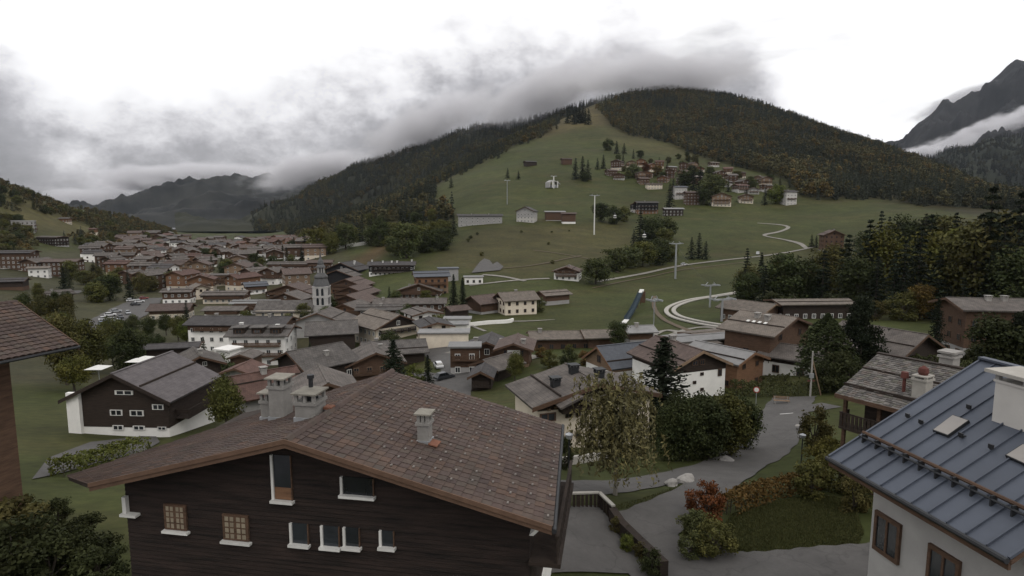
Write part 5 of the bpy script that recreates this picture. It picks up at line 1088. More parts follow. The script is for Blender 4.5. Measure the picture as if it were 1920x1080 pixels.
ribbon('left_lane', [(40,572),(90,560),(140,548),(200,544)], [4, 7, 7, 3], M['asphalt'], .1); ribbon('left_lane', [(0,505),(40,503),(85,497)], 3, M['gravel'], .12)
# lane marking
ribbon('lane_marking', [(1462,778),(1487,776)], .14, M['white_paint'], .075)
# alpine coaster track: two pale rails on a curved bed
def coaster():
    c = [on_ground(*p) for p in ((1392,548),(1345,556),(1300,563),(1268,573),(1256,583),(1266,594),(1300,604),(1345,612),(1400,620))]
    ln = smooth_line(c, 8); root = empty('coaster_track', (ln[0].x, ln[0].y, hgt(ln[0].x, ln[0].y))); tag(root, 'pale twin railed coaster track looping on the meadow by the lift', 'coaster track')
    o0 = root.location.copy()
    for off in (-1.3, 1.3):
        b = MB(); pr = None
        for i, p in enumerate(ln):
            d = (ln[min(i + 1, len(ln) - 1)] - ln[max(i - 1, 0)]).normalized(); nr = Vector((d.y, -d.x, 0)).normalized(); q = p + nr * off; q.z = hgt(q.x, q.y) + .15
            cur = [q - nr * .75 - o0, q + nr * .75 - o0]
            if pr: b.hexa([pr[0], pr[1], cur[1], cur[0], *[v_ + Vector((0, 0, .35)) for v_ in (pr[0], pr[1], cur[1], cur[0])]])
            pr = cur
        b.build('track_rail', M['pale_concrete'], root)
coaster()

# ------------------------------------------------------------------ street furniture and other small things
def gpos(u, v): return on_ground(u, v)
def fence(label, px, h=.95, step=.28, post='concrete', rail='pale_concrete', group=None):
    P = [gpos(*p) for p in px]; root = empty('railing', P[0]); tag(root, label, 'railing', group); o0 = P[0]
    for a, b in zip(P, P[1:]):
        n = max(2, int((b - a).length / step)); d = (b - a).normalized(); nr = Vector((-d.y, d.x, 0)) * .05
        for k in range(n + 1):
            q = a.lerp(b, k / n) - o0; w = .07 if k % 6 else .11
            MB().box(q.x - w, q.x + w, q.y - w, q.y + w, q.z - .2, q.z + h).build('baluster' if k % 6 else 'post', M[post], root)
        up = Vector((0, 0, h)); a_, b_ = a - o0 + up, b - o0 + up
        MB().hexa([a_ - nr * 2.4, b_ - nr * 2.4, b_ + nr * 2.4, a_ + nr * 2.4, *[v_ + Vector((0, 0, .09)) for v_ in (a_ - nr * 2.4, b_ - nr * 2.4, b_ + nr * 2.4, a_ + nr * 2.4)]]).build('handrail', M[rail], root)
    return root
fence('pale balustrade with dark uprights around the terrace beside the big chalet', [(1035,957),(1123,953),(1150,980)], .95, .3, 'dark_wood', 'tan_pale')if 'tan_pale' in M else fence('pale balustrade with dark uprights around the terrace beside the big chalet', [(1035,957),(1123,953),(1150,980)], .95, .3, 'dark_wood', 'pale_concrete')
def planter(label, px, h=.9):
    P = [gpos(*p) for p in px]; root = empty('planter_wall', P[0]); tag(root, label, 'wall'); b = MB(); o0 = P[0]
    for a, c in zip(P, P[1:]):
        d = (c - a).normalized(); nr = Vector((-d.y, d.x, 0)) * .22; a, c = a - o0, c - o0; dn = Vector((0, 0, .5)); up = Vector((0, 0, h))
        b.hexa([a - nr - dn, c - nr - dn, c + nr - dn, a + nr - dn, a - nr + up, c - nr + up, c + nr + up, a + nr + up])
    b.build('planter_body', M['dark_wood'], root); return root
planter('dark retaining wall with shrubs between terrace and driveway', [(1148,980),(1165,1005),(1200,1040),(1245,1085)])
def bench(u, v, label):
    p = gpos(u, v); r = empty('bench', p, R(-12)); tag(r, label, 'bench')
    for k in range(3): MB().box(-1, 1, -.3 + k * .2, -.14 + k * .2, .44, .49).build('seat_plank', M['tan_wood'], r)
    for k in range(2): MB().box(-1, 1, .32, .37, .6 + k * .2, .75 + k * .2).build('back_plank', M['tan_wood'], r)
    for x in (-.8, .8): MB().box(x - .05, x + .05, -.3, .35, 0, .44).box(x - .05, x + .05, .3, .36, .44, .95).build('leg', M['concrete'], r)
bench(1465, 757, 'wooden bench on the grass by the lane bend')
def boulder(u, v, s, label, m='concrete', flat=.75, seed=0):
    p = gpos(u, v); bm = bmesh.new(); bmesh.ops.create_icosphere(bm, subdivisions=3, radius=1); rr = random.Random(seed); ph = [rr.uniform(0, 6) for _ in range(9)]
    for vt in bm.verts:
        c = vt.co; k = 1 + .22 * math.sin(c.x * 2.3 + ph[0]) * math.cos(c.y * 2.1 + ph[1]) + .14 * math.sin(c.z * 4 + ph[2] + c.x * 3) + .06 * math.sin(c.y * 9 + ph[3]) * math.sin(c.x * 8 + ph[4])
        vt.co = Vector((c.x * s[0] * k, c.y * s[1] * k, max(-.3, c.z) * s[2] * k * flat))
    me = bpy.data.meshes.new('boulder'); bm.to_mesh(me); bm.free(); me.materials.append(M[m]); o = link('boulder', me, None, p, rr.uniform(0, 3)); return tag(o, label, 'boulder')
boulder(1287, 903, (.75, .6, .8), 'big pale boulder at the tip of the grass strip', seed=3); boulder(1259, 910, (.55, .5, .5), 'smaller pale boulder beside the big one on the grass strip', seed=5); boulder(1363, 864, (1.0, .7, .45), 'flat brown boulder at the foot of the clipped trees', 'stone', seed=8)
boulder(1497, 800, (.35, .3, .35), 'pale stone at the lane edge below the tall brown bush', seed=9)
def sign_post(u, v):
    p = gpos(u, v); r = empty('road_sign', p, R(-20)); tag(r, 'round road sign on grey post beside the lane bend', 'road sign')
    MB().tube([(0, 0, -.2), (0, 0, 2.3)], .035, 8).build('post', M['steel'], r)
    for rad, y, m in ((.42, 0, 'red_paint'), (.30, -.012, 'white_paint')):
        b = MB(); b.tube([(0, y - .035, 2.3), (0, y + .0, 2.3)], rad, 20); b.build('sign_disc', M[m], r)
sign_post(1417, 762)
def utility_pole(u, v):
    p = gpos(u, v); r = empty('utility_pole', p, 0); tag(r, 'grey utility pole with leaning strut beside the clipped hedge', 'utility pole')
    h = 6.4; MB().tube([(0, 0, -.5), (0, 0, h)], [.14, .1], 8).build('pole', M['concrete'], r); MB().tube([(1.7, .2, -.3), (.05, 0, h * .8)], .09, 8).build('strut', M['tan_wood'], r)
    MB().box(-.25, .25, -.2, .1, h * .42, h * .52).build('junction_box', M['steel'], r); MB().box(-.5, .5, -.05, .05, h * .34, h * .37).build('cross_arm', M['red_cowl'], r)
utility_pole(1519, 744)
def lamp(u, v, h, label):
    p = gpos(u, v); r = empty('street_lamp', p); tag(r, label, 'street lamp')
    MB().tube([(0, 0, -.3), (0, 0, h)], .05, 8).build('post', M['dark_metal'], r); b = MB(); b.tube([(0, 0, h), (0, 0, h + .1), (0, 0, h + .35), (0, 0, h + .45)], [.06, .2, .26, .05], 10); b.build('lamp_head', M['steel'], r)
lamp(1066, 920, 3.4, 'lamp post by the road right of the big roof'); lamp(1502, 870, 2.2, 'slim post at the lane edge beside the dry shrubs')
def pylon(u, v0, v1, label, arm=3.4, rad=.45, m='steel', lattice=False, depth=None, group='lift pylons'):
    if depth: q = at(u, v0, depth); p = Vector((q[0], q[1], hgt(q[0], q[1])))
    else: p = gpos(u, v0)
    h = at(u, v1, p.y)[2] - p.z; r = empty('lift_pylon', p, R(20)); tag(r, label, 'pylon', group)
    MB().tube([(0, 0, -1), (0, 0, h)], [rad, rad * .75], 10).build('mast', M[m], r)
    MB().box(-arm, arm, -.22, .22, h - .5, h).build('cross_arm', M['steel'], r)
    for sx in (-1, 1):
        MB().box(sx * arm - .18, sx * arm + .18, -2.0, 2.0, h - .3, h + .1).build('sheave_train', M['steel'], r)
        MB().hexa([(sx * arm * .9 - .1, -.1, h), (sx * arm * .9 + .1, -.1, h), (sx * arm * .9 + .1, .1, h), (sx * arm * .9 - .1, .1, h), (sx * arm * .5 - .1, -.1, h + 1.0), (sx * arm * .5 + .1, -.1, h + 1.0), (sx * arm * .5 + .1, .1, h + 1.0), (sx * arm * .5 - .1, .1, h + 1.0)]).build('gantry', M['steel'], r)
    return r, p, h, arm
PY = [pylon(1353, 603, 560, 'leaning lattice armed lift pylon next to the small lift station', 3.2, .4), pylon(1331, 576, 534, 'pale lift pylon with T shaped head beside the coaster track', 2.6, .38),
      pylon(1266, 523, 456, 'tall grey lift pylon above the pale meadow track', 3.0, .55), pylon(1114, 440, 366, 'tallest white lift pylon in front of the dark trees below the ski slope', 3.2, .5, 'white_paint'),
      pylon(951, 383, 338, 'thin lift pylon left on the ski slope', 2.4, .35), pylon(1038, 353, 330, 'double lift pylon beside the mid slope station', 3, .9, 'white_paint')]
pylon(1225, 632, 562, 'slim pole beside the meadow track behind the maple', 1.2, .14)
ends = []
for r, p, h, arm in PY[1:4]: ends.append((p + Vector((0, 0, h))))
def cable(a, b, label, sag):
    pts = [a.lerp(b, k / 14) - Vector((0, 0, sag * 4 * (k / 14) * (1 - k / 14))) for k in range(15)]; b_ = MB(); b_.tube(pts, .035, 5); o = b_.build('lift_cable', M['dark_metal']); tag(o, label, 'cable', 'lift cables'); return pts
cb1 = cable(ends[0], ends[1], 'lift cable between the T headed pylon and the tall grey pylon', 2); cb2 = cable(ends[1], ends[2], 'lift cable between the tall grey pylon and the tallest white pylon', 5)
def gondola(u, v, Y, label):
    c = Vector(at(u, v, Y)); r = empty('gondola', c - Vector((0, 0, 1.2))); tag(r, label, 'gondola', 'gondola cabins')
    b = MB(); b.tube([(0, 0, 0), (0, 0, .15), (0, 0, .7), (0, 0, 1.0)], [.7, .95, 1.15, 1.15], 12); b.build('cabin_shell', M['white_paint'], r)
    b = MB(); b.tube([(0, 0, 1.0), (0, 0, 1.75)], [1.12, .98], 12, cap=False); b.build('cabin_windows', M['car_glass'], r)
    b = MB(); b.tube([(0, 0, 1.75), (0, 0, 2.05), (0, 0, 2.25)], [1.05, .85, .3], 12); b.build('cabin_roof', M['white_paint'], r)
    MB().tube([(0, 0, 2.2), (0, 0, 4.2)], .07, 6).build('hanger', M['steel'], r)
gondola(1153, 406, 435, 'gondola cabin hanging left in front of the dark trees'); gondola(1208, 442, 365, 'lower gondola cabin hanging in front of the bushes')
def car_mesh():
    if 'car' in SH: return SH['car']
    body = MB(); body.extrude([(-2.05, .35), (2.05, .35), (2.1, .75), (1.2, .92), (-1.9, .95), (-2.1, .7)], -.85, .85)
    cab = MB(); cab.hexa([(-1.75, -.78, .94), (.95, -.78, .92), (.95, .78, .92), (-1.75, .78, .94), (-1.45, -.62, 1.45), (.3, -.62, 1.48), (.3, .62, 1.48), (-1.45, .62, 1.45)])
    roof = MB(); roof.hexa([(-1.47, -.64, 1.45), (.32, -.64, 1.48), (.32, .64, 1.48), (-1.47, .64, 1.45), (-1.3, -.55, 1.53), (.15, -.55, 1.55), (.15, .55, 1.55), (-1.3, .55, 1.53)])
    wh = MB(); wh.tube([(0, -.1, 0), (0, .1, 0)], .32, 12)
    SH['car'] = (body, cab, roof, wh.mesh('wheel', M['rubber'])); return SH['car']
CARC = {k: mat('car_paint_' + k, c, .03, 1, rough=.25, spec=.6, rnd=0) for k, c in (('white', (.62, .62, .62)), ('silver', (.32, .33, .34)), ('dark', (.03, .032, .036)), ('blue', (.05, .08, .16)), ('red', (.22, .03, .025)))}
def car(p, rz, col, label, group=None, van=False, cat='car'):
    body, cab, roof, wh = car_mesh(); k = 'cb' + col
    if k not in SH: SH[k] = (body.mesh('body', CARC[col]), cab.mesh('cabin_glass', M['car_glass']), roof.mesh('car_roof', CARC[col]))
    r = empty('parked_car' if not van else 'van', p, rz); tag(r, label, cat, group)
    link('body', SH[k][0], r); link('cabin_glass', SH[k][1], r); link('roof', SH[k][2], r)
    for x in (-1.3, 1.3):
        for y in (-.82, .82): link('wheel', wh, r, (x, y, .32))
    if van: MB().box(-1.95, .9, -.82, .82, .96, 1.95).build('van_body', CARC[col], r)
    return r
p = gpos(1421, 478); car(p + Vector((0, 0, .3)), R(60), 'white', 'white van standing above the pale meadow track', None, True, 'van')
p = gpos(1283, 498); car(p + Vector((0, 0, .25)), R(20), 'white', 'small white car on the pale meadow track', None)
cpx = [(197,602,'white','white car at the upper left of the car park'),(207,594,'white','white car second up the left edge of the car park'),(218,587,'silver','silver car halfway up the left edge of the car park'),(190,612,'blue','blue car in the lower left of the car park'),(203,609,'blue','blue car beside the lower left blue one'),(214,604,'silver','silver car in the lower middle of the car park'),
       (226,598,'dark','dark car in the middle of the car park'),(240,590,'silver','silver car right of the middle of the car park'),(254,574,'dark','dark car at the far end of the car park'),(262,568,'white','white car at the far end of the car park'),(246,566,'white','white car beside the far hedge of the car park'),(270,562,'red','red car at the far corner of the car park')]
for u, v, c, lb in cpx:
    p = gpos(u, v)
    if p: car(p + Vector((0, 0, .3)), R(random.choice((35, 40, -50))), c, lb, 'cars in the left car park')
for u, v, c, lb in ((833, 712, 'dark', 'dark car parked at the street edge'), (822, 690, 'white', 'white car parked beside the hedge by the street'), (628, 716, 'dark', 'dark car beside the skylight roof'), (1395, 700, 'silver', 'silver car beside the new timber chalet')):
    p = gpos(u, v)
    if p: car(p + Vector((0, 0, .12)), R(random.uniform(0, 180)), c, lb)
def parasol(u, v, Y, label):
    q = at(u, v, Y); g = hgt(q[0], q[1]); r = empty('parasol', (q[0], q[1], g)); tag(r, label, 'parasol', 'white square parasols'); z = q[2] - g
    MB().tube([(0, 0, 0), (0, 0, z)], .05, 6).build('pole', M['steel'], r)
    b = MB(); s = 1.5
    for k in range(4):
        a0, a1 = R(45 + 90 * k), R(135 + 90 * k); b.poly([(s * 1.41 * math.cos(a0), s * 1.41 * math.sin(a0), z - .5), (s * 1.41 * math.cos(a1), s * 1.41 * math.sin(a1), z - .5), (0, 0, z)])
    b.build('canopy', M['white_paint'], r)
parasol(184, 684, 100, 'white square parasol left of the dark timber building'); parasol(257, 671, 112, 'white square parasol behind the mauve roof'); parasol(272, 667, 118, 'second white square parasol behind the mauve roof')
# inflatable slide / small jump on the meadow
def slide():
    a, b = gpos(1203, 568), gpos(1168, 607); d = Vector((a.x - b.x, a.y - b.y, 0)).normalized(); nr = Vector((d.y, -d.x, 0)); root = empty('ski_jump', b); tag(root, 'small ski jump ramp with blue netting on the meadow', 'ski jump')
    top = at(1203, 543, a.y)[2]; L_ = (Vector((a.x, a.y, 0)) - Vector((b.x, b.y, 0))).length; prof = []
    for k in range(13): t = k / 12; q = b + d * L_ * t; prof.append(Vector((q.x, q.y, hgt(q.x, q.y) + .15 + (top - a.z) * max(0, (t - .1) / .9) ** 1.7)) - b)
    for k, m in ((range(2), 'white_paint'), (range(2, 11), 'blue_net'), (range(11, 12), 'white_paint')):
        bb = MB()
        for i in k:
            p, q = prof[i], prof[i + 1]; w = nr * .85; t_ = Vector((0, 0, .25)); bb.hexa([p - w - t_, p + w - t_, q + w - t_, q - w - t_, p - w, p + w, q + w, q - w])
            if m == 'blue_net':
                for sg in (-1, 1): bb.hexa([p + w * sg, p + w * sg * 1.06, q + w * sg * 1.06, q + w * sg, p + w * sg + t_ * 4, p + w * sg * 1.06 + t_ * 4, q + w * sg * 1.06 + t_ * 4, q + w * sg + t_ * 4])
        bb.build('ramp_section', M[m], root)
    for i in (5, 7, 9, 11): q = prof[i]; MB().box(q.x - .12, q.x + .12, q.y - .12, q.y + .12, hgt(q.x + b.x, q.y + b.y) - b.z - .3, q.z - .25).build('support_post', M['brown_wood'], root)
    q = prof[12]; MB().box(q.x - .2, q.x + 1.6, q.y + .5, q.y + 1.5, hgt(a.x, a.y) - b.z, q.z * .8).build('start_platform', M['brown_wood'], root)
M['blue_net'] = mat('blue_netting', (.028, .046, .06), .3, 3)
slide()
# white retaining wall on the slope above the village
def long_wall(px, h, label, m='white_paint', th=.5):
    P = [gpos(*p) for p in px]; ln = smooth_line(P, 5); root = empty('retaining_wall', P[0]); tag(root, label, 'wall'); b = MB()
    for p, q in zip(ln, ln[1:]):
        d = (q - p); nr = Vector((-d.y, d.x, 0)).normalized() * th / 2; o0 = P[0]; zp, zq = hgt(p.x, p.y) - o0.z, hgt(q.x, q.y) - o0.z; p_, q_ = p - o0, q - o0; p_.z = q_.z = 0
        f = lambda v_, z: (v_.x, v_.y, z)
        b.hexa([f(p_ - nr, zp - 1), f(q_ - nr, zq - 1), f(q_ + nr, zq - 1), f(p_ + nr, zp - 1), f(p_ - nr, zp + h), f(q_ - nr, zq + h), f(q_ + nr, zq + h), f(p_ + nr, zp + h)])
    b.build('wall_body', M[m], root)
long_wall([(626, 470), (650, 464), (680, 460), (712, 454)], 2.6, 'long white retaining wall above the bare earth bank'); long_wall([(562, 482), (590, 477), (600, 474)], 3.0, 'grey snow shed wall left of the church spire', 'greyr')
long_wall([(880, 612), (915, 608), (950, 606), (962, 603)], 1.2, 'pale garden wall below the white farmhouse', 'white'); long_wall([(1052, 873), (1090, 868), (1140, 858)], .7, 'low pale wall in front of the white chalet', 'pale_concrete', .3)
# lift station halfway up the slope
def mid_station():
    p = gpos(1036, 352); r = empty('lift_station', p, R(30)); tag(r, 'small grey lift station with open front halfway up the ski slope', 'station')
    b = MB(); b.extrude([(-7, 0), (-7, 6), (-2, 8.5), (4, 7), (8, 4.2), (8, 3.6), (4, 6), (-2, 7.4), (-5.6, 5.4), (-5.6, 0)], -4, 4); b.build('hood', M['greyr'], r)
    MB().box(-4, 5, -3, 3, 0, 3.2).build('cabin', M['steel'], r); MB().box(-5.6, -4, -3.2, 3.2, .5, 4.5).build('opening', M['dark_metal'], r)
    for x in (-3, 4): MB().box(x - .5, x + .5, -4.6, -4.1, 0, 7.5).build('pillar', M['white_paint'], r)
mid_station()

# ------------------------------------------------------------------ trees, shrubs, grass
def leaf_material(name, tip, use_color=True, instancer=False):
    m = bpy.data.materials.new(name); m.use_nodes = True; N = m.node_tree.nodes; L = m.node_tree.links; b = N['Principled BSDF']; b.inputs['Roughness'].default_value = .8; b.inputs['Specular IOR Level'].default_value = .1
    a = N.new('ShaderNodeAttribute'); a.attribute_name = 'leaf'
    mx = N.new('ShaderNodeMix'); mx.data_type = 'RGBA'; mx.blend_type = 'MULTIPLY'; mx.inputs['Factor'].default_value = 1; L.new(a.outputs['Color'], mx.inputs['A'])
    if instancer: t = N.new('ShaderNodeAttribute'); t.attribute_type = 'INSTANCER'; t.attribute_name = 'tint'; L.new(t.outputs['Color'], mx.inputs['B'])
    else: t = N.new('ShaderNodeObjectInfo'); L.new(t.outputs['Color'], mx.inputs['B'])
    L.new(mx.outputs['Result'], b.inputs['Base Color'])
    b.inputs['Transmission Weight'].default_value = 0
    return m
LEAF = leaf_material('leaves', None); LEAF_F = leaf_material('forest_leaves', None, instancer=True)
def leaf_mesh(name, cen, size, col, rs, mat_, flat=0.0, droop=0.0, aspect=1.0, out=None):
    """one quad per leaf spray: centres, sizes, colours"""
    n = len(cen); nrm = rs.normal(size=(n, 3)); nrm /= np.linalg.norm(nrm, axis=1)[:, None]
    if out is not None: nrm = nrm * .75 + out * .8
    nrm[:, 2] = nrm[:, 2] * (1 - flat) + flat * 1.2; nrm /= np.linalg.norm(nrm, axis=1)[:, None]
    t = np.cross(nrm, rs.normal(size=(n, 3))); t /= np.linalg.norm(t, axis=1)[:, None]
    if droop: t = t * (1 - droop) + np.array([0, 0, -1]) * droop; t -= nrm * (t * nrm).sum(1)[:, None]; t /= np.linalg.norm(t, axis=1)[:, None]
    bt = np.cross(nrm, t); s = np.asarray(size)[:, None] * np.ones((n, 1)); k = rs.uniform(.6, 1.3, (n, 4, 1))
    V3 = np.stack([cen + t * s * k[:, 0] * aspect, cen + bt * s * k[:, 1] * .6, cen - t * s * k[:, 2] * aspect, cen - bt * s * k[:, 3] * .6], 1).reshape(-1, 3)
    me = bpy.data.meshes.new(name); me.vertices.add(4 * n); me.vertices.foreach_set('co', V3.astype('f4').ravel()); me.loops.add(4 * n); me.loops.foreach_set('vertex_index', np.arange(4 * n, dtype='i4'))
    me.polygons.add(n); me.polygons.foreach_set('loop_start', np.arange(0, 4 * n, 4, dtype='i4')); me.update(calc_edges=True); me.materials.append(mat_)
    set_color_attr(me, 'leaf', np.repeat(col, 4, axis=0)); return me
def hues(rs, n, base, var=.3, yellow=.25):
    c = np.tile(np.array(base), (n, 1)) * rs.uniform(1 - var, 1 + var, (n, 1)); y = rs.random(n)[:, None] * yellow; return np.clip(c * (1 - y) + np.array([.16, .13, .04]) * y, 0, 1)
def crown_broad(seed, n, size, mat_, h0=.22, rx=.34, clumps=26, base=(.055, .068, .026), yellow=.15):
    rs = np.random.default_rng(seed); d = rs.normal(size=(clumps, 3)); d /= np.linalg.norm(d, axis=1)[:, None]; rad = rs.uniform(.35, .92, (clumps, 1)) ** .6
    cz = (1 + h0) / 2; hz = (1 - h0) / 2; cc = d * rad * np.array([rx, rx, hz]) * .82 + np.array([0, 0, cz]); cr = rs.uniform(.09, .17, clumps); hue = hues(rs, clumps, base, .3, yellow)
    k = rs.integers(0, clumps, n); o = rs.normal(size=(n, 3)); o /= np.linalg.norm(o, axis=1)[:, None]; cen = cc[k] + o * (rs.random((n, 1)) ** .45) * cr[k][:, None] * np.array([1.15, 1.15, .9])
    cen[:, 2] = np.minimum(cen[:, 2], 1.0 + 0 * cen[:, 2]); return leaf_mesh('crown', cen, rs.uniform(.7, 1.3, n) * size, hue[k] * rs.uniform(.8, 1.2, (n, 1)), rs, mat_, out=o), cc
def trunk_broad(seed, cc, r=.022, m='bark', h0=.22):
    rs = random.Random(seed); b = MB(); b.tube([(0, 0, -.04), (0.005, 0, h0 * .6), (.0, .006, h0 * 1.3), (0, 0, .7)], [r * 1.25, r, r * .8, r * .2], 7)
    for c in list(cc)[:9]: b.tube([(0, 0, h0 * rs.uniform(.7, 1.4)), (c[0] * .5, c[1] * .5, (c[2] + h0) * .5), tuple(c)], [r * .5, r * .32, r * .1], 5)
    return b.mesh('trunk', M[m])
def crown_spruce(seed, mat_, layers=15, nb=11, per=7, rx=.17, base=(.026, .034, .02), size=.020, h0=.05):
    rs = np.random.default_rng(seed); C, S, K = [], [], []
    for i in range(layers):
        t = i / (layers - 1); z = h0 + (1 - h0) * (1 - (1 - t) ** 1.05) * .98; R_ = rx * (1 - t) ** .8 * rs.uniform(.85, 1.12) + .008
        for j in range(nb):
            a = rs.uniform(0, 6.283); L_ = R_ * rs.uniform(.7, 1.15); hcol = hues(rs, 1, base, .3, .04)[0]
            for k in range(per):
                q = (k + .6) / per; C.append((math.cos(a) * L_ * q + rs.normal() * .006, math.sin(a) * L_ * q + rs.normal() * .006, z - L_ * q * .42 + rs.normal() * .006)); S.append(size * rs.uniform(.7, 1.25) * (1.15 - .5 * t)); K.append(hcol * rs.uniform(.8, 1.2))
    C.append((0, 0, .985)); S.append(size * .7); K.append(base)
    return leaf_mesh('crown', np.array(C), np.array(S), np.array(K), rs, mat_, flat=.35, droop=.25, aspect=1.25)
def crown_column(seed, n, size, mat_, rx=.2, base=(.045, .055, .022)):
    rs = np.random.default_rng(seed); t = rs.random(n) ** .8; a = rs.uniform(0, 6.283, n); R_ = rx * np.sin(np.clip(.12 + .88 * (1 - t), 0, 1) * math.pi * .62) ** .75 * (1 - t ** 6) * (1 + .12 * np.sin(a * 3 + t * 9) + .08 * np.sin(a * 7 - t * 23)) * (rs.random(n) ** .3)
    cen = np.stack([np.cos(a) * R_, np.sin(a) * R_, .05 + t * .95], 1); hu = hues(rs, n, base, .35, .08); return leaf_mesh('crown', cen, rs.uniform(.6, 1.3, n) * size, hu, rs, mat_, droop=-.4, aspect=1.3)
def crown_pine(seed, n, size, mat_, rx=.36, base=(.028, .036, .020)):
    rs = np.random.default_rng(seed); C = []; K = []
    for i in range(22):
        t = (i / 21) ** .9; z = .16 + .82 * t; L_ = rx * (1 - t) ** .55 * rs.uniform(.55, 1.15); a = rs.uniform(0, 6.283); m = n // 22; q = rs.random(m) ** .6
        hc = hues(rs, 1, base, .3, .05)[0]; w = .055
        C.append(np.stack([np.cos(a) * L_ * q + rs.normal(size=m) * w, np.sin(a) * L_ * q + rs.normal(size=m) * w, z + L_ * q * .15 + rs.normal(size=m) * .028], 1)); K.append(hc * rs.uniform(.8, 1.2, (m, 1)))
    C = np.vstack(C); K = np.vstack(K); return leaf_mesh('crown', C, rs.uniform(.7, 1.3, len(C)) * size, K, rs, mat_, flat=.3)
def crown_weeping(seed, mat_, n_str=430, base=(.082, .076, .040)):
    rs = np.random.default_rng(seed); C, S, K = [], [], []
    heads = [(rs.normal() * .10, rs.normal() * .10, rs.uniform(.55, .97)) for _ in range(16)] + [(rs.normal() * .17, rs.normal() * .17, rs.uniform(.4, .62)) for _ in range(12)] + [(.14, 0, .82), (-.16, .05, .72), (.2, -.05, .68), (0, 0, .98), (-.1, 0, .9)]
    for i in range(n_str):
        hx, hy, hz = heads[rs.integers(len(heads))]; a = rs.uniform(0, 6.283); rr = rs.uniform(.02, .2); x, y = hx + math.cos(a) * rr, hy + math.sin(a) * rr; L_ = rs.uniform(.12, .55) * (hz / .9); hc = hues(rs, 1, base, .3, .4)[0]
        m = int(L_ * 85)
        for k in range(m):
            q = k / m; C.append((x + math.cos(a) * .05 * q + rs.normal() * .009, y + math.sin(a) * .05 * q + rs.normal() * .009, hz + .02 - L_ * q + .04 * math.sin(min(q * 6, 3.14)))); S.append(.0125 * rs.uniform(.7, 1.4)); K.append(hc * rs.uniform(.75, 1.25))
    C = np.array(C); C[:, 2] = np.maximum(C[:, 2], .13); return leaf_mesh('crown', C, np.array(S), np.array(K), rs, mat_, droop=.6, aspect=1.6)
PROTO = {}
def proto(kind, k):
    key = (kind, k)
    if key in PROTO: return PROTO[key]
    sd = 100 + k * 7
    if kind == 'broad': me, cc = crown_broad(sd, 6500, .019, LEAF, .12, clumps=42); tr = trunk_broad(sd, cc)
    elif kind == 'tall': me, cc = crown_broad(sd + 3, 7500, .020, LEAF, -.06, .27, 46, (.05, .06, .024)); tr = trunk_broad(sd, cc, .018)
    elif kind == 'mid': me, cc = crown_broad(sd + 1, 4400, .024, LEAF, -.08, .37, 44); tr = trunk_broad(sd, cc)
    elif kind == 'midtall': me, cc = crown_broad(sd + 2, 4500, .021, LEAF, -.06, .28, 46); tr = trunk_broad(sd, cc, .018)
    elif kind == 'spruce': me = crown_spruce(sd, LEAF, 26, 15, 9, size=.014); tr = MB().tube([(0, 0, -.04), (0, 0, .5), (0, 0, .98)], [.016, .01, .002], 7).mesh('trunk', M['bark'])
    elif kind == 'midspruce': me = crown_spruce(sd, LEAF, 15, 10, 6, size=.024); tr = MB().tube([(0, 0, -.04), (0, 0, .98)], [.016, .002], 6).mesh('trunk', M['bark'])
    elif kind == 'column': me = crown_column(sd, 7000, .013, LEAF); tr = MB().tube([(0, 0, -.04), (0, 0, .8)], [.025, .005], 7).mesh('trunk', M['bark'])
    elif kind == 'pine': me = crown_pine(sd, 11000, .017, LEAF); tr = MB().tube([(0, 0, -.04), (0, 0, .5), (0, 0, .97)], [.02, .013, .003], 7).mesh('trunk', M['bark'])
    elif kind == 'weeping':
        me = crown_weeping(sd, LEAF); b = MB(); b.tube([(0, 0, -.03), (.008, 0, .12), (-.004, 0, .3), (.01, 0, .6), (0, 0, .9)], [.022, .017, .013, .008, .002], 8)
        rr = random.Random(3)
        for k_ in range(14): a = rr.uniform(0, 6.28); z = rr.uniform(.25, .75); l = rr.uniform(.1, .22); b.tube([(0, 0, z), (math.cos(a) * l * .6, math.sin(a) * l * .6, z + l * .9), (math.cos(a) * l, math.sin(a) * l, z + l * .8)], [.006, .004, .0015], 5)
        tr = b.mesh('trunk', M['birch_bark'])
    elif kind == 'bush': me, cc = crown_broad(sd + 5, 3600, .030, LEAF, -.15, .5, 34, (.06, .068, .028)); tr = trunk_broad(sd, cc, .03, h0=.1)
    PROTO[key] = (me, tr); return PROTO[key]
NV = {'broad': 3, 'tall': 2, 'mid': 4, 'midtall': 3, 'spruce': 2, 'midspruce': 3, 'column': 1, 'pine': 2, 'weeping': 1, 'bush': 3}
TINT = {'green': (1, 1, 1), 'dark': (.62, .66, .66), 'vdark': (.5, .52, .52), 'olive': (1.18, 1.05, .85), 'yellow': (1.25, 1.05, .7), 'brown': (1.02, .82, .75), 'red': (1.45, .5, .5), 'rust': (1.45, .85, .7), 'pale': (1.7, 1.55, 1.3), 'lime': (1.25, 1.3, .8)}
TREES = []
def tree_at(p, h, kind, tint, label, group=None, wide=1.0, cat='tree', name=None):
    k = random.randrange(NV[kind]); me, tr = proto(kind, k); nm = name or {'spruce': 'spruce_tree', 'midspruce': 'spruce_tree', 'pine': 'pine_tree', 'weeping': 'birch_tree', 'bush': 'bush'}.get(kind, 'broadleaf_tree')
    r = empty(nm, p, random.uniform(0, 6.28)); tag(r, label, cat, group); r.scale = (h * wide, h * wide, h)
    c = link('crown', me, r); tr_o = link('trunk', tr, r); tc = TINT[tint]; v = random.uniform(.85, 1.15); c.color = (*[min(4, x * v) for x in tc], 1); TREES.append((p.x, p.y)); return r
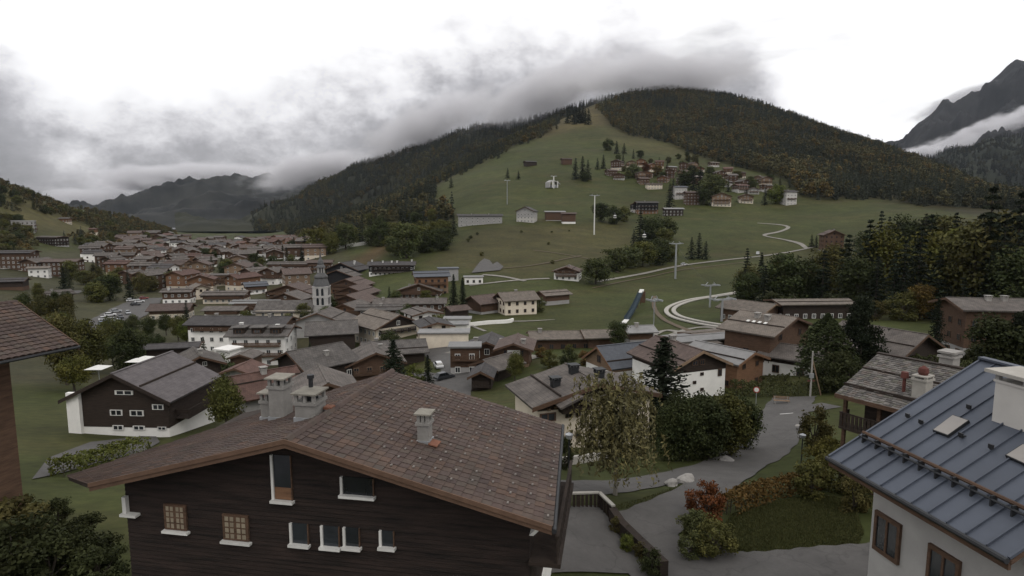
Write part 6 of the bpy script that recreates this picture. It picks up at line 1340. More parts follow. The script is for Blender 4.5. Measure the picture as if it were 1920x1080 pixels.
def tree(u, vb, vt, kind, tint, label, group=None, wide=1.0, Y=None, **kw):
    if Y: q = at(u, vb, Y); p = Vector((q[0], q[1], hgt(q[0], q[1])))
    else: p = on_ground(u, vb)
    if p is None: return
    h = at(u, vt, p.y)[2] - p.z
    return tree_at(p, max(h, .5), kind, tint, label, group, wide, **kw)
T = tree
# near, each one its own
T(1153, 928, 704, 'weeping', 'green', 'weeping birch with yellow green hanging twigs beside the lane', wide=1.0)
T(1240, 815, 632, 'spruce', 'vdark', 'tall dark pine between the slate roof and the white chalets', wide=2.5)
for u, vb, vt, tn, w, lb in ((1252, 862, 748, 'dark', .8, 'dark clipped tree nearest the weeping birch'), (1290, 864, 735, 'dark', .8, 'second dark clipped tree from the birch along the lane'), (1330, 862, 730, 'dark', .85, 'middle dark clipped tree along the lane below the white chalet'), (1368, 855, 722, 'olive', .85, 'olive leaved clipped tree near the lane bend'), (1398, 842, 735, 'dark', .8, 'dark clipped tree at the lane bend'), (1310, 850, 728, 'vdark', .9, 'very dark tree behind the clipped row'), (1268, 845, 725, 'vdark', .8, 'very dark tree between the pine and the clipped row')):
    T(u, vb, vt, 'tall', tn, lb, 'clipped trees along the lane', wide=1.15 * w)
T(1545, 720, 588, 'column', 'dark', 'dark green egg shaped columnar tree beside the brown chalet', wide=1.9)
T(1610, 715, 562, 'pine', 'vdark', 'spreading dark pine in front of the dark gabled chalet', wide=.85); T(1560, 735, 650, 'bush', 'vdark', 'dark bush at the foot of the columnar tree', cat='bush'); T(1590, 735, 655, 'bush', 'vdark', 'dark bush at the foot of the spreading pine', cat='bush')
T(1752, 672, 560, 'spruce', 'vdark', 'dark spruce on the lawn beside the right edge chalet', wide=1.2); T(1868, 715, 578, 'tall', 'vdark', 'big dark tree in front of the right edge chalet', wide=1.3); T(1905, 715, 590, 'pine', 'vdark', 'dark pine at the right frame edge', wide=.8); T(1830, 705, 640, 'bush', 'vdark', 'dark bush left of the big dark tree on the right', cat='bush')
T(1700, 668, 640, 'bush', 'rust', 'rusty hedge bush behind the shingle roof', cat='bush', wide=1.3); T(1735, 665, 645, 'bush', 'olive', 'olive bush behind the shingle chimneys', cat='bush')
T(1526, 838, 750, 'bush', 'brown', 'tall brown bush at the lane edge left of the shingle roof', cat='bush', wide=.75)
T(1158, 655, 597, 'broad', 'dark', 'round dark maple above the slate roofed chalet', wide=1.1); T(965, 716, 655, 'broad', 'olive', 'small olive fruit tree on the lawn beside the storehouse', wide=.9); T(1030, 690, 652, 'bush', 'olive', 'olive shrub below the long low barn', cat='bush'); T(1065, 690, 650, 'bush', 'dark', 'dark shrub below the long low barn', cat='bush'); T(1095, 685, 655, 'bush', 'rust', 'reddish shrub left of the slate roofed chalet', cat='bush')
T(1060, 880, 812, 'bush', 'vdark', 'dark bush right of the big tiled roof', cat='bush', wide=.5); T(425, 812, 690, 'broad', 'olive', 'loose olive tree right of the dark timber building', wide=.8); T(350, 648, 598, 'broad', 'lime', 'bright green round tree left of the arcaded hotel')
T(126, 722, 575, 'broad', 'brown', 'brown autumn tree behind the left tiled roof', wide=.8); T(168, 700, 590, 'tall', 'olive', 'olive tree below the car park', wide=1.0); T(245, 700, 606, 'tall', 'dark', 'dark tree right of the car park', wide=1.1); T(140, 735, 660, 'broad', 'yellow', 'yellow green tree above the mauve roof', wide=1.2); T(278, 640, 590, 'broad', 'dark', 'dark tree beside the red brown roof')
T(738, 705, 636, 'spruce', 'dark', 'dark fir above the ridge of the big roof', wide=2.0, Y=92); T(803, 728, 665, 'spruce', 'vdark', 'slender dark fir beside the village street', wide=1.3); T(775, 722, 680, 'bush', 'lime', 'green bush left of the slender fir', cat='bush', wide=1.2)
T(851, 592, 514, 'spruce', 'dark', 'left of the pair of dark firs beside the village'); T(868, 594, 520, 'spruce', 'dark', 'right of the pair of dark firs beside the village'); T(1012, 585, 555, 'bush', 'green', 'green bush between farmhouse and barn', cat='bush')
T(1117, 533, 478, 'mid', 'green', 'round green tree beside the three storey brown chalet', wide=1.5)
# lower left corner shrubs, dark garden
for k, (u, vb, vt) in enumerate(((30, 1100, 960), (95, 1095, 1000), (170, 1070, 985), (5, 1060, 930), (70, 1040, 965), (130, 1030, 970), (185, 1100, 1010), (40, 985, 925), (165, 1010, 960))): T(u, vb, vt, 'bush', ('vdark', 'dark', 'vdark', 'brown', 'dark', 'vdark', 'dark', 'olive', 'vdark')[k], 'dark garden shrub in the lower left corner', 'shrubs in the lower left garden', wide=1.3, cat='bush')
for u, vb, vt, tn, lb in ((60, 1075, 985, 'vdark', 'very dark shrub at the lower left corner'), (150, 1078, 990, 'vdark', 'dark shrub left of the big timber gable'), (20, 1010, 950, 'dark', 'dark shrub below the left tiled house'), (110, 985, 930, 'dark', 'dark shrub between the left house and the big chalet')): T(u, vb, vt, 'bush', tn, lb, 'shrubs in the lower left garden', cat='bush')
# shrub bed by the lawn
for u, vb, vt, kind, tn, w, lb in ((1322, 975, 895, 'bush', 'red', 1.0, 'red autumn bush at the corner of the lawn'), (1300, 1010, 950, 'bush', 'green', 1.1, 'green bush below the red bush'), (1340, 1040, 965, 'bush', 'olive', 1.2, 'olive bush at the edge of the lawn'), (1295, 1045, 990, 'bush', 'green', 1.0, 'low green bush at the driveway bend'), (1180, 1020, 985, 'bush', 'dark', .9, 'dark shrub on the terrace wall'), (1176, 1035, 1000, 'bush', 'lime', .9, 'yellow green shrub on the terrace wall'), (1222, 1078, 1025, 'bush', 'dark', 1.0, 'dark shrub at the end of the terrace wall'), (1200, 1050, 1012, 'bush', 'brown', .8, 'brown shrub on the terrace wall'), (1155, 1000, 965, 'bush', 'brown', .8, 'small brown shrub where the balustrade ends'),
    (1540, 910, 830, 'bush', 'yellow', 1.0, 'dry yellow shrub below the blue roof'), (1580, 925, 840, 'bush', 'olive', 1.1, 'olive shrub under the blue roof eave'), (1520, 935, 860, 'bush', 'olive', 1.0, 'olive shrub at the top of the lawn'), (1600, 960, 880, 'bush', 'brown', .9, 'brown shrub beside the porch'), (1555, 870, 815, 'bush', 'yellow', 1.0, 'dry grassy shrub beside the lane')):
    T(u, vb, vt, kind, tn, lb, 'shrubs around the lawn', wide=w, cat='bush')
def hedge(label, px, h, w, tint, n=2600, base=(.055, .062, .026), size=.10):
    P = [on_ground(*p) for p in px]; ln = smooth_line(P, 8); rs = np.random.default_rng(len(label)); o0 = P[0]; tot = len(ln) - 1; C = []
    for k in range(n):
        t = rs.random() * tot; i = int(t); q = ln[i].lerp(ln[i + 1], t - i); d = (ln[i + 1] - ln[i]).normalized(); nr = Vector((-d.y, d.x, 0)); face = rs.integers(0, 4); hh = h * (1 + .12 * math.sin(t * 2.1) + .07 * math.sin(t * 5.3))
        if face < 2: x, z = (rs.uniform(-.5, .5) * w, hh * rs.uniform(.9, 1.06))
        else: x, z = ((-.5 if face == 2 else .5) * w * rs.uniform(.85, 1.1), hh * rs.uniform(0, 1))
        q = q + nr * x; C.append((q.x - o0.x, q.y - o0.y, hgt(q.x, q.y) - o0.z + z))
    cl = np.array(C); hu = hues(rs, n, base, .35, .2) * np.array(TINT[tint]); me = leaf_mesh('foliage', cl, rs.uniform(.6, 1.3, n) * size, hu, rs, LEAF)
    root = empty('hedge', o0); tag(root, label, 'hedge'); link('foliage', me, root); b = MB()
    for i in range(0, len(ln) - 1, 2): q = ln[i] - o0; z = hgt(ln[i].x, ln[i].y) - o0.z; b.tube([(q.x, q.y, z - .1), (q.x + .05, q.y, z + h * .8)], .03, 5)
    b.build('stems', M['bark'], root); return root
hedge('rust and green autumn hedge along the driveway above the lawn', [(1362,965),(1400,948),(1440,935),(1490,922),(1530,915)], 1.1, 1.3, 'rust', 3600, size=.11); hedge('clipped dark green hedge behind the bench', [(1372,738),(1420,742),(1480,742),(1540,738)], 1.9, 1.6, 'green', 4200, size=.14)
hedge('clipped yellow green hedge above the left end of the big roof', [(120,895),(190,872),(262,848)], 1.3, 2.2, 'lime', 3600, size=.12); hedge('hedge beside the big brown chalet', [(1380,722),(1430,716),(1480,714)], 1.0, 1.2, 'green', 1800, size=.12)
hedge('dark hedge behind the shingle roof', [(1690,688),(1760,690),(1840,696)], 1.8, 1.5, 'dark', 2600, size=.16)

# groves told apart tree by tree: middle distance
def grove(items, group):
    for it in items: T(*it[:6], group=group, wide=it[6] if len(it) > 6 else 1.0)
grove([(595, 478, 418, 'mid', 'yellow', 'yellow green tree above the church spire', 1.3), (620, 476, 428, 'mid', 'olive', 'olive tree right of the yellow one above the church'), (572, 482, 436, 'midspruce', 'dark', 'dark spruce above the snow shed wall', 1.6), (552, 480, 445, 'midspruce', 'dark', 'second dark spruce left of the snow shed wall', 1.6), (648, 468, 412, 'mid', 'green', 'green tree above the white retaining wall', 1.2),
       (680, 458, 402, 'midspruce', 'dark', 'dark spruce above the white retaining wall', 1.5), (712, 462, 405, 'mid', 'dark', 'dark round tree right of the retaining wall'), (762, 484, 413, 'mid', 'green', 'big pale green tree at the foot of the forest', 1.2), (795, 474, 424, 'mid', 'dark', 'dark tree right of the big pale one', 1.2), (828, 470, 432, 'mid', 'dark', 'dark bushy tree at the left end of the row houses', 1.3), (850, 442, 400, 'midspruce', 'dark', 'dark spruce at the left end of the row houses', 1.6), (730, 470, 440, 'mid', 'olive', 'olive tree below the forest edge', 1.3),
       (808, 398, 360, 'midspruce', 'dark', 'spruce standing at the forest corner', 1.4), (846, 352, 330, 'midspruce', 'dark', 'spruce at the lower left edge of the ski slope', 1.5)], 'trees between village and forest')
grove([(1150, 508, 458, 'mid', 'green', 'left of the bushes around the meadow grove', 1.5), (1178, 502, 456, 'mid', 'green', 'second of the bushes around the meadow grove', 1.5), (1205, 500, 446, 'mid', 'olive', 'olive bush in the meadow grove', 1.4), (1232, 496, 440, 'mid', 'dark', 'dark bush in the meadow grove', 1.4), (1256, 490, 452, 'mid', 'olive', 'bush left of the tall grey pylon', 1.4), (1245, 462, 425, 'mid', 'olive', 'olive tree above the meadow grove', 1.4),
       (1200, 456, 395, 'midspruce', 'dark', 'dark spruce in the trees below the orange hotel', 1.5), (1222, 452, 400, 'mid', 'dark', 'dark tree below the orange hotel', 1.3), (1250, 448, 402, 'mid', 'green', 'green tree below the low dark barn', 1.3), (1188, 462, 430, 'midspruce', 'dark', 'small dark spruce below the lower gondola', 1.6), (1127, 415, 376, 'mid', 'dark', 'dark tree behind the tallest white pylon', 1.3), (1150, 420, 382, 'mid', 'dark', 'dark tree behind the left gondola', 1.3), (1170, 415, 384, 'mid', 'olive', 'olive tree right of the left gondola', 1.3),
       (1296, 486, 445, 'midspruce', 'dark', 'left of the three small spruces on the meadow', 1.7), (1310, 484, 437, 'midspruce', 'dark', 'middle and tallest of the three small spruces on the meadow', 1.6), (1323, 486, 452, 'midspruce', 'dark', 'right of the three small spruces on the meadow', 1.8), (1521, 464, 440, 'midspruce', 'vdark', 'small dark spruce left of the dark gabled chalet', 1.7), (1530, 464, 442, 'midspruce', 'vdark', 'second small dark spruce beside the dark gabled chalet', 1.7)], 'trees on the meadow')
grove([(952, 334, 315, 'midspruce', 'dark', 'left small fir on the ski slope', 1.8), (972, 336, 320, 'midspruce', 'dark', 'right small fir on the ski slope', 2.0), (1079, 336, 296, 'midspruce', 'dark', 'left tall fir beside the small brown barn', 1.5), (1092, 334, 293, 'midspruce', 'dark', 'middle tall fir beside the small brown barn', 1.5), (1102, 336, 300, 'midspruce', 'dark', 'right tall fir beside the small brown barn', 1.5), (1098, 340, 320, 'mid', 'dark', 'round tree below the tall firs', 1.5), (1120, 318, 296, 'midspruce', 'dark', 'fir left of the hamlet', 1.6), (1131, 316, 290, 'midspruce', 'dark', 'fir at the left edge of the hamlet', 1.6),
       (1140, 282, 258, 'mid', 'dark', 'dark tree on the run above the hamlet', 1.4), (1156, 288, 264, 'midspruce', 'dark', 'fir on the run above the hamlet', 1.7), (1170, 288, 268, 'midspruce', 'dark', 'second fir on the run above the hamlet', 1.8), (1201, 296, 280, 'mid', 'dark', 'round tree on the run above the hamlet', 1.5), (1209, 322, 301, 'mid', 'red', 'bright red autumn tree in the hamlet', 1.1),
       (1255, 392, 344, 'midspruce', 'vdark', 'dark fir left of the white block in the hamlet', 1.4), (1262, 372, 335, 'midspruce', 'vdark', 'second dark fir left of the white block', 1.5), (1285, 352, 315, 'mid', 'dark', 'dark tree above the white block', 1.3), (1300, 356, 310, 'midspruce', 'vdark', 'tall dark fir above the balconied chalet', 1.4), (1312, 360, 312, 'midspruce', 'vdark', 'tall dark fir right of the balconied chalet', 1.4), (1336, 372, 318, 'mid', 'green', 'big green tree in the middle of the hamlet', 1.3), (1320, 384, 350, 'mid', 'dark', 'dark bush left of the large tan chalet', 1.3), (1434, 384, 352, 'midspruce', 'vdark', 'dark fir right of the pinkish chalet', 1.5), (1455, 382, 340, 'mid', 'lime', 'bright green tree left of the white house', 1.2),
       (1186, 332, 304, 'mid', 'green', 'green tree between the hamlet chalets', 1.4), (1232, 330, 308, 'mid', 'rust', 'rusty tree above the hamlet chalets', 1.4)], 'trees in and around the hamlet')
for k in range(11):
    T(1066 + k * 3.6 + random.uniform(-2, 2), 222 + random.uniform(-4, 10) + abs(k - 5) * .8, 197 + random.uniform(0, 8) + abs(k - 5), 'midspruce', 'dark', 'dark fir in the clump at the top of the ski run', 'fir clump at the top of the run', wide=1.8)
scatter_later = []
# the wood at the right: big trees near enough to tell apart
WOOD = [(1384, 572, 518, 'midspruce', 'vdark', 1.6), (1402, 575, 500, 'midtall', 'dark', 1.3), (1432, 578, 498, 'midspruce', 'vdark', 1.5), (1468, 575, 455, 'midtall', 'dark', 1.2), (1500, 560, 492, 'mid', 'rust', 1.0), (1512, 572, 478, 'midtall', 'dark', 1.2), (1540, 575, 470, 'midspruce', 'dark', 1.5), (1556, 560, 448, 'midtall', 'brown', 1.2), (1585, 572, 440, 'midspruce', 'dark', 1.5), (1622, 560, 412, 'midspruce', 'dark', 1.5), (1606, 580, 470, 'midtall', 'vdark', 1.3), (1658, 560, 406, 'midtall', 'yellow', 1.0), (1640, 585, 480, 'midspruce', 'vdark', 1.5), (1650, 580, 542, 'mid', 'yellow', 1.0), (1690, 580, 450, 'midspruce', 'vdark', 1.5), (1672, 588, 470, 'midspruce', 'dark', 1.5), (1716, 590, 425, 'midspruce', 'vdark', 1.4), (1735, 560, 402, 'midspruce', 'dark', 1.3), (1772, 570, 400, 'midtall', 'yellow', 1.2), (1755, 600, 470, 'midspruce', 'dark', 1.5), (1795, 590, 430, 'midspruce', 'vdark', 1.4), (1818, 600, 385, 'midtall', 'brown', 1.0), (1840, 600, 350, 'midspruce', 'vdark', 1.3), (1868, 605, 400, 'midspruce', 'vdark', 1.4), (1800, 610, 520, 'midspruce', 'vdark', 1.5), (1850, 605, 470, 'midspruce', 'dark', 1.5), (1895, 590, 360, 'midspruce', 'vdark', 1.3), (1922, 600, 345, 'midspruce', 'vdark', 1.3), (1880, 560, 380, 'midtall', 'brown', 1.1), (1908, 610, 450, 'midtall', 'dark', 1.2), (1724, 600, 520, 'midtall', 'rust', 1.0), (1690, 600, 540, 'bush', 'olive', 1.2), (1640, 600, 560, 'bush', 'brown', 1.2), (1450, 582, 545, 'bush', 'vdark', 1.5), (1560, 585, 545, 'bush', 'vdark', 1.5)]
WL = {'midspruce': 'spruce', 'midtall': 'tall tree', 'mid': 'rounded tree', 'bush': 'bush'}; WT = {'vdark': 'blackish green', 'dark': 'dark green', 'olive': 'olive', 'rust': 'rust coloured', 'brown': 'brown leaved', 'yellow': 'golden yellow'}
for u, vb, vt, kd, tn, w in WOOD: T(u, vb, vt, kd, tn, WT[tn] + ' ' + WL[kd] + ' in the wood right of the meadow', 'wood right of the meadow', wide=w)
for k in range(46):
    u = random.uniform(1380, 1925); vb = random.uniform(470, 560) if u > 1600 else random.uniform(500, 570); tn = random.choice(('vdark', 'dark', 'dark', 'vdark', 'brown')); kd = random.choice(('midspruce', 'midspruce', 'midtall')); hpx = random.uniform(60, 110) * (1 if u > 1600 else .7)
    if u < 1600 and vb < 540 - (u - 1380) * .2: continue
    T(u, vb, vb - hpx, kd, tn, WT[tn] + ' ' + WL[kd] + ' in the wood right of the meadow', 'wood right of the meadow', wide=1.25)
# village and left slope trees, scattered where the photograph shows green between the roofs
def scatter(poly, n, kinds, tints, hr, label, group, minsep=7, wide=(1.2, 1.6)):
    c = 0
    for _ in range(n * 30):
        if c >= n: break
        us = [p[0] for p in poly]; vs = [p[1] for p in poly]; u, v = random.uniform(min(us), max(us)), random.uniform(min(vs), max(vs))
        if not inpoly(np.array([u]), np.array([v]), poly)[0]: continue
        p = on_ground(u, v)
        if p is None or any((p.x - r.location.x) ** 2 + (p.y - r.location.y) ** 2 < (W_ * .5 + 4) ** 2 for r, W_, L__ in ROOTS) or any((p.x - a) ** 2 + (p.y - b) ** 2 < minsep ** 2 for a, b in TREES): continue
        kd = random.choice(kinds); tn = random.choice(tints); tree_at(p, random.uniform(*hr), kd, tn, label, group, random.uniform(*wide)); c += 1
scatter([(90,560),(130,520),(190,505),(260,505),(330,530),(340,550),(240,565),(170,575)], 26, ('mid', 'midtall', 'midspruce'), ('dark', 'dark', 'olive', 'brown'), (9, 14), 'garden tree between car park and far village', 'garden trees left of the village')
scatter([(0,350),(60,370),(130,398),(220,415),(330,445),(300,455),(180,425),(90,405),(0,385)], 30, ('mid', 'midtall', 'midspruce'), ('dark', 'olive', 'brown', 'olive'), (9, 15), 'autumn tree along the crest of the left hillside', 'trees along the left crest', 9)
scatter([(0,410),(50,425),(60,470),(0,480)], 12, ('mid', 'midtall'), ('dark', 'olive', 'brown'), (9, 14), 'tree in the grove below the left meadow', 'grove below the left meadow'); scatter([(110,455),(220,430),(330,455),(320,475),(160,470)], 22, ('mid', 'midtall'), ('olive', 'olive', 'dark', 'rust'), (8, 13), 'tree among the houses on the left slope', 'trees among the left slope houses', 9)
scatter([(330,470),(460,465),(560,470),(590,520),(460,520),(360,520)], 26, ('mid', 'midspruce', 'midtall'), ('dark', 'olive', 'dark'), (8, 13), 'tree among the far village roofs', 'trees among the far village roofs'); scatter([(290,600),(420,590),(620,560),(860,560),(880,620),(720,700),(440,740),(330,700)], 26, ('mid', 'midspruce'), ('dark', 'olive', 'green'), (5, 8), 'small tree in a village centre garden', 'small village garden trees')
scatter([(1130,300),(1300,292),(1420,318),(1470,345),(1440,372),(1300,350),(1180,345)], 34, ('mid', 'midspruce', 'mid'), ('dark', 'olive', 'green', 'brown'), (8, 14), 'tree between the hamlet chalets below the forest', 'trees between the hamlet chalets', 8)
scatter([(545,460),(640,428),(760,398),(850,402),(850,452),(800,478),(740,480),(680,458),(620,474),(560,478)], 44, ('mid', 'midtall', 'mid', 'midspruce'), ('green', 'olive', 'dark', 'olive'), (10, 17), 'tree in the wooded belt below the ski slope forest', 'wooded belt at the foot of the slope', 6)
scatter([(0,575),(120,565),(185,615),(175,690),(90,660),(0,600)], 12, ('broad', 'tall'), ('brown', 'olive', 'dark'), (8, 12), 'autumn tree between the left tiled roof and the car park', 'trees above the left tiled roof', 6, (.8, 1.1))
scatter([(190,640),(250,620),(340,610),(340,650),(260,690),(200,690)], 9, ('broad', 'tall'), ('dark', 'green', 'olive'), (7, 11), 'tree between the car park and the mauve roof', 'trees above the mauve roof', 6, (.8, 1.1))
scatter([(880,432),(1180,425),(1190,470),(1000,500),(860,490)], 9, ('bush',), ('dark', 'green', 'olive'), (1.2, 2.8), 'low bush on the rough pasture below the row houses', 'bushes on the rough pasture', 6)
scatter([(380,700),(470,690),(540,700),(470,780),(400,790)], 5, ('bush',), ('olive', 'green'), (2, 3), 'garden shrub behind the big roof', 'garden shrubs behind the big roof', 3); scatter([(860,640),(1140,655),(1180,690),(1000,700),(940,680)], 8, ('bush',), ('olive', 'green', 'rust'), (1.6, 2.6), 'garden shrub below the long low barn', 'garden shrubs below the long barn', 4)

# the forests: too many to count, one mass each
def forest_points(kind):
    if kind == 'hill':
        pts = []
        for y0, y1, sp in ((560, 1100, 8.0), (1100, 2000, 9.5)):
            X, Yv = np.meshgrid(np.arange(-900, 1500, sp), np.arange(y0, y1, sp)); X = X.ravel() + rng.uniform(-.45, .45, X.size) * sp; Yv = Yv.ravel() + rng.uniform(-.45, .45, Yv.size) * sp
            k = np.abs(X) < Yv * .95; X, Yv = X[k], Yv[k]; Z = hgt(X, Yv); U, Vv = proj(X, Yv, Z); jx = vnoise(X, Yv, 25, 4) * 9 + rng.normal(size=X.size) * 3; U = U + jx; Vv = Vv + jx * .35; ins = (inpoly(U, Vv, FOREST[0]) | inpoly(U, Vv, FOREST[1])) & (vnoise(X, Yv, 55, 12) + rng.normal(size=X.size) * .25 < .72)
            pts.append(np.stack([X[ins], Yv[ins], Z[ins]], 1))
        P = np.vstack(pts); rp = np.array([(r.location.x, r.location.y) for r, _, _ in ROOTS]); keep = np.ones(len(P), bool)
        for x, y in rp[(rp[:, 1] > 500)]: keep &= ((P[:, 0] - x) ** 2 + (P[:, 1] - y) ** 2) > 16 ** 2
        return P[keep]
    G = {'ridge': MR, 'left': LM, 'shoulder': RS}[kind]; n = {'ridge': 15000, 'left': 5000, 'shoulder': 6000}[kind]; j = rng.uniform(0, G.shape[0] * .78, n); i = rng.uniform(0, G.shape[1] - 1.01, n); a, b = j.astype(int), i.astype(int); fa, fb = (j - a)[:, None], (i - b)[:, None]
    if kind == 'ridge': Q = (G[a, b] * (1 - fa) + G[a + 1, b] * fa) * (1 - fb) + (G[a, b + 1] * (1 - fa) + G[a + 1, b + 1] * fa) * fb; return Q[proj(Q[:, 0], Q[:, 1], Q[:, 2])[0] > 470 + rng.random(n) ** 2 * 130]
    return (G[a, b] * (1 - fa) + G[a + 1, b] * fa) * (1 - fb) + (G[a, b + 1] * (1 - fa) + G[a + 1, b + 1] * fa) * fb
FP = []
for k in range(3): FP.append((crown_spruce(300 + k, LEAF_F, 9, 8, 3, size=.055, rx=.2, base=(.033, .036, .027)), 'c'))
for k in range(3): FP.append((crown_broad(320 + k, 260, .075, LEAF_F, .08, .38, 14, (.050, .050, .029), .08)[0], 'b'))
FOBJ = []
for k, (me, t) in enumerate(FP): o = bpy.data.objects.new('forest_tree', me); FOBJ.append(o)
def forest(name, P, label, hmin, hmax, conif, bright=1.0, autumn=.35):
    n = len(P); me = bpy.data.meshes.new(name); me.vertices.add(n); me.vertices.foreach_set('co', P.astype('f4').ravel())
    pn = vnoise(P[:, 0], P[:, 1], 90, 8) * .5 + .5 + rng.normal(size=n) * .25; isc = pn < conif; idx = np.where(isc, rng.integers(0, 3, n), rng.integers(3, 6, n)).astype('i4')
    hh = rng.uniform(hmin, hmax, n) * np.where(isc, 1.1, .9); a = me.attributes.new('height', 'FLOAT', 'POINT'); a.data.foreach_set('value', hh.astype('f4')); a = me.attributes.new('pick', 'INT', 'POINT'); a.data.foreach_set('value', idx)
    a = me.attributes.new('turn', 'FLOAT', 'POINT'); a.data.foreach_set('value', rng.uniform(0, 6.28, n).astype('f4'))
    base = np.where(isc[:, None], np.array([[.85, .9, .9]]), np.array([[1.05, 1.0, .9]])) * rng.uniform(.8, 1.15, (n, 1)) * bright; au = (rng.random(n) < autumn * (~isc))[:, None]; base *= (1 + .22 * vnoise(P[:, 0], P[:, 1], 130, 3))[:, None]; base = np.where(au, base * np.array([[1.28, 1.02, .8]]), base)
    a = me.attributes.new('tint', 'FLOAT_COLOR', 'POINT'); a.data.foreach_set('color', np.c_[base, np.ones(n)].astype('f4').ravel())
    o = link(name, me); o['kind'] = 'stuff'; o['label'] = label
    ng = bpy.data.node_groups.new(name, 'GeometryNodeTree'); ng.interface.new_socket('Geometry', in_out='INPUT', socket_type='NodeSocketGeometry'); ng.interface.new_socket('Geometry', in_out='OUTPUT', socket_type='NodeSocketGeometry')
    N, L = ng.nodes, ng.links; gi, go = N.new('NodeGroupInput'), N.new('NodeGroupOutput'); g2i = N.new('GeometryNodeGeometryToInstance')
    iop = N.new('GeometryNodeInstanceOnPoints'); iop.inputs['Pick Instance'].default_value = True; L.new(gi.outputs[0], iop.inputs['Points'])
    infos = []
    for fo in FOBJ: oi = N.new('GeometryNodeObjectInfo'); oi.inputs['Object'].default_value = fo; oi.inputs['As Instance'].default_value = True; infos.append(oi)
    for oi in reversed(infos): L.new(oi.outputs['Geometry'], g2i.inputs[0])
    L.new(g2i.outputs[0], iop.inputs['Instance'])
    def attr(nm, dt): q = N.new('GeometryNodeInputNamedAttribute'); q.data_type = dt; q.inputs['Name'].default_value = nm; return q.outputs['Attribute']
    L.new(attr('pick', 'INT'), iop.inputs['Instance Index']); cx = N.new('ShaderNodeCombineXYZ'); L.new(attr('turn', 'FLOAT'), cx.inputs[2]); e2r = N.new('FunctionNodeEulerToRotation'); L.new(cx.outputs[0], e2r.inputs[0]); L.new(e2r.outputs[0], iop.inputs['Rotation']); L.new(attr('height', 'FLOAT'), iop.inputs['Scale']); L.new(iop.outputs[0], go.inputs[0])
    md = o.modifiers.new('scatter', 'NODES'); md.node_group = ng; return o
forest('hill_forest', forest_points('hill'), 'mixed autumn forest covering the hill above the hamlet', 9, 20, .5, 1.5, .22)
LH = [[(-40,330),(0,342),(60,366),(130,392),(230,408),(330,438),(345,452),(250,442),(180,428),(110,408),(60,395),(-40,372)], [(-40,400),(20,408),(45,425),(70,445),(60,478),(-40,482)], [(120,446),(200,432),(270,440),(330,452),(330,468),(220,462),(140,460)], [(0,380),(40,392),(30,400),(0,392)]]
def hill_points():
    sp = 8.5; X, Yv = np.meshgrid(np.arange(-950, -200, sp), np.arange(430, 1300, sp)); X = X.ravel() + rng.uniform(-.45, .45, X.size) * sp; Yv = Yv.ravel() + rng.uniform(-.45, .45, Yv.size) * sp; Z = hgt(X, Yv); U, Vv = proj(X, Yv, Z); jx = vnoise(X, Yv, 25, 4) * 8 + rng.normal(size=X.size) * 3
    ins = np.zeros(X.shape, bool)
    for p in LH: ins |= inpoly(U + jx, Vv + jx * .4, p)
    ins &= vnoise(X, Yv, 35, 12) + rng.normal(size=X.size) * .3 < .35
    for r, _, _ in ROOTS: ins &= (X - r.location.x) ** 2 + (Yv - r.location.y) ** 2 > 15 ** 2
    return np.stack([X[ins], Yv[ins], Z[ins]], 1)
forest('hillside_woodland', hill_points(), 'autumn woodland along the left hillside', 5, 12, .2, 1.5, .35)
forest('ridge_forest', forest_points('ridge'), 'dark forest on the ridge behind the ski slope', 12, 22, .62, 1.3, .15); forest('shoulder_forest', forest_points('shoulder'), 'dark forest on the right mountain shoulder', 16, 24, .8, .8, .05)

# lawn grass by the driveway
def lawn_grass():
    poly = [(1370,965),(1420,948),(1530,925),(1600,940),(1620,1000),(1600,1042),(1500,1046),(1400,1054),(1345,1045),(1350,1000)]; pts = [on_ground(*p) for p in poly]; xs = [p.x for p in pts]; ys = [p.y for p in pts]; pl = [(p.x, p.y) for p in pts]
    n = 42000; X = rng.uniform(min(xs), max(xs), n * 3); Yv = rng.uniform(min(ys), max(ys), n * 3); k = inpoly(X, Yv, pl); X, Yv = X[k][:n], Yv[k][:n]
    st = [(1130,948),(1200,936),(1290,905),(1285,915),(1215,942),(1140,958)]; ps = [on_ground(*p) for p in st]; pl2 = [(p.x, p.y) for p in ps]; X2 = rng.uniform(min(p[0] for p in pl2), max(p[0] for p in pl2), 9000); Y2 = rng.uniform(min(p[1] for p in pl2), max(p[1] for p in pl2), 9000); k = inpoly(X2, Y2, pl2); X = np.r_[X, X2[k]]; Yv = np.r_[Yv, Y2[k]]
    Z = hgt(X, Yv); m = len(X); a = rng.uniform(0, 6.28, m); h = rng.uniform(.05, .14, m); w = .02; c, s = np.cos(a) * w, np.sin(a) * w; ln = rng.normal(size=(m, 2)) * .04
    V3 = np.stack([np.stack([X - c, Yv - s, Z + .0], 1), np.stack([X + c, Yv + s, Z + .0], 1), np.stack([X + ln[:, 0], Yv + ln[:, 1], Z + h], 1)], 1).reshape(-1, 3)
    me = bpy.data.meshes.new('lawn_grass'); me.vertices.add(3 * m); me.vertices.foreach_set('co', V3.astype('f4').ravel()); me.loops.add(3 * m); me.loops.foreach_set('vertex_index', np.arange(3 * m, dtype='i4')); me.polygons.add(m); me.polygons.foreach_set('loop_start', np.arange(0, 3 * m, 3, dtype='i4')); me.update(calc_edges=True); me.materials.append(LEAF)
    rs = np.random.default_rng(5); set_color_attr(me, 'leaf', np.repeat(hues(rs, m, (.042, .047, .018), .35, .2), 3, axis=0)); o = link('lawn_grass', me); o['kind'] = 'stuff'; o['label'] = 'short lawn grass beside the driveway'
lawn_grass()

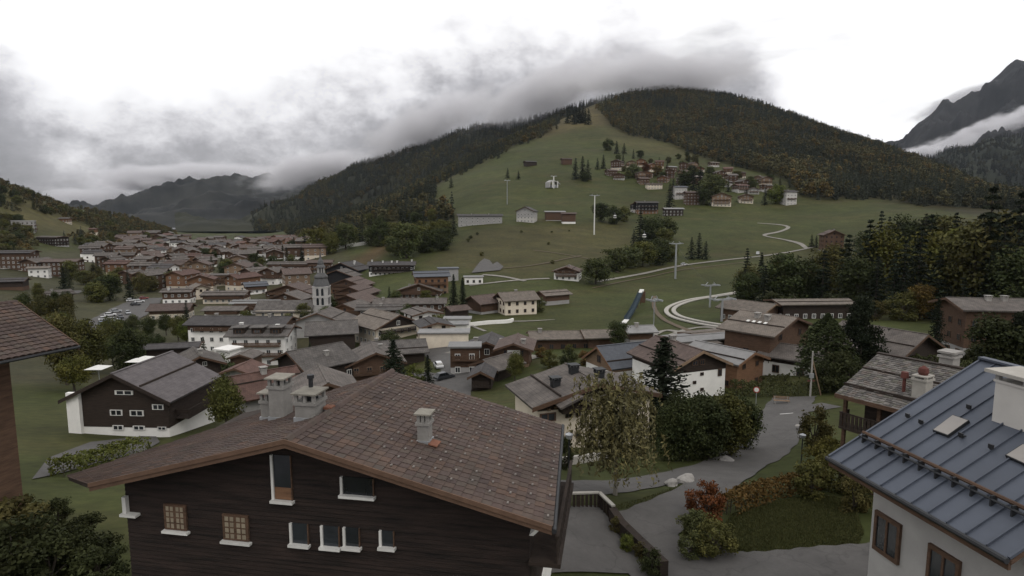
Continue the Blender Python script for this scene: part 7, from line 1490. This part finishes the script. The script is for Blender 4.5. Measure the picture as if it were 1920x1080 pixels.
# things that look alike are told apart by their place, counted across the picture
def ordinals():
    ones = ['', 'first', 'second', 'third', 'fourth', 'fifth', 'sixth', 'seventh', 'eighth', 'ninth', 'tenth', 'eleventh', 'twelfth', 'thirteenth', 'fourteenth', 'fifteenth', 'sixteenth', 'seventeenth', 'eighteenth', 'nineteenth']; tens = {2: 'twent', 3: 'thirt', 4: 'fort', 5: 'fift', 6: 'sixt'}
    def word(n): return ones[n] if n < 20 else tens[n // 10] + ('ieth' if n % 10 == 0 else 'y-' + ones[n % 10])
    by = {}
    for o in COL.objects:
        if o.parent is None and 'category' in o: by.setdefault(o['label'], []).append(o)
    for lb, os_ in by.items():
        if len(os_) > 1:
            os_.sort(key=lambda o: proj(o.location.x, o.location.y, o.location.z)[0])
            for k, o in enumerate(os_): o['label'] = lb + ', ' + word(k + 1) + ' from the left'
ordinals()

# ------------------------------------------------------------------ low cloud on the summits, and the air of the valley
def cloud_material(name, dens, scale, seed, lo=.42, hi=.62):
    m = bpy.data.materials.new(name); m.use_nodes = True; N = m.node_tree.nodes; L = m.node_tree.links; N.clear()
    out = N.new('ShaderNodeOutputMaterial'); pv = N.new('ShaderNodeVolumePrincipled'); pv.inputs['Color'].default_value = (.93, .92, .94, 1); pv.inputs['Anisotropy'].default_value = .15
    tc = N.new('ShaderNodeTexCoord'); ln = N.new('ShaderNodeVectorMath'); ln.operation = 'LENGTH'; L.new(tc.outputs['Object'], ln.inputs[0])
    fo = N.new('ShaderNodeMapRange'); fo.inputs['From Min'].default_value = 1.0; fo.inputs['From Max'].default_value = .25; fo.interpolation_type = 'SMOOTHSTEP'; L.new(ln.outputs['Value'], fo.inputs[0])
    mp = N.new('ShaderNodeMapping'); mp.inputs['Location'].default_value = (seed * 3.7, seed, seed * 1.3); mp.inputs['Scale'].default_value = scale; L.new(tc.outputs['Object'], mp.inputs[0])
    nz = N.new('ShaderNodeTexNoise'); nz.inputs['Scale'].default_value = 2.4; nz.inputs['Detail'].default_value = 6; nz.inputs['Roughness'].default_value = .55; L.new(mp.outputs[0], nz.inputs['Vector'])
    ad = N.new('ShaderNodeMath'); ad.operation = 'MULTIPLY_ADD'; L.new(nz.outputs[0], ad.inputs[0]); ad.inputs[1].default_value = 2.2; sb = N.new('ShaderNodeMath'); sb.operation = 'MULTIPLY_ADD'; L.new(fo.outputs[0], sb.inputs[0]); sb.inputs[1].default_value = .75; sb.inputs[2].default_value = -1.15; L.new(sb.outputs[0], ad.inputs[2])
    mr = N.new('ShaderNodeMapRange'); mr.interpolation_type = 'SMOOTHSTEP'; mr.inputs['From Min'].default_value = .1; mr.inputs['From Max'].default_value = .85; L.new(ad.outputs[0], mr.inputs[0])
    mu = N.new('ShaderNodeMath'); mu.operation = 'MULTIPLY'; L.new(mr.outputs[0], mu.inputs[0]); L.new(fo.outputs[0], mu.inputs[1]); m2 = N.new('ShaderNodeMath'); m2.operation = 'MULTIPLY'; m2.inputs[1].default_value = dens; L.new(mu.outputs[0], m2.inputs[0])
    L.new(m2.outputs[0], pv.inputs['Density']); L.new(pv.outputs[0], out.inputs['Volume']); return m
def cloud(u, v, Y, half, tilt, dens, label, seed, scale=(1.5, 1, 1)):
    bm = bmesh.new(); bmesh.ops.create_icosphere(bm, subdivisions=3, radius=1.0); me = bpy.data.meshes.new('low_cloud'); bm.to_mesh(me); bm.free(); me.materials.append(cloud_material('cloud_vapour', dens, scale, seed))
    o = link('low_cloud', me, None, Vector(at(u, v, Y))); o.scale = half; o.rotation_euler = (0, -R(tilt), 0); o['kind'] = 'stuff'; o['label'] = label; return o
cloud(1230, 142, 1800, (460, 320, 80), 3, 0.022, 'grey cloud sitting on the summit of the hill', 1, (2, 1, .8)); cloud(1030, 172, 2050, (420, 300, 110), 22, 0.022, 'grey cloud on the ridge left of the summit', 2, (2, 1, .8))
cloud(800, 236, 2150, (400, 300, 100), 24, 0.022, 'grey cloud along the forested ridge', 3, (2, 1, .8)); cloud(590, 318, 2500, (380, 300, 90), 12, .03, 'grey cloud at the low end of the forested ridge', 4, (2, 1, .8))
cloud(400, 336, 4300, (1250, 520, 150), 0, .03, 'grey cloud lying on the distant mountain', 5, (3, 1, .8)); cloud(190, 372, 4300, (560, 400, 110), -6, .015, 'grey cloud filling the gap left of the distant mountain', 6, (2, 1, .8))
cloud(1845, 246, 3400, (560, 240, 82), 22, .07, 'pale cloud band across the rocky mountain', 7, (2.4, 1, .8)); cloud(1720, 288, 3300, (200, 160, 55), 8, .07, 'pale cloud in the notch below the rocky mountain', 8, (2, 1, .8)); cloud(1790, 190, 4350, (430, 240, 85), 26, .022, 'thin cloud drifting off the rocky mountain crest', 9, (2.4, 1, .8))
hz = MB(); hz.box(-6500, 6500, -60, 6400, -140, 1250); m = bpy.data.materials.new('valley_air'); m.use_nodes = True; N = m.node_tree.nodes; L = m.node_tree.links; N.clear(); out = N.new('ShaderNodeOutputMaterial'); pv = N.new('ShaderNodeVolumePrincipled')
pv.inputs['Color'].default_value = (.78, .86, 1.0, 1); pv.inputs['Density'].default_value = 1.8e-5; pv.inputs['Anisotropy'].default_value = 0.0; L.new(pv.outputs[0], out.inputs['Volume'])
haze = hz.build('haze', m); haze['kind'] = 'stuff'; haze['label'] = 'thin grey haze in the valley air'
